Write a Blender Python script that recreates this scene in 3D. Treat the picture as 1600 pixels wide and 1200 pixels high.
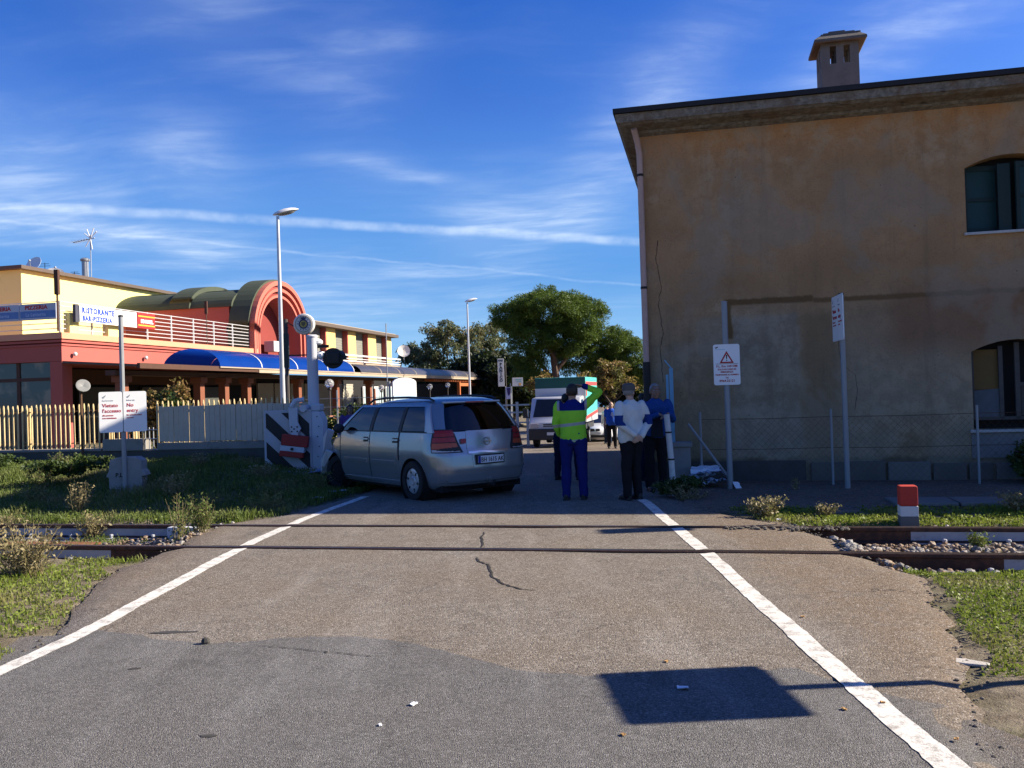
import bpy, bmesh, math, random
import numpy as np
from math import sin, cos, tan, pi, radians, sqrt, atan2, exp
from mathutils import Vector, Matrix, noise as mnoise

random.seed(7)
SC = bpy.context.scene
COL = SC.collection
for o in list(bpy.data.objects):
    bpy.data.objects.remove(o)

# ------------------------------------------------------------------ camera, sky, sun, exposure
A = radians(12.5)                       # railway, house and restaurant share this heading
def W(u, v, z=0.0):                     # u along the rails, v across them
    return Vector((u*cos(A)+v*sin(A), -u*sin(A)+v*cos(A), z))
def UV(X, Y):
    return X*cos(A)-Y*sin(A), X*sin(A)+Y*cos(A)

cam = bpy.data.cameras.new('camera')
camo = bpy.data.objects.new('camera', cam)
COL.objects.link(camo)
SC.camera = camo
cam.sensor_width = 36.0
cam.lens = 30.15
cam.clip_start = 0.05
cam.clip_end = 60000.0
camo.location = (0, 0, 1.6)
camo.rotation_mode = 'XYZ'
camo.matrix_world = Matrix.Translation((0, 0, 1.6)) @ Matrix.Rotation(radians(90.6), 4, 'X') @ Matrix.Rotation(radians(-1.8), 4, 'Z')

SUN_AZ = radians(3.5)                   # from +X towards +Y
SUN_EL = radians(29.5)
SUN_DIR = Vector((cos(SUN_EL)*cos(SUN_AZ), cos(SUN_EL)*sin(SUN_AZ), sin(SUN_EL)))
sun = bpy.data.lights.new('sun', 'SUN')
sun.energy = 5.0
sun.angle = radians(0.55)
sun.color = (1.0, 0.9, 0.74)
suno = bpy.data.objects.new('sun', sun)
COL.objects.link(suno)
suno.rotation_euler = (-SUN_DIR).to_track_quat('-Z', 'Y').to_euler()
suno.location = (30, 3, 25)

SC.view_settings.view_transform = 'Standard'
SC.view_settings.look = 'None'
SC.view_settings.gamma = 1.0
SC.view_settings.use_curve_mapping = False
SC.view_settings.exposure = 1.2
SC.render.engine = 'CYCLES'
SC.cycles.max_bounces = 6
SC.cycles.transparent_max_bounces = 16
SC.cycles.sample_clamp_indirect = 6.0

# ------------------------------------------------------------------ node helper
class NT:
    def __init__(self, tree):
        self.t = tree; self.n = tree.nodes; self.l = tree.links
    def _in(self, sock, val):
        if val is None: return
        if hasattr(val, 'is_output') or isinstance(val, bpy.types.NodeSocket):
            self.l.new(val, sock)
        else:
            if sock.type == 'RGBA' and not isinstance(val, (int, float)) and len(val) == 3:
                val = (*val, 1.0)
            sock.default_value = val
    def m(self, op, a=None, b=None, c=None, clamp=False):
        nd = self.n.new('ShaderNodeMath'); nd.operation = op; nd.use_clamp = clamp
        for i, q in enumerate((a, b, c)): self._in(nd.inputs[i], q)
        return nd.outputs[0]
    def vm(self, op, a=None, b=None, scale=None):
        nd = self.n.new('ShaderNodeVectorMath'); nd.operation = op
        self._in(nd.inputs[0], a)
        if b is not None: self._in(nd.inputs[1], b)
        if scale is not None: self._in(nd.inputs['Scale'], scale)
        return nd.outputs['Value'] if op in ('DOT_PRODUCT', 'LENGTH', 'DISTANCE') else nd.outputs[0]
    def mix(self, f, a, b, blend='MIX'):
        nd = self.n.new('ShaderNodeMix'); nd.data_type = 'RGBA'; nd.blend_type = blend; nd.clamp_factor = True
        self._in(nd.inputs[0], f); self._in(nd.inputs[6], a); self._in(nd.inputs[7], b)
        return nd.outputs[2]
    def noise(self, vec=None, scale=5, detail=4, rough=.55, dist=0.0, out=0):
        nd = self.n.new('ShaderNodeTexNoise')
        if vec is not None: self.l.new(vec, nd.inputs['Vector'])
        nd.inputs['Scale'].default_value = scale; nd.inputs['Detail'].default_value = detail
        nd.inputs['Roughness'].default_value = rough; nd.inputs['Distortion'].default_value = dist
        return nd.outputs[out]
    def voro(self, vec=None, scale=5, feature='F1', out=0, rnd=1.0):
        nd = self.n.new('ShaderNodeTexVoronoi'); nd.feature = feature
        if vec is not None: self.l.new(vec, nd.inputs['Vector'])
        nd.inputs['Scale'].default_value = scale; nd.inputs['Randomness'].default_value = rnd
        return nd.outputs[out]
    def ss(self, x, lo, hi):
        nd = self.n.new('ShaderNodeMapRange'); nd.interpolation_type = 'SMOOTHSTEP'
        self._in(nd.inputs[0], x); self._in(nd.inputs[1], lo); self._in(nd.inputs[2], hi)
        nd.inputs[3].default_value = 0; nd.inputs[4].default_value = 1
        return nd.outputs[0]
    def xyz(self, vec):
        nd = self.n.new('ShaderNodeSeparateXYZ'); self.l.new(vec, nd.inputs[0]); return nd.outputs
    def comb(self, x, y, z):
        nd = self.n.new('ShaderNodeCombineXYZ')
        for i, q in enumerate((x, y, z)): self._in(nd.inputs[i], q)
        return nd.outputs[0]
    def obj(self):
        return self.n.new('ShaderNodeTexCoord').outputs['Object']
    def gen(self):
        return self.n.new('ShaderNodeTexCoord').outputs['Generated']
    def pos(self):
        return self.n.new('ShaderNodeNewGeometry').outputs['Position']
    def island(self):
        return self.n.new('ShaderNodeNewGeometry').outputs['Random Per Island']
    def bump(self, h, strength=.3, dist=.01):
        nd = self.n.new('ShaderNodeBump'); self.l.new(h, nd.inputs['Height'])
        nd.inputs['Strength'].default_value = strength; nd.inputs['Distance'].default_value = dist
        return nd.outputs[0]

# ------------------------------------------------------------------ world
wd = bpy.data.worlds.new('World'); SC.world = wd; wd.use_nodes = True
wd.node_tree.nodes.clear()
w = NT(wd.node_tree)
sky = w.n.new('ShaderNodeTexSky'); sky.sky_type = 'NISHITA'; sky.sun_disc = False
sky.sun_elevation = SUN_EL
sky.sun_rotation = pi/2 - SUN_AZ
sky.altitude = 0; sky.air_density = 1.0; sky.dust_density = 0.25; sky.ozone_density = 2.4
hs = w.n.new('ShaderNodeHueSaturation'); hs.inputs['Saturation'].default_value = 1.42; hs.inputs['Hue'].default_value = 0.526; hs.inputs['Value'].default_value = 1.12
w.l.new(sky.outputs[0], hs.inputs['Color'])
skyc = hs.outputs[0]
dirv = w.n.new('ShaderNodeTexCoord').outputs['Generated']
warp = w.vm('SCALE', w.vm('SUBTRACT', w.noise(dirv, 3.0, 2, .5, out=1), (.5, .5, .5)), scale=.05)
dw = w.vm('ADD', dirv, warp)
sx = w.xyz(dw)
zc = w.m('MAXIMUM', sx[2], .03)
plane = w.comb(w.m('DIVIDE', sx[0], w.m('ADD', zc, .12)), w.m('DIVIDE', sx[1], w.m('ADD', zc, .12)), 0.0)
wisp = w.noise(w.vm('MULTIPLY', plane, (1.0, 1.7, 1.0)), 1.5, 6, .58, .25)
fine = w.noise(w.vm('MULTIPLY', plane, (1.3, 4.6, 1.0)), 2.2, 5, .55, .3)
tex = w.m('MULTIPLY', w.ss(wisp, .36, .72), w.ss(fine, .18, .8))
# drifting banks of cirrus: (azimuth, elevation, half width, half height, tilt) in degrees, strength
banks = [(-19.5, 23.2, 6.5, 2.4, -8, .30), (-9.1, 21.3, 3.6, 3.0, 40, .24), (-29.5, 14.3, 5.0, 3.6, -30, .42), (-19.5, 14.6, 3.4, 2.4, -45, .36),
         (-8.3, 15.0, 3.6, .5, -8, .42), (3.6, 12.2, 6.5, 2.2, 14, .40), (-2.2, 11.2, 3.5, 2.2, 20, .34), (10.8, 19.5, 5.0, 2.4, 38, .42),
         (25.5, 20.6, 6.5, 1.9, 20, .42), (-24.5, 10.4, 8.0, 1.5, -7, .50), (-9.0, 8.6, 9, 1.2, -5, .22), (-16, 6.2, 14, 1.3, 0, .42),
         (60, 20, 14, 6, 10, .4), (-70, 18, 14, 6, 0, .4), (180, 30, 30, 10, 0, .4)]
acc = None
for az, el, sw, sh, tl, k in banks:
    a_, e_ = radians(az), radians(el)
    d = Vector((sin(a_)*cos(e_), cos(a_)*cos(e_), sin(e_)))
    r = Vector((cos(a_), -sin(a_), 0)); up = r.cross(d)
    t_ = radians(tl)
    e1 = r*cos(t_)+up*sin(t_); e2 = up*cos(t_)-r*sin(t_)
    q1 = w.m('DIVIDE', w.vm('DOT_PRODUCT', dw, tuple(e1)), tan(radians(sw)))
    q2 = w.m('DIVIDE', w.vm('DOT_PRODUCT', dw, tuple(e2)), tan(radians(sh)))
    front = w.m('GREATER_THAN', w.vm('DOT_PRODUCT', dw, tuple(d)), 0.0)
    g = w.m('ADD', w.m('MULTIPLY', q1, q1), w.m('MULTIPLY', q2, q2))
    g = w.m('MULTIPLY', w.m('MULTIPLY', w.m('POWER', 2.718, w.m('MULTIPLY', g, -1.0)), front), k)
    acc = g if acc is None else w.m('ADD', acc, g)
cirrus = w.m('ADD', w.m('MULTIPLY', acc, w.m('ADD', .22, w.m('MULTIPLY', tex, 1.45))), w.m('MULTIPLY', tex, .05))
def trail(p, q, width, k, seed):
    nrm = Vector(p).cross(Vector(q)).normalized()
    mid = (Vector(p)+Vector(q)).normalized()
    d2 = w.vm('ADD', dirv, w.vm('SCALE', w.vm('SUBTRACT', w.noise(dirv, 7.0+seed, 4, .6, out=1), (.5, .5, .5)), scale=.012))
    dd = w.m('ABSOLUTE', w.vm('DOT_PRODUCT', d2, tuple(nrm)))
    body = w.m('SUBTRACT', 1.0, w.ss(dd, width*.15, width))
    fr = w.ss(w.vm('DOT_PRODUCT', dirv, tuple(mid)), .45, .8)
    br = w.ss(w.noise(dirv, 16+seed, 4, .6), .2, .75)
    return w.m('MULTIPLY', w.m('MULTIPLY', body, fr), w.m('MULTIPLY', br, k))
CONTRAIL_A = ((-0.499, 0.843, 0.202), (0.147, 0.975, 0.167))
CONTRAIL_B = ((-0.218, 0.962, 0.164), (0.004, 0.990, 0.139))
cl = w.m('ADD', cirrus, trail(*CONTRAIL_A, .0075, .52, 0))
cl = w.m('ADD', cl, trail(*CONTRAIL_B, .0022, .22, 3))
cl = w.m('MINIMUM', cl, .85)
wd.cycles.sampling_method = 'MANUAL'; wd.cycles.sample_map_resolution = 512
zel = w.xyz(dirv)[2]
low = w.mix(w.ss(zel, .045, .15), (1.9, 3.75, 6.0), (.66, 2.2, 5.2))
skyh = w.mix(w.m('SUBTRACT', 1.0, w.ss(zel, .08, .34)), skyc, low)
skyf = w.mix(cl, skyh, (5.2, 6.2, 7.6))
bg = w.n.new('ShaderNodeBackground'); bg.inputs['Strength'].default_value = 0.068
w.l.new(skyf, bg.inputs['Color'])
wo = w.n.new('ShaderNodeOutputWorld'); w.l.new(bg.outputs[0], wo.inputs[0])

# ------------------------------------------------------------------ materials
MATS = {}
def new_mat(name):
    m = bpy.data.materials.new(name); m.use_nodes = True; m.node_tree.nodes.clear()
    t = NT(m.node_tree)
    p = t.n.new('ShaderNodeBsdfPrincipled'); o = t.n.new('ShaderNodeOutputMaterial')
    t.l.new(p.outputs[0], o.inputs[0])
    MATS[name] = m
    return m, t, p
def M(name, col=(.5, .5, .5), rough=.6, metal=0.0, var=.18, scale=6.0, bump=0.0, bscale=60.0, dirt=0.0, dirtcol=(.08, .06, .045), spec=.4, coat=0.0):
    """plain procedural material: tone variation, grime and fine relief from noise in the object's own space"""
    if name in MATS: return MATS[name]
    m, t, p = new_mat(name)
    co = t.obj()
    n = t.noise(co, scale, 6, .6)
    f = t.m('ADD', 1.0-var, t.m('MULTIPLY', n, 2*var))
    c = t.mix(1.0, col, t.comb(f, f, f), 'MULTIPLY')
    if dirt:
        d = t.ss(t.noise(co, scale*1.7, 8, .7, .6), .52, .78)
        c = t.mix(t.m('MULTIPLY', d, dirt), c, dirtcol)
    t._in(p.inputs['Base Color'], c)
    p.inputs['Roughness'].default_value = rough
    t._in(p.inputs['Roughness'], t.m('ADD', rough-.08, t.m('MULTIPLY', n, .16), clamp=True))
    p.inputs['Metallic'].default_value = metal
    p.inputs['Specular IOR Level'].default_value = spec
    if coat: p.inputs['Coat Weight'].default_value = coat; p.inputs['Coat Roughness'].default_value = .06
    if bump:
        t.l.new(t.bump(t.noise(co, bscale, 5, .65), bump, .01), p.inputs['Normal'])
    return m
def glass(name, tint=(.25, .28, .3), refl=1.0, rough=.02):
    if name in MATS: return MATS[name]
    m = bpy.data.materials.new(name); m.use_nodes = True; m.node_tree.nodes.clear(); MATS[name] = m
    t = NT(m.node_tree)
    tr = t.n.new('ShaderNodeBsdfTransparent'); tr.inputs[0].default_value = (*tint, 1)
    gl = t.n.new('ShaderNodeBsdfGlossy'); gl.inputs['Roughness'].default_value = rough; gl.inputs[0].default_value = (refl, refl, refl, 1)
    fr = t.n.new('ShaderNodeFresnel'); fr.inputs[0].default_value = 1.5
    mx = t.n.new('ShaderNodeMixShader'); o = t.n.new('ShaderNodeOutputMaterial')
    t.l.new(fr.outputs[0], mx.inputs[0]); t.l.new(tr.outputs[0], mx.inputs[1]); t.l.new(gl.outputs[0], mx.inputs[2]); t.l.new(mx.outputs[0], o.inputs[0])
    return m
def leafmat(name, c1, c2, c3=None, trans=.25, rough=.55):
    """leaves: every leaf its own tone, part of the light goes through"""
    if name in MATS: return MATS[name]
    m, t, p = new_mat(name)
    r = t.island()
    c = t.mix(r, c1, c2)
    if c3: c = t.mix(t.ss(t.noise(t.pos(), .9, 3, .5), .48, .68), c, c3)
    t._in(p.inputs['Base Color'], c)
    p.inputs['Roughness'].default_value = rough
    p.inputs['Specular IOR Level'].default_value = .25
    tl = t.n.new('ShaderNodeBsdfTranslucent'); t._in(tl.inputs[0], t.mix(.35, c, (.25, .33, .03)))
    mx = t.n.new('ShaderNodeMixShader'); mx.inputs[0].default_value = trans
    o = [x for x in t.n if x.type == 'OUTPUT_MATERIAL'][0]
    t.l.new(p.outputs[0], mx.inputs[1]); t.l.new(tl.outputs[0], mx.inputs[2]); t.l.new(mx.outputs[0], o.inputs[0])
    return m

# ------------------------------------------------------------------ mesh builder
class MB:
    def __init__(self): self.v = []; self.f = []; self.mi = []
    def add(self, vs, fs, mi=0, X=None):
        b = len(self.v)
        if X is not None: vs = [X @ Vector(p) for p in vs]
        self.v.extend(tuple(p) for p in vs)
        self.f.extend(tuple(i+b for i in f) for f in fs)
        self.mi.extend([mi]*len(fs)); return self
    def box(self, x0, x1, y0, y1, z0, z1, mi=0, X=None):
        vs = [(x0,y0,z0),(x1,y0,z0),(x1,y1,z0),(x0,y1,z0),(x0,y0,z1),(x1,y0,z1),(x1,y1,z1),(x0,y1,z1)]
        return self.add(vs, [(0,3,2,1),(4,5,6,7),(0,1,5,4),(1,2,6,5),(2,3,7,6),(3,0,4,7)], mi, X)
    def prism(self, poly, d0, d1, axis='Y', mi=0, X=None):
        """extrude a 2D outline: axis Y takes (x,z), X takes (y,z), Z takes (x,y)"""
        def P(a, b, d):
            return (a, d, b) if axis == 'Y' else ((d, a, b) if axis == 'X' else (a, b, d))
        n = len(poly)
        vs = [P(a, b, d0) for a, b in poly]+[P(a, b, d1) for a, b in poly]
        fs = [tuple(range(n)), tuple(range(2*n-1, n-1, -1))]+[(i, i+n, (i+1) % n+n, (i+1) % n) for i in range(n)]
        return self.add(vs, fs, mi, X)
    def tube(self, pts, r, n=8, mi=0, X=None, cap=True, flat=1.0):
        pts = [Vector(p) for p in pts]
        rs = r if isinstance(r, (list, tuple)) else [r]*len(pts)
        vs = []; fs = []; ref = None
        for i, p in enumerate(pts):
            d = (pts[min(i+1, len(pts)-1)]-pts[max(i-1, 0)]).normalized()
            if ref is None:
                ref = Vector((0, 0, 1)) if abs(d.z) < .9 else Vector((1, 0, 0))
            a = d.cross(ref).normalized(); b = a.cross(d).normalized(); ref = b
            for k in range(n):
                th = 2*pi*k/n
                vs.append(p+a*cos(th)*rs[i]+b*sin(th)*rs[i]*flat)
        for i in range(len(pts)-1):
            for k in range(n):
                fs.append((i*n+k, i*n+(k+1) % n, (i+1)*n+(k+1) % n, (i+1)*n+k))
        if cap:
            fs.append(tuple(range(n-1, -1, -1))); fs.append(tuple(range((len(pts)-1)*n, len(pts)*n)))
        return self.add(vs, fs, mi, X)
    def lathe(self, prof, n=16, mi=0, X=None, sx=1.0, sy=1.0, hollow=False):
        if hollow == 'ring': prof = list(prof)+[prof[0]]
        vs = []; fs = []
        for r, z in prof:
            for k in range(n):
                th = 2*pi*k/n; vs.append((r*cos(th)*sx, r*sin(th)*sy, z))
        for i in range(len(prof)-1):
            for k in range(n):
                fs.append((i*n+k, i*n+(k+1) % n, (i+1)*n+(k+1) % n, (i+1)*n+k))
        if prof[0][0] > 1e-6 and not hollow: fs.append(tuple(range(n-1, -1, -1)))
        if prof[-1][0] > 1e-6 and not hollow: fs.append(tuple(range((len(prof)-1)*n, len(prof)*n)))
        return self.add(vs, fs, mi, X)
    def ball(self, c, r, n=12, mi=0, X=None):
        rx, ry, rz = r if isinstance(r, (tuple, list)) else (r, r, r)
        k = max(4, n//2)
        T = Matrix.Translation(c) @ Matrix.Diagonal((rx, ry, rz, 1))
        if X is not None: T = X @ T
        return self.lathe([(max(1e-7, sin(pi*i/k)), -cos(pi*i/k)) for i in range(k+1)], n, mi, T)
    def mesh(self, name, bevel=0.0, smooth=False, seg=2, angle=35):
        me = bpy.data.meshes.new(name)
        me.from_pydata(self.v, [], self.f)
        bm = bmesh.new(); bm.from_mesh(me)
        bm.faces.ensure_lookup_table()
        for f, i in zip(bm.faces, self.mi): f.material_index = i
        bmesh.ops.remove_doubles(bm, verts=bm.verts, dist=1e-6)
        bmesh.ops.recalc_face_normals(bm, faces=bm.faces)
        if bevel > 0:
            es = [e for e in bm.edges if len(e.link_faces) == 2 and e.calc_face_angle(0) > radians(28)]
            bmesh.ops.bevel(bm, geom=es, offset=bevel, segments=seg, affect='EDGES', clamp_overlap=True, profile=.6)
        bm.to_mesh(me); bm.free()
        if smooth:
            for p in me.polygons: p.use_smooth = True
            me.set_sharp_from_angle(angle=radians(angle))
        return me
    def build(self, name, mat, parent=None, bevel=0.0, smooth=False, seg=2, angle=35, loc=None, rot=None):
        return link(name, self.mesh(name, bevel, smooth, seg, angle), mat, parent, loc, rot)
def link(name, me, mat=None, parent=None, loc=None, rot=None):
    o = bpy.data.objects.new(name, me)
    if mat is not None and not me.materials:
        for m in (mat if isinstance(mat, (list, tuple)) else [mat]): me.materials.append(m)
    COL.objects.link(o)
    if parent is not None: o.parent = parent
    if loc is not None: o.location = loc
    if rot is not None: o.rotation_euler = rot
    return o
def tag(o, label, cat, group=None, kind=None):
    o['label'] = label; o['category'] = cat
    if group: o['group'] = group
    if kind: o['kind'] = kind
    return o
def thing(name, label, cat, loc=(0, 0, 0), rz=0.0, group=None):
    o = bpy.data.objects.new(name, None); COL.objects.link(o)
    o.empty_display_size = .2
    o.location = loc; o.rotation_euler = (0, 0, rz)
    return tag(o, label, cat, group)
def struct(o): o['kind'] = 'structure'; return o
def stuff(o, label=None, cat=None):
    o['kind'] = 'stuff'
    if label: o['label'] = label; o['category'] = cat
    return o
def kids(o): return [c for c in bpy.data.objects if c.parent == o]
def copy_tree(o, parent=None):
    c = o.copy(); COL.objects.link(c)
    if parent is not None: c.parent = parent
    for k in kids(o): copy_tree(k, c)
    return c
def evaluated(o):
    dg = bpy.context.evaluated_depsgraph_get()
    return bpy.data.meshes.new_from_object(o.evaluated_get(dg))
def cut(o, cutters):
    """carve openings out of a solid"""
    for c in cutters:
        md = o.modifiers.new('cut', 'BOOLEAN'); md.operation = 'DIFFERENCE'; md.solver = 'EXACT'; md.object = c
    me = evaluated(o)
    o.modifiers.clear(); old = o.data
    o.data = me
    return o
def drop(objs):
    for c in objs: bpy.data.objects.remove(c)
def text(body, size, mat, parent, X, name='lettering', align='LEFT', depth=.0015, sx=1.0, bold=0.0, sp=1.0):
    cu = bpy.data.curves.new(name, 'FONT'); cu.body = body; cu.size = size; cu.align_x = align; cu.align_y = 'BOTTOM_BASELINE'
    cu.extrude = depth; cu.resolution_u = 2; cu.offset = bold; cu.space_character = sp
    cu.materials.append(mat)
    tmp = bpy.data.objects.new('tmp_text', cu); COL.objects.link(tmp)
    bpy.context.view_layer.update()
    me = bpy.data.meshes.new_from_object(tmp); bpy.data.objects.remove(tmp)
    o = bpy.data.objects.new(name, me); COL.objects.link(o)
    if parent is not None: o.parent = parent
    o.matrix_local = X @ Matrix.Diagonal((sx, 1, 1, 1))
    return o
def face_text(x, y, z, rz=0.0):
    """frame of a line of text standing upright on a plane that faces local -Y (turned by rz)"""
    return Matrix.Translation((x, y, z)) @ Matrix.Rotation(rz, 4, 'Z') @ Matrix.Rotation(pi/2, 4, 'X')
def ss(x, lo, hi):
    t = min(1, max(0, (x-lo)/(hi-lo))); return t*t*(3-2*t)
def lerp(a, b, t): return a+(b-a)*t
def poly_at(pl, v):
    """x of a polyline of (v, x) at v"""
    if v <= pl[0][0]: return pl[0][1]
    for (v0, x0), (v1, x1) in zip(pl, pl[1:]):
        if v <= v1: return lerp(x0, x1, (v-v0)/(v1-v0))
    return pl[-1][1]
def nz(x, y, z=0.0): return mnoise.noise((x, y, z))
# ================================================================== THE GROUND
L_EDGE = [(-6, -5.0), (1.5, -4.7), (4.54, -4.33), (5.31, -4.57), (6.55, -5.3), (7.48, -5.72), (8.41, -5.76), (9.05, -6.01), (10.11, -6.33), (11.09, -5.78), (13.55, -5.66), (17, -6.2), (22, -7.6), (30, -9.4), (46, -13)]
R_EDGE = [(-6, 1.3), (3.2, 1.22), (4.33, 1.16), (5.28, 1.42), (7.57, 1.72), (8.3, 1.45), (8.61, 1.32), (9.39, 1.26), (10.46, .84), (10.92, .43), (11.6, .0), (13.5, -.55), (15, -.75), (30, -.9), (46, 2.0)]
RAIL_V = (8.52, 10.02)
def zr(v):
    if v < 13: return 0.0
    if v < 45: return -.031*(v-13)*ss(v, 12.5, 15.5)
    return -1.0 if v < 150 else lerp(-1.0, -5.0, min(1, (v-150)/45))
def zg(u, v):
    le = poly_at(L_EDGE, v); re = poly_at(R_EDGE, v)
    z = zr(v)-.035
    out = max(le-u, u-re)                       # metres beyond the tarmac
    if out > 0 and v < 60:
        z += .03*nz(u*.9, v*.9, 3.1)*ss(out, 0, .8)
        tb = ss(v, 7.75, 8.25)*(1-ss(v, 10.25, 10.6))
        z -= .15*tb*ss(out, 0, .35)
        if u < le:
            bank = ss(v, 10.5, 16.2)*ss(le-u, 0.3, 3.2)
            z += .5*bank
            if v > 16.3: z = lerp(z, .35, ss(le-u, .2, 2.2)*(1-ss(v, 75, 110)))
            if v < 8: z += .05*ss(le-u, 0, 1.5)
        else:
            if v < 7.8: z += .04*ss(u-re, .1, 1.2)
    else:
        z -= .03
    return z
def axis(lo, hi, step, far):
    a = list(np.arange(lo, hi+1e-6, step)); s = step; x = hi
    r = []
    while x < far: s *= 1.45; x += s; r.append(x)
    s = step; x = lo; l = []
    while x > -far: s *= 1.45; x -= s; l.append(x)
    return l[::-1]+a+r
us = axis(-17, 7, .22, 4000); vs = axis(-3, 18, .2, 4000)
gv = [W(u, v, zg(u, v)) for v in vs for u in us]
gf = [(j*len(us)+i, j*len(us)+i+1, (j+1)*len(us)+i+1, (j+1)*len(us)+i) for j in range(len(vs)-1) for i in range(len(us)-1)]
gm = bpy.data.meshes.new('ground'); gm.from_pydata(gv, [], gf)
for p in gm.polygons: p.use_smooth = True
m, t, p = new_mat('earth')
co = t.pos()
n1 = t.noise(co, .8, 7, .6); n2 = t.noise(co, 6, 8, .65); n3 = t.noise(co, 60, 4, .7)
c = t.mix(t.ss(n2, .35, .7), (.13, .102, .07), (.27, .225, .16))
c = t.mix(t.m('MULTIPLY', t.ss(n1, .42, .62), .55), c, (.062, .075, .022))
c = t.mix(t.m('MULTIPLY', t.ss(n3, .45, .7), .35), c, (.26, .22, .17))
t._in(p.inputs['Base Color'], c); p.inputs['Roughness'].default_value = .95; p.inputs['Specular IOR Level'].default_value = .1
t.l.new(t.bump(t.m('ADD', n3, t.m('MULTIPLY', n2, 2.0)), .6, .03), p.inputs['Normal'])
struct(link('ground', gm, m))

sea_m, t, p = new_mat('sea_water')
t._in(p.inputs['Base Color'], (.02, .10, .17)); p.inputs['Roughness'].default_value = .32
t.l.new(t.bump(t.noise(t.pos(), .6, 4, .6), .5, .4), p.inputs['Normal'])
struct(MB().add([W(-30000, 165, -3.2), W(30000, 165, -3.2), W(30000, 45000, -3.2), W(-30000, 45000, -3.2)], [(0, 1, 2, 3)]).build('sea', sea_m))

# ------------------------------------------------------------------ tarmac
def asphalt(name, ca, cb, cc, big, stone=120.0, cracks=True):
    m, t, p = new_mat(name)
    co = t.pos()
    v = t.voro(co, stone, 'F1', 1)                       # colour of each chip of aggregate
    vd = t.voro(co, stone, 'F1', 0)
    chip = t.xyz(v)[0]
    n1 = t.noise(co, .9, 6, .6); n2 = t.noise(co, 5, 7, .7); n3 = t.noise(co, 38, 5, .7)
    c = t.mix(t.ss(n2, .3, .72), ca, cb)
    c = t.mix(t.ss(n1, .40, .66), c, cc)
    f = t.m('ADD', .50, t.m('MULTIPLY', chip, 1.0))
    st = t.noise(t.vm('MULTIPLY', co, (2.2, .30, 1)), 1.0, 5, .6)       # worn tracks along the way of travel
    c = t.mix(t.m('MULTIPLY', t.ss(st, .50, .66), .35), c, t.mix(.5, c, big))
    c = t.mix(t.m('MULTIPLY', t.ss(t.noise(t.vm('MULTIPLY', co, (1.6, .5, 1)), 1.3, 6, .65), .56, .70), .4), c, (.06, .055, .05))
    px_ = t.xyz(co)
    side = t.m('MAXIMUM', t.ss(px_[0], 1.75, 2.5), t.m('SUBTRACT', 1.0, t.ss(px_[0], -4.0, -3.2)))
    c = t.mix(t.m('MULTIPLY', t.m('MULTIPLY', side, t.ss(n2, .25, .6)), .7), c, (.165, .115, .072))        # earth carried onto the edges
    c = t.mix(.85, c, t.mix(1.0, c, t.comb(f, f, f), 'MULTIPLY'))
    c = t.mix(t.m('MULTIPLY', t.ss(chip, .88, .96), .5), c, big)
    c = t.mix(t.m('MULTIPLY', t.ss(n3, .60, .74), .6), c, (.035, .032, .03))
    if cracks:
        cd = t.voro(t.vm('ADD', co, t.vm('SCALE', t.noise(co, 3, 4, .6, out=1), scale=.5)), .55, 'DISTANCE_TO_EDGE', 0)
        cr = t.m('MULTIPLY', t.m('SUBTRACT', 1.0, t.ss(cd, .0, .006)), t.ss(t.noise(co, .5, 2, .5), .5, .62))
        c = t.mix(t.m('MULTIPLY', cr, .75), c, (.02, .018, .017))
    t._in(p.inputs['Base Color'], c); p.inputs['Roughness'].default_value = .9; p.inputs['Specular IOR Level'].default_value = .22
    h = t.m('SUBTRACT', t.m('MULTIPLY', n3, .6), vd)
    t.l.new(t.bump(h, .75, .006), p.inputs['Normal'])
    return m
ASPH = asphalt('worn_asphalt', (.145, .122, .098), (.200, .174, .142), (.168, .138, .105), (.36, .33, .29), 95)
PATCH = asphalt('newer_asphalt', (.110, .104, .096), (.150, .142, .131), (.130, .121, .110), (.30, .29, .275), 150, False)

def slab(name, v0, v1, dv, mat, z=.0, nu=40, le=L_EDGE, re=R_EDGE, inset=0.0):
    rows = max(2, int((v1-v0)/dv)+1)
    vv = []; ff = []
    for j in range(rows):
        v = lerp(v0, v1, j/(rows-1))
        a = poly_at(le, v)+.09*nz(v*2.1, 5)+.05*nz(v*9, 8); b = poly_at(re, v)+.09*nz(v*2.3, 9)+.05*nz(v*8, 2)
        for i in range(nu+1):
            s = i/nu; u = lerp(a+inset, b-inset, s)
            edge = min(s, 1-s)*(b-a)
            zz = zr(v)+z+.012*nz(u*.7, v*.7, 7)-.03*(1-ss(edge, 0, .09))
            vv.append(W(u, v, zz))
    for j in range(rows-1):
        for i in range(nu):
            k = j*(nu+1)+i; ff.append((k, k+1, k+nu+2, k+nu+1))
    me = bpy.data.meshes.new(name); me.from_pydata(vv, [], ff)
    for q in me.polygons: q.use_smooth = True
    return struct(link(name, me, mat))
slab('road', -6, RAIL_V[0]-.052, .12, ASPH)
slab('road', RAIL_V[0]+.11, RAIL_V[1]-.055, .1, ASPH)
slab('road', RAIL_V[1]+.10, 46, .16, ASPH)
# the road beyond, running down to the seafront
vv = []; ff = []
for j in range(30):
    v = 45.5+j*4; a = -13-.1*j; b = 6+.3*j
    for s in (a, b): vv.append(W(s+v*0, v, zr(v)+.01))
for j in range(29): ff.append((2*j, 2*j+1, 2*j+3, 2*j+2))
me = bpy.data.meshes.new('seafront_road'); me.from_pydata(vv, [], ff); struct(link('seafront_road', me, ASPH))

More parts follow.
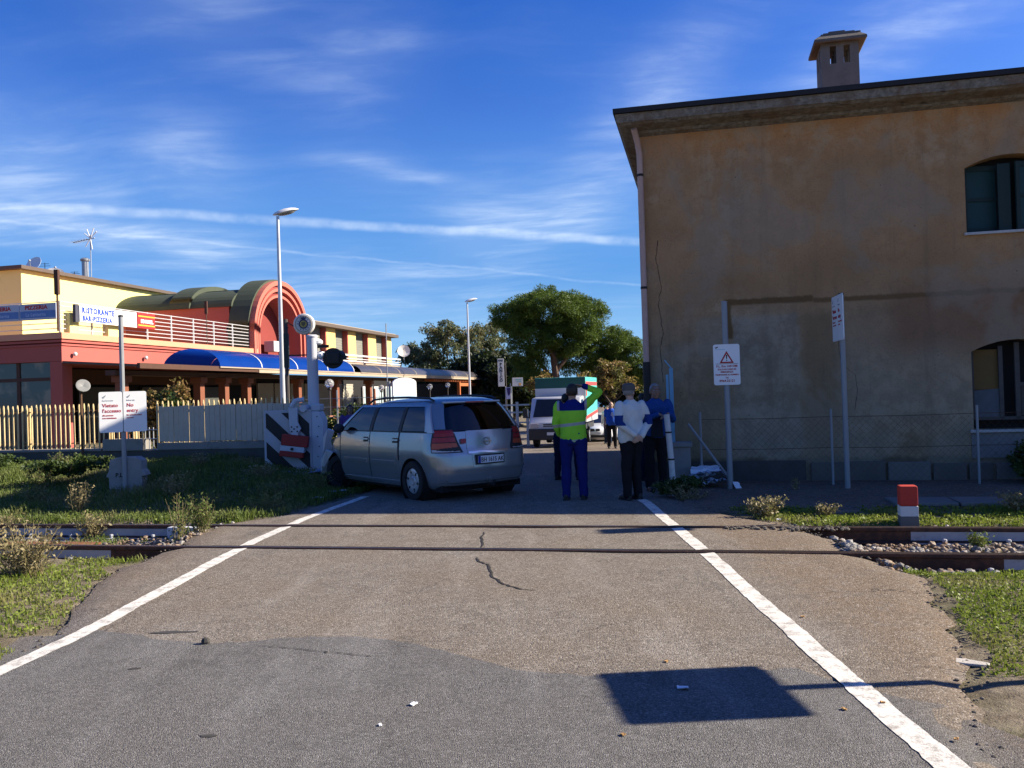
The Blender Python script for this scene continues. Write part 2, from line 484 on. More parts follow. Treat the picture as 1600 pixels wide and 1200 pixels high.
# newer tarmac laid over the near half of the road, its edge wavers across the carriageway
PE = [(-4.6, 6.2), (-3.02, 6.14), (-2.32, 5.78), (-2.0, 5.68), (-1.51, 5.80), (-1.08, 5.77), (-.5, 5.42), (-.28, 5.2), (-.05, 4.97), (.16, 4.83), (.66, 4.8), (1.53, 4.84), (1.73, 4.5), (2.1, 4.2), (2.4, 3.5)]
vv = []; ff = []; N = 90
for i in range(N+1):
    x = lerp(-4.35, 2.45, i/N)
    ye = poly_at(PE, x)+.09*nz(x*3.1, 1)+.05*nz(x*9, 4)+.03*nz(x*27, 7)
    for k in range(28):
        y = lerp(-4.5, ye, (k/27)**.8); u, v = UV(x, y)
        z = .012*nz(u*.7, v*.7, 7)+.007
        le = poly_at(L_EDGE, v); re = poly_at(R_EDGE, v)
        e = min(u-le, re-u)
        z -= .03*(1-ss(e-.06, 0, .09))
        vv.append((x, y, z))
for i in range(N):
    for k in range(27):
        a = i*28+k; ff.append((a, a+28, a+29, a+1))
me = bpy.data.meshes.new('asphalt_patch'); me.from_pydata(vv, [], ff)
for q in me.polygons: q.use_smooth = True
struct(link('asphalt_patch', me, PATCH))

m, t, p = new_mat('road_paint')
co = t.pos(); n = t.noise(co, 9, 8, .7); n2 = t.noise(co, 70, 4, .7)
wear = t.ss(t.m('ADD', t.m('MULTIPLY', n, .6), t.m('MULTIPLY', n2, .4)), .46, .62)
c = t.mix(t.m('MULTIPLY', wear, .75), (.66, .63, .56), (.19, .165, .135))
t._in(p.inputs['Base Color'], c); p.inputs['Roughness'].default_value = .8
t.l.new(t.bump(n2, .4, .006), p.inputs['Normal'])
PAINT = m
def line(pl, wid, v0, v1):
    """painted edge line following a polyline of (Y, X)"""
    vv = []; ff = []; n = max(2, int((v1-v0)/.05))
    for i in range(n+1):
        y = lerp(v0, v1, i/n); x = poly_at(pl, y)
        for s in (-1, -.33, .33, 1):
            xx = x+s*(wid/2)+.012*nz(y*3, s*5+x)+(.010*nz(y*19, s*9) if abs(s) == 1 else 0)
            u, v = UV(xx, y)
            yy = y+.02*s
            vv.append((xx, yy, zr(v)+.012*nz(u*.7, v*.7, 7)+(.0105 if yy < poly_at(PE, xx)+.12 else .0038)))
    for i in range(n):
        for k in range(3): ff.append((4*i+k, 4*i+k+1, 4*i+k+5, 4*i+k+4))
    me = bpy.data.meshes.new('road_marking'); me.from_pydata(vv, [], ff)
    return struct(link('road_marking', me, PAINT))
LL = [(2.0, -3.36), (5.24, -3.17), (6.11, -3.08), (9.84, -2.99), (11.5, -2.85), (13.72, -2.46), (15, -2.3)]
RL = [(2.0, 1.70), (3.55, 1.75), (5.59, 1.77), (8.25, 1.82), (12.1, 1.84), (12.6, 1.80)]
def y_of(v, x): return (v-x*sin(A))/cos(A)
for pl, x, y0, y1 in ((LL, -3.0, 2.2, 13.9), (RL, 1.8, 2.2, 12.45)):
    cuts = [y0]
    for rv in RAIL_V: cuts += [y_of(rv-.07, x), y_of(rv+.13, x)]
    cuts.append(y1)
    for a, b in zip(cuts[0::2], cuts[1::2]): line(pl, .14, a, b)
M('crack_dark', (.018, .016, .015), .95)
def crack(pts, wid, name='crack'):
    vv = []; ff = []; pts2 = []
    for (x0, y0), (x1, y1) in zip(pts, pts[1:]):
        for k in range(6):
            s = k/6; pts2.append((lerp(x0, x1, s)+.022*nz(s*3+x0*7, y0*5, 1), lerp(y0, y1, s)+.02*nz(y0*6+s*4, 2)))
    for i, (x, y) in enumerate(pts2):
        e = min(1, min(i, len(pts2)-1-i)/4)
        h = wid*(.25+.75*e)*(.6+.5*abs(nz(i*.7, 3)))
        u, v = UV(x, y); z = .012*nz(u*.7, v*.7, 7)+.0045+zr(v)+(.008 if y < poly_at(PE, x) else 0)
        vv += [(x-h, y, z), (x+h, y+.3*h, z)]
    for i in range(len(pts2)-1): ff.append((2*i, 2*i+1, 2*i+3, 2*i+2))
    me = bpy.data.meshes.new(name); me.from_pydata(vv, [], ff); return struct(link(name, me, MATS['crack_dark']))
crack([(-.37, 9.98), (-.40, 9.5), (-.36, 9.09), (-.38, 8.85)], .018, 'road_crack')
crack([(-.40, 8.42), (-.38, 8.2), (-.27, 8.0), (-.25, 7.7), (-.21, 7.45), (-.12, 7.17), (.03, 6.98), (.2, 6.9)], .017, 'road_crack')
crack([(-1.75, 5.62), (-1.45, 5.52), (-1.2, 5.42), (-.95, 5.32), (-.8, 5.3)], .010, 'road_crack')

# ------------------------------------------------------------------ railway
def rust(name, a, b, rough=.75):
    m, t, p = new_mat(name); co = t.pos()
    n = t.noise(co, 14, 8, .7); n2 = t.noise(co, 90, 4, .7)
    t._in(p.inputs['Base Color'], t.mix(t.ss(t.m('ADD', t.m('MULTIPLY', n, .7), t.m('MULTIPLY', n2, .3)), .4, .62), a, b))
    p.inputs['Roughness'].default_value = rough; p.inputs['Metallic'].default_value = .25
    t.l.new(t.bump(n2, .5, .004), p.inputs['Normal']); return m
RUST = rust('rusty_rail', (.045, .022, .016), (.11, .048, .026))
RUSTO = rust('orange_rust', (.16, .06, .022), (.26, .11, .045), .9)
M('worn_rail_top', (.16, .12, .09), .38, .85, var=.2, scale=30)
M('white_rail_paint', (.36, .37, .40), .8, var=.25, scale=3, dirt=.7, dirtcol=(.13, .09, .07), bump=.25, bscale=50)
M('groove_dark', (.03, .024, .02), .95, var=.4, scale=20)
track = thing('railway_track', 'single railway track with rusty rails crossing the road', 'railway track', W(0, 0, -.016), -A)
prof = [(-.07, -.150), (.07, -.150), (.07, -.135), (.012, -.115), (.012, -.02), (.036, -.008), (.036, .022), (.03, .03), (-.03, .03), (-.036, .022), (-.036, -.008), (-.012, -.02), (-.012, -.115), (-.07, -.135)]
for i, rv in enumerate(RAIL_V):
    b = MB().prism([(y+rv, z) for y, z in prof], -70, 70, 'X')
    rl = b.build('rail', RUST, track)
    MB().prism([(rv-.026, .0302), (rv+.026, .0302), (rv+.024, .0325), (rv-.024, .0325)], -70, 70, 'X').build('running_surface', MATS['worn_rail_top'], rl)
    side = -1
    spans = [(-60, -6.9), (2.15, 60)] if i else [(-60, -6.6), (2.6, 60)]
    for a, c in spans:                                      # web painted white outside the crossing
        MB().prism([(rv-.0145, -.115), (rv-.0145, -.022), (rv-.0115, -.022), (rv-.0115, -.115)], a, c, 'X').build('painted_web', MATS['white_rail_paint'], rl)
        MB().prism([(rv-.0715, -.1345), (rv-.0715, -.149), (rv-.0705, -.149), (rv-.0705, -.1345)], a, c, 'X').build('painted_web', MATS['white_rail_paint'], rl)
clip = MB(); clip.box(-.05, .05, -.05, .05, 0, .012); clip.tube([(0, 0, .01), (0, 0, .05)], .014, 6); clip.lathe([(.026, .035), (.026, .055), (.012, .062)], 6)
cme = clip.mesh('rail_clip')
uu = 2.45
pos = [2.46+.62*k for k in range(9)]+[-7.05-.62*k for k in range(12)]
for x in pos:
    for rv in RAIL_V:
        for s in (-1, 1):
            link('rail_clip', cme, MATS['white_rail_paint'], track, (x, rv+s*.115, -.142))
# concrete sleepers show beside the road
M('sleeper_concrete', (.30, .28, .25), .9, var=.2, scale=4, dirt=.5, bump=.3)
sl = MB().prism([(-.13, -.30), (.13, -.30), (.11, -.148), (-.11, -.148)], 8.1, 10.45, 'Y').mesh('sleeper')
for x in pos: link('sleeper', sl, MATS['sleeper_concrete'], track, (x, 0, 0))
# check rail that keeps the flangeway open
MB().prism([(8.63, -.13), (8.67, -.13), (8.67, .012), (8.63, .02)], -5.4, 1.62, 'X').build('check_rail', RUST, track)
# white painted rail joint box and rusty plate left of the road
jb = MB().box(-.20, .20, -.10, .02, -.13, .018).build('joint_cover', M('joint_white', (.55, .57, .62), .7, var=.1, dirt=.2), track, bevel=.012, loc=(-6.62, 9.97, 0))
MB().box(-1.2, 1.2, -.32, .32, -.03, -.005).build('rusty_plate', RUSTO, track, loc=(-8.6, 9.05, -.08))
MB().tube([(3.75, 9.75, -.12), (4.05, 9.4, -.13), (4.3, 9.05, -.12)], .012, 6).build('cable', MATS['groove_dark'], track)

# ballast: loose stones in the track bed, nearest to the tarmac ends
m, t, p = new_mat('ballast_stone'); r = t.island()
c = t.mix(r, (.13, .12, .11), (.37, .345, .31)); c = t.mix(t.ss(t.noise(t.pos(), 3.2, 3, .5), .42, .56), c, t.mix(r, (.14, .085, .05), (.29, .20, .125)))
t._in(p.inputs['Base Color'], c); p.inputs['Roughness'].default_value = .85
t.l.new(t.bump(t.noise(t.pos(), 60, 4, .6), .4, .008), p.inputs['Normal'])
ico = bmesh.new(); bmesh.ops.create_icosphere(ico, subdivisions=1, radius=1.0)
iv = [v.co.copy() for v in ico.verts]; iff = [tuple(v.index for v in f.verts) for f in ico.faces]; ico.free()
rb = random.Random(3)
def stones(mb, n, ur, vr, zf, smin=.015, smax=.04):
    for _ in range(n):
        u = rb.uniform(*ur); v = rb.uniform(*vr); s = rb.uniform(smin, smax)
        if any(abs(v-q) < .085 for q in RAIL_V): continue
        R = Matrix.Rotation(rb.uniform(0, 6.3), 3, 'Z') @ Matrix.Rotation(rb.uniform(-.6, .6), 3, 'X')
        sc = Vector((rb.uniform(.8, 1.4), rb.uniform(.7, 1.1), rb.uniform(.5, .9)))
        q = [R @ Vector((p.x*sc.x*rb.uniform(.75, 1.15), p.y*sc.y*rb.uniform(.75, 1.15), p.z*sc.z))*s for p in iv]
        c = W(u, v, zf(u, v)+s*.35)
        mb.add([c+p for p in q], iff)
bl = MB()
zf = lambda u, v: zg(u, v)+.0
stones(bl, 900, (1.3, 3.4), (8.62, 9.9), lambda u, v: zg(u, v)+.03*rb.random())
stones(bl, 500, (1.25, 2.1), (8.6, 9.3), lambda u, v: zg(u, v)+.05*rb.random(), .02, .045)
stones(bl, 700, (1.5, 6.0), (7.95, 8.42), lambda u, v: zg(u, v)+.04*rb.random(), .018, .045)
stones(bl, 400, (3.4, 7.0), (8.62, 9.9), zf)
stones(bl, 260, (1.0, 2.8), (10.12, 10.5), zf)
stones(bl, 700, (-10.5, -5.9), (8.62, 9.9), zf)
stones(bl, 300, (-7.4, -6.0), (9.0, 9.9), lambda u, v: zg(u, v)+.05*rb.random(), .015, .04)
stones(bl, 300, (-10.5, -6.0), (10.12, 10.5), zf)
stuff(bl.build('ballast', m), 'pale crushed stone ballast between the rails beside the road', 'ballast')
# crumbled tarmac at the edges of the crossing
m, t, p = new_mat('tarmac_crumbs'); t._in(p.inputs['Base Color'], t.mix(t.island(), (.05, .043, .036), (.13, .11, .09))); p.inputs['Roughness'].default_value = .95
cr = MB()
for _ in range(900):
    v = rb.uniform(3.0, 11.6); left = rb.random() < .5
    u = (poly_at(L_EDGE, v)-rb.gauss(-.02, .06)) if left else (poly_at(R_EDGE, v)+rb.gauss(-.02, .06))
    s = rb.uniform(.004, .014)
    c = W(u, v, max(zg(u, v), -.03)+s*.5)
    cr.add([c+Vector((p.x*s*rb.uniform(.7, 1.3), p.y*s*rb.uniform(.7, 1.3), p.z*s*.7)) for p in iv], iff)
for _ in range(160):
    u = rb.uniform(.2, 1.5); v = rb.gauss(9.93, .05); s = rb.uniform(.01, .028); c = W(u, v, .012)
    cr.add([c+Vector((p.x*s, p.y*s*rb.uniform(.7, 1.3), p.z*s*.6)) for p in iv], iff)
stuff(cr.build('tarmac_rubble', m), 'dark crumbs of broken tarmac along the edges of the road', 'rubble')

# concrete apron in front of the old house
PAVE = asphalt('old_concrete', (.10, .095, .085), (.14, .13, .115), (.085, .08, .07), (.2, .19, .17), 60, False)
b = MB()
NU = 34; NV = 16
vv = []; ff = []
for j in range(NV+1):
    for i in range(NU+1):
        u = lerp(-.3, 9.5, i/NU); v = lerp(11.55+.12*nz(u*1.3, 4), 14.7, j/NV)
        vv.append(W(u, v, lerp(-.05, .012, ss(v, 11.5, 11.9))+.012*nz(u, v, 2)+.02*ss(v, 13, 14.6)))
for j in range(NV):
    for i in range(NU):
        k = j*(NU+1)+i; ff.append((k, k+1, k+NU+2, k+NU+1))
me = bpy.data.meshes.new('pavement'); me.from_pydata(vv, [], ff); struct(link('pavement', me, PAVE))
b = MB()
for i in range(2):
    b.box(2.35+i*.78, 3.1+i*.78, 11.75, 12.35, .0, .045, X=Matrix.Rotation(-A, 4, 'Z'))
tag(b.build('cable_duct_cover', M('slab_concrete', (.17, .16, .145), .9, var=.2, scale=3, bump=.4), bevel=.008), 'pair of grey concrete cover slabs set in the ground behind the red and white marker', 'concrete cover')
# ================================================================== THE OLD HOUSE ON THE RIGHT
HX, HV = -.95, 14.65
house = thing('railway_house', 'old two storey house with stained brown plaster and a chimney right of the crossing', 'house', W(HX, HV, 0), -A)
m, t, p = new_mat('stained_plaster')
co = t.obj(); s = t.xyz(co); X_, Z_ = s[0], s[2]
n0 = t.noise(co, .45, 4, .55); n1 = t.noise(co, .8, 6, .58); n2 = t.noise(co, 3.2, 8, .66); n3 = t.noise(co, 30, 6, .7); nw = t.noise(co, 2.6, 6, .6)
h = t.m('ADD', Z_, t.m('MULTIPLY', t.m('SUBTRACT', n1, .5), 3.0))
h = t.m('ADD', h, t.m('MULTIPLY', X_, .10))
grey = t.mix(t.ss(n2, .26, .76), (.225, .175, .125), (.33, .268, .20))
ora = t.mix(t.ss(n2, .25, .78), (.345, .205, .115), (.46, .29, .17))
c = t.mix(t.ss(h, 1.9, 4.0), grey, ora)
top = t.ss(t.m('ADD', Z_, t.m('MULTIPLY', n1, .9)), 5.5, 6.4)
c = t.mix(t.m('MULTIPLY', top, .7), c, (.56, .26, .115))
c = t.mix(t.m('MULTIPLY', t.ss(n1, .46, .70), .55), c, (.235, .145, .085))                       # brown damp clouds
c = t.mix(t.m('MULTIPLY', t.m('MULTIPLY', t.ss(n0, .48, .62), t.ss(n2, .45, .6)), .5), c, (.44, .36, .275))   # paler scoured plaster
def rect(x0, x1, z0, z1, soft=.06, k=.28):
    xx = t.m('ADD', X_, t.m('MULTIPLY', t.m('SUBTRACT', nw, .5), k)); zz = t.m('ADD', Z_, t.m('MULTIPLY', t.m('SUBTRACT', n2, .5), k))
    a = t.m('MULTIPLY', t.ss(xx, x0-soft, x0+soft), t.m('SUBTRACT', 1.0, t.ss(xx, x1-soft, x1+soft)))
    b_ = t.m('MULTIPLY', t.ss(zz, z0-soft, z0+soft), t.m('SUBTRACT', 1.0, t.ss(zz, z1-soft, z1+soft)))
    return t.m('MULTIPLY', a, b_)
BR = (.155, .095, .048)
c = t.mix(t.m('MULTIPLY', rect(1.45, 2.50, .35, 2.75), .75), c, t.mix(t.ss(n2, .4, .62), (.245, .22, .195), (.345, .315, .285)))  # blocked-up door: grey cement
c = t.mix(t.m('MULTIPLY', rect(.9, 1.32, 2.1, 2.75), .5), c, (.30, .265, .23))
c = t.mix(t.m('MULTIPLY', rect(2.55, 3.1, .0, 2.75, .1), .75), c, (.215, .155, .10))
c = t.mix(t.m('MULTIPLY', rect(3.15, 4.9, .9, 2.5, .3), .4), c, (.32, .285, .25))
c = t.mix(t.m('MULTIPLY', rect(3.9, 9, 2.1, 3.1, .25), .7), c, (.215, .12, .08))
c = t.mix(rect(1.37, 2.75, 2.93, 3.03, .02, .1), c, BR)
c = t.mix(rect(1.35, 1.46, 2.38, 3.03, .02, .1), c, BR)
c = t.mix(t.m('MULTIPLY', rect(2.75, 12, 2.91, 2.99, .02, .1), .9), c, BR)
c = t.mix(t.m('MULTIPLY', rect(-1, 12, -.5, .40, .05, .2), .7), c, (.07, .066, .06))
gz_ = t.m('MULTIPLY', t.ss(n3, .52, .68), .35)
c = t.mix(gz_, c, (.10, .085, .07))
c = t.mix(t.m('MULTIPLY', t.ss(t.noise(co, 75, 3, .6), .58, .72), .4), c, (.36, .33, .29))
run = t.ss(t.noise(t.vm('MULTIPLY', co, (2.6, 1, .16)), 1.6, 6, .65), .50, .72)        # rain streaks
c = t.mix(t.m('MULTIPLY', run, .32), c, (.13, .105, .085))
c = t.mix(t.m('MULTIPLY', t.ss(t.noise(co, .62, 5, .6, .4), .50, .60), .45), c, (.30, .27, .24))       # big scoured grey areas
c = t.mix(t.m('MULTIPLY', t.ss(t.voro(t.vm('ADD', co, t.vm('SCALE', t.noise(co, 5, 3, .6, out=1), scale=.4)), 3.2, 'DISTANCE_TO_EDGE'), .05, .0), .10), c, (.07, .055, .045))
pits = t.m('MULTIPLY', t.m('SUBTRACT', 1.0, t.ss(t.voro(co, 5.5), .03, .075)), t.ss(t.noise(co, 1.7, 2, .5), .5, .6))
c = t.mix(t.m('MULTIPLY', pits, .8), c, (.05, .045, .04))
c = t.mix(1.0, c, (1.06, .985, .80), 'MULTIPLY')
t._in(p.inputs['Base Color'], c); p.inputs['Roughness'].default_value = .95; p.inputs['Specular IOR Level'].default_value = .15
t.l.new(t.bump(t.m('ADD', t.m('MULTIPLY', n2, 1.2), t.m('MULTIPLY', n3, .5)), .7, .02), p.inputs['Normal'])
PLAS = m
def arch(cx, hw, z0, z1, z2, n=10):
    pts = [(cx-hw, z0), (cx+hw, z0), (cx+hw, z1)]
    for k in range(1, n):
        q = k/n; x = cx+hw*(1-2*q); pts.append((x, z1+(z2-z1)*(1-(1-2*q)**2)))
    return pts+[(cx-hw, z1)]
wall = MB().box(0, 16, 0, 16, -1.2, 5.93).build('wall', PLAS, house)
WX = 5.07+.66
cutters = []
for k in range(3):
    for z0, z1, z2 in ((3.88, 4.90, 5.07), (.80, 2.02, 2.19)):
        cutters.append(MB().prism(arch(WX+k*3.4, .66, z0, z1, z2), -.5, .32, 'Y').build('cutter', None, house))
cut(wall, cutters); drop(cutters)
if not wall.data.materials: wall.data.materials.append(PLAS)
M('green_shutter', (.009, .045, .044), .65, var=.25, scale=5, dirt=.4, dirtcol=(.03, .04, .035))
M('shutter_rail', (.012, .03, .026), .7)
M('old_wood', (.085, .074, .064), .85, var=.35, scale=9, dirt=.5, bump=.3)
M('grey_wood', (.10, .108, .118), .85, var=.3, scale=7, dirt=.4, bump=.3)
M('dark_inside', (.012, .011, .010), .95)
M('marble_sill', (.45, .43, .40), .7, var=.2, scale=5, dirt=.4)
M('yellow_board', (.15, .088, .026), .8, var=.2, dirt=.4)
for k in range(3):
    cx = WX+k*3.4
    # upper window: green shutters half open
    f = MB().prism(arch(cx, .655, 3.885, 4.90, 5.065), .27, .30, 'Y').build('window', MATS['dark_inside'], house)
    for s, a in ((-1, -8), (1, 14)):
        X = Matrix.Translation((cx+s*.64, .2, 0)) @ Matrix.Rotation(radians(a*s), 4, 'Z')
        q = MB()
        x0, x1 = (0, .58) if s < 0 else (-.58, 0)
        q.box(x0, x1, 0, .012, 3.90, 4.96, 0, X)
        q.build('shutter', MATS['green_shutter'], f)
        q = MB()
        for a0, a1, b0, b1 in ((x0, x0+.06, 3.9, 4.96), (x1-.06, x1, 3.9, 4.96), (x0+.06, x1-.06, 3.9, 3.98), (x0+.06, x1-.06, 4.4, 4.46), (x0+.06, x1-.06, 4.88, 4.96)):
            q.box(a0, a1, -.018, -.002, b0, b1, 0, X)
        q.build('shutter_frame', MATS['shutter_rail'], f)
    MB().box(cx-.16, cx+.02, .11, .135, 3.9, 4.95).build('shutter_frame', MATS['shutter_rail'], f)
    MB().box(cx-.70, cx+.70, -.05, .26, 3.84, 3.882).build('sill', MATS['marble_sill'], f, bevel=.005)
    # lower window: broken boards
    f = MB().prism(arch(cx, .655, .805, 2.02, 2.185), .29, .315, 'Y').build('window', MATS['dark_inside'], house)
    MB().box(cx-.64, cx-.22, .20, .225, 1.42, 2.05).build('board', MATS['yellow_board'], f)
    MB().box(cx-.62, cx-.20, .17, .195, .98, 1.44, 0, Matrix.Translation((cx, 0, 1.2)) @ Matrix.Rotation(radians(-3), 4, 'Y') @ Matrix.Translation((-cx, 0, -1.2))).build('board', MATS['grey_wood'], f)
    q = MB()
    for a0, a1, b0, b1 in ((-.64, -.59, .95, 2.04), (-.23, -.17, .95, 2.1), (.0, .07, .95, 2.15), (.58, .64, .95, 2.04), (-.6, .6, .94, .99), (.05, .6, 1.46, 1.52)):
        q.box(cx+a0, cx+a1, .15, .19, b0, b1)
    q.build('window_frame', MATS['old_wood'], f)
    for j in range(4):
        MB().box(cx+.09+j*.125, cx+.205+j*.125, .195, .21, 1.0, 1.46).build('board', MATS['old_wood'], f)
    MB().box(cx-.72, cx+.72, -.06, .28, .755, .797).build('sill', MATS['marble_sill'], f, bevel=.006)
M('parapet_plaster', (.19, .185, .175), .95, var=.3, scale=3, dirt=.6, bump=.6, bscale=30)
MB().box(WX-.70, WX+.75, -.02, .0-.002, .36, .75).build('plaster_patch', MATS['parapet_plaster'], house)
# eaves, weathered fascia, dark tile edge, low roof
m, t, p = new_mat('weathered_cornice'); co = t.obj(); n1 = t.noise(co, 2, 8, .7); n2 = t.noise(co, 11, 8, .75); sz = t.xyz(co)
c = t.mix(t.ss(n2, .35, .68), (.15, .125, .095), (.30, .27, .225)); c = t.mix(t.m('MULTIPLY', t.ss(n1, .48, .62), .6), c, (.17, .10, .055)); c = t.mix(t.m('MULTIPLY', t.ss(t.noise(t.vm('MULTIPLY', co, (1, 1, 9)), 4, 7, .7), .56, .66), .8), c, (.05, .042, .035))
t._in(p.inputs['Base Color'], c); p.inputs['Roughness'].default_value = .95; t.l.new(t.bump(n2, .9, .03), p.inputs['Normal'])
CORN = m
E0 = .52
def ring(mb, prof, x0, x1, y0, y1):
    """run a profile of (overhang, z) round the house"""
    vs = []; n = len(prof)
    for o, z in prof: vs += [(x0-o*.62, y0-o, z), (x1+o, y0-o, z), (x1+o, y1+o, z), (x0-o*.62, y1+o, z)]
    fs = [(4*i+k, 4*i+(k+1) % 4, 4*i+4+(k+1) % 4, 4*i+4+k) for i in range(n-1) for k in range(4)]
    mb.add(vs, fs)
q = MB(); ring(q, [(-.02, 5.86), (.10, 5.90), (.12, 5.94), (.40, 5.965), (.44, 5.99), (.47, 6.00), (.50, 6.13), (.02, 6.135)], 0, 16, 0, 16)
q.build('cornice', CORN, house)
M('roof_edge', (.020, .020, .024), .8, var=.2); M('roof_tile', (.22, .105, .06), .85, var=.3, scale=3, bump=.5, bscale=20)
q = MB(); ring(q, [(.50, 6.137), (.545, 6.137), (.55, 6.215), (.50, 6.222)], 0, 16, 0, 16); q.build('roof_edge', MATS['roof_edge'], house)
q = MB(); q.add([(-.31, -.5, 6.20), (16.5, -.5, 6.20), (16.5, 16.5, 6.20), (-.31, 16.5, 6.20), (7.5, 7.0, 7.3), (8.5, 9, 7.3)], [(0, 1, 5, 4), (1, 2, 5), (2, 3, 4, 5), (3, 0, 4)])
q.build('roof', MATS['roof_tile'], house)
# chimney with open pots under a tiled cap
M('chimney_render', (.17, .155, .135), .95, var=.35, scale=3, dirt=.45, bump=.7, bscale=35)
M('cap_tile', (.13, .112, .092), .9, var=.4, scale=6, bump=.5)
cx, cy = 3.40, .95
chim = MB().box(cx-.30, cx+.30, cy-.30, cy+.30, 6.0, 7.42).build('chimney', MATS['chimney_render'], house)
ck = []
for s in (-.11, .11):
    ck.append(MB().box(cx+s-.05, cx+s+.05, cy-.6, cy+.6, 6.99, 7.29).build('c', None, house))
    ck.append(MB().box(cx-.6, cx+.6, cy+s-.05, cy+s+.05, 6.99, 7.29).build('c', None, house))
cut(chim, ck); drop(ck)
if not chim.data.materials: chim.data.materials.append(MATS['chimney_render'])
q = MB(); vs = []
for o, z in ((.0, 7.34), (.105, 7.33), (.12, 7.345), (.115, 7.385), (.02, 7.47), (-.05, 7.485)):
    vs += [(cx-.30-o, cy-.30-o, z), (cx+.30+o, cy-.30-o, z), (cx+.30+o, cy+.30+o, z), (cx-.30-o, cy+.30+o, z)]
q.add(vs, [(4*i+k, 4*i+(k+1) % 4, 4*i+4+(k+1) % 4, 4*i+4+k) for i in range(5) for k in range(4)]+[(20, 21, 22, 23), (3, 2, 1, 0)])
q.build('cap', MATS['cap_tile'], chim)
rr = random.Random(5)
for a0, a1, z0, z1, yy in ((-.30, .34, 7.43, 7.50, .32), (-.25, .26, 7.485, 7.545, .24), (-.15, .12, 7.535, 7.60, .15), (-.24, -.02, 7.49, 7.56, .20), (.1, .3, 7.49, 7.53, .2)):
    MB().box(cx+a0, cx+a1, cy-yy, cy+yy, z0, z1).build('tile', MATS['cap_tile'], chim, bevel=.012)
# plinth: dark render, then bare stone blocks
M('plinth_dark', (.075, .07, .064), .95, var=.35, scale=4, bump=.5)
MB().box(-.02, 2.55, -.025, -.002, -1.0, .36).build('plinth', MATS['plinth_dark'], house, bevel=.008)
M('base_stone', (.12, .108, .092), .95, var=.35, scale=3, dirt=.4, bump=.8, bscale=25)
M('base_stone_pale', (.16, .147, .128), .95, var=.3, scale=3, dirt=.3, bump=.8, bscale=25)
x = 2.62
while x < 14:
    wd_ = rr.uniform(.38, .68); hh = rr.uniform(.27, .34)
    MB().box(x, x+wd_-.035, -.045-rr.uniform(0, .02), -.003, -.05, hh).build('stone', MATS['base_stone_pale'] if rr.random() < .4 else MATS['base_stone'], house, bevel=.02)
    x += wd_
# downpipe at the corner, cast iron foot
M('downpipe_paint', (.50, .33, .27), .6, var=.15, scale=3, dirt=.25)
M('cast_iron', (.022, .018, .016), .7, var=.3)
dp = MB().tube([(.045, -.075, 2.05), (.045, -.075, 5.55), (.02, -.12, 5.75), (-.02, -.30, 5.93)], .05, 12).build('downpipe', MATS['downpipe_paint'], house, smooth=True)
for z in (3.3, 5.2): MB().lathe([(.056, -.02), (.056, .02)], 12, 0, Matrix.Translation((.045, -.075, z))).build('bracket', MATS['cast_iron'], dp)
MB().tube([(.045, -.075, .0), (.045, -.075, 2.05)], .062, 12).build('downpipe', MATS['cast_iron'], house, smooth=True)
# long crack in the plaster near the corner, a wire along the facade
def wall_crack(pts, wid):
    vs = []; fs = []; P2 = []
    for (a, b), (c, d) in zip(pts, pts[1:]):
        for k in range(7): q = k/7; P2.append((lerp(a, c, q)+.018*nz(b*4+q*5, a), lerp(b, d, q)))
    for i, (a, b) in enumerate(P2):
        h_ = wid*(.35+.6*abs(nz(i*.6, 1)))
        vs += [(a-h_, -.0025, b), (a+h_, -.0025, b)]
    for i in range(len(P2)-1): fs.append((2*i, 2*i+1, 2*i+3, 2*i+2))
    MB().add(vs, fs).build('crack', MATS['crack_dark'], house)
wall_crack([(.30, 4.1), (.26, 3.8), (.33, 3.3), (.27, 3.0), (.34, 2.55), (.28, 2.3), (.31, 1.6)], .010)
wall_crack([(3.1, 2.5), (3.12, 2.1), (3.16, 1.9), (3.35, 1.72), (3.38, 1.5), (3.32, 1.1)], .006)
wall_crack([(.33, 2.72), (.8, 2.69), (1.3, 2.73), (1.9, 2.77), (2.6, 2.80)], .004)
wall_crack([(.05, 5.82), (1.5, 5.83), (3.0, 5.82), (4.6, 5.84), (6.5, 5.83)], .006)
# ================================================================== RESTAURANT AND THE LEFT SIDE
RU, RV = -18.9, 22.4
REST = thing('restaurant', 'long red and yellow restaurant with a vaulted green roof and a roof terrace', 'restaurant', W(RU, RV, 0), -A)
def rp(v): return v-RV
M('red_stucco', (.40, .095, .075), .85, var=.10, scale=2, bump=.2, dirt=.12)
M('salmon_coping', (.66, .29, .17), .85, var=.10, scale=2)
M('yellow_stucco', (.78, .71, .27), .9, var=.05, scale=1.5, bump=.15)
M('orange_yellow', (.74, .50, .17), .9, var=.08, scale=2)
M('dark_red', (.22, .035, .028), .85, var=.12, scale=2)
M('brown_timber', (.075, .032, .018), .75, var=.3, scale=8)
M('orange_timber', (.42, .12, .04), .7, var=.2, scale=6)
M('roof_brown', (.10, .075, .06), .8, var=.2)
M('green_felt', (.055, .068, .042), .8, var=.22, scale=3, dirt=.3, dirtcol=(.09, .085, .06))
M('white_metal', (.52, .52, .51), .5, var=.06)
M('cream_shutter', (.36, .335, .27), .7, var=.12, scale=3, dirt=.2)
M('grey_shutter', (.20, .20, .17), .7, var=.12, scale=3)
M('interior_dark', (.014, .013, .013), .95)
M('fascia', (.36, .29, .21), .8, var=.15, scale=4, dirt=.3)
M('black_paint', (.012, .012, .013), .55, var=.2)
m, t, p = new_mat('shop_glass'); n = t.noise(t.obj(), 1.1, 4, .6)
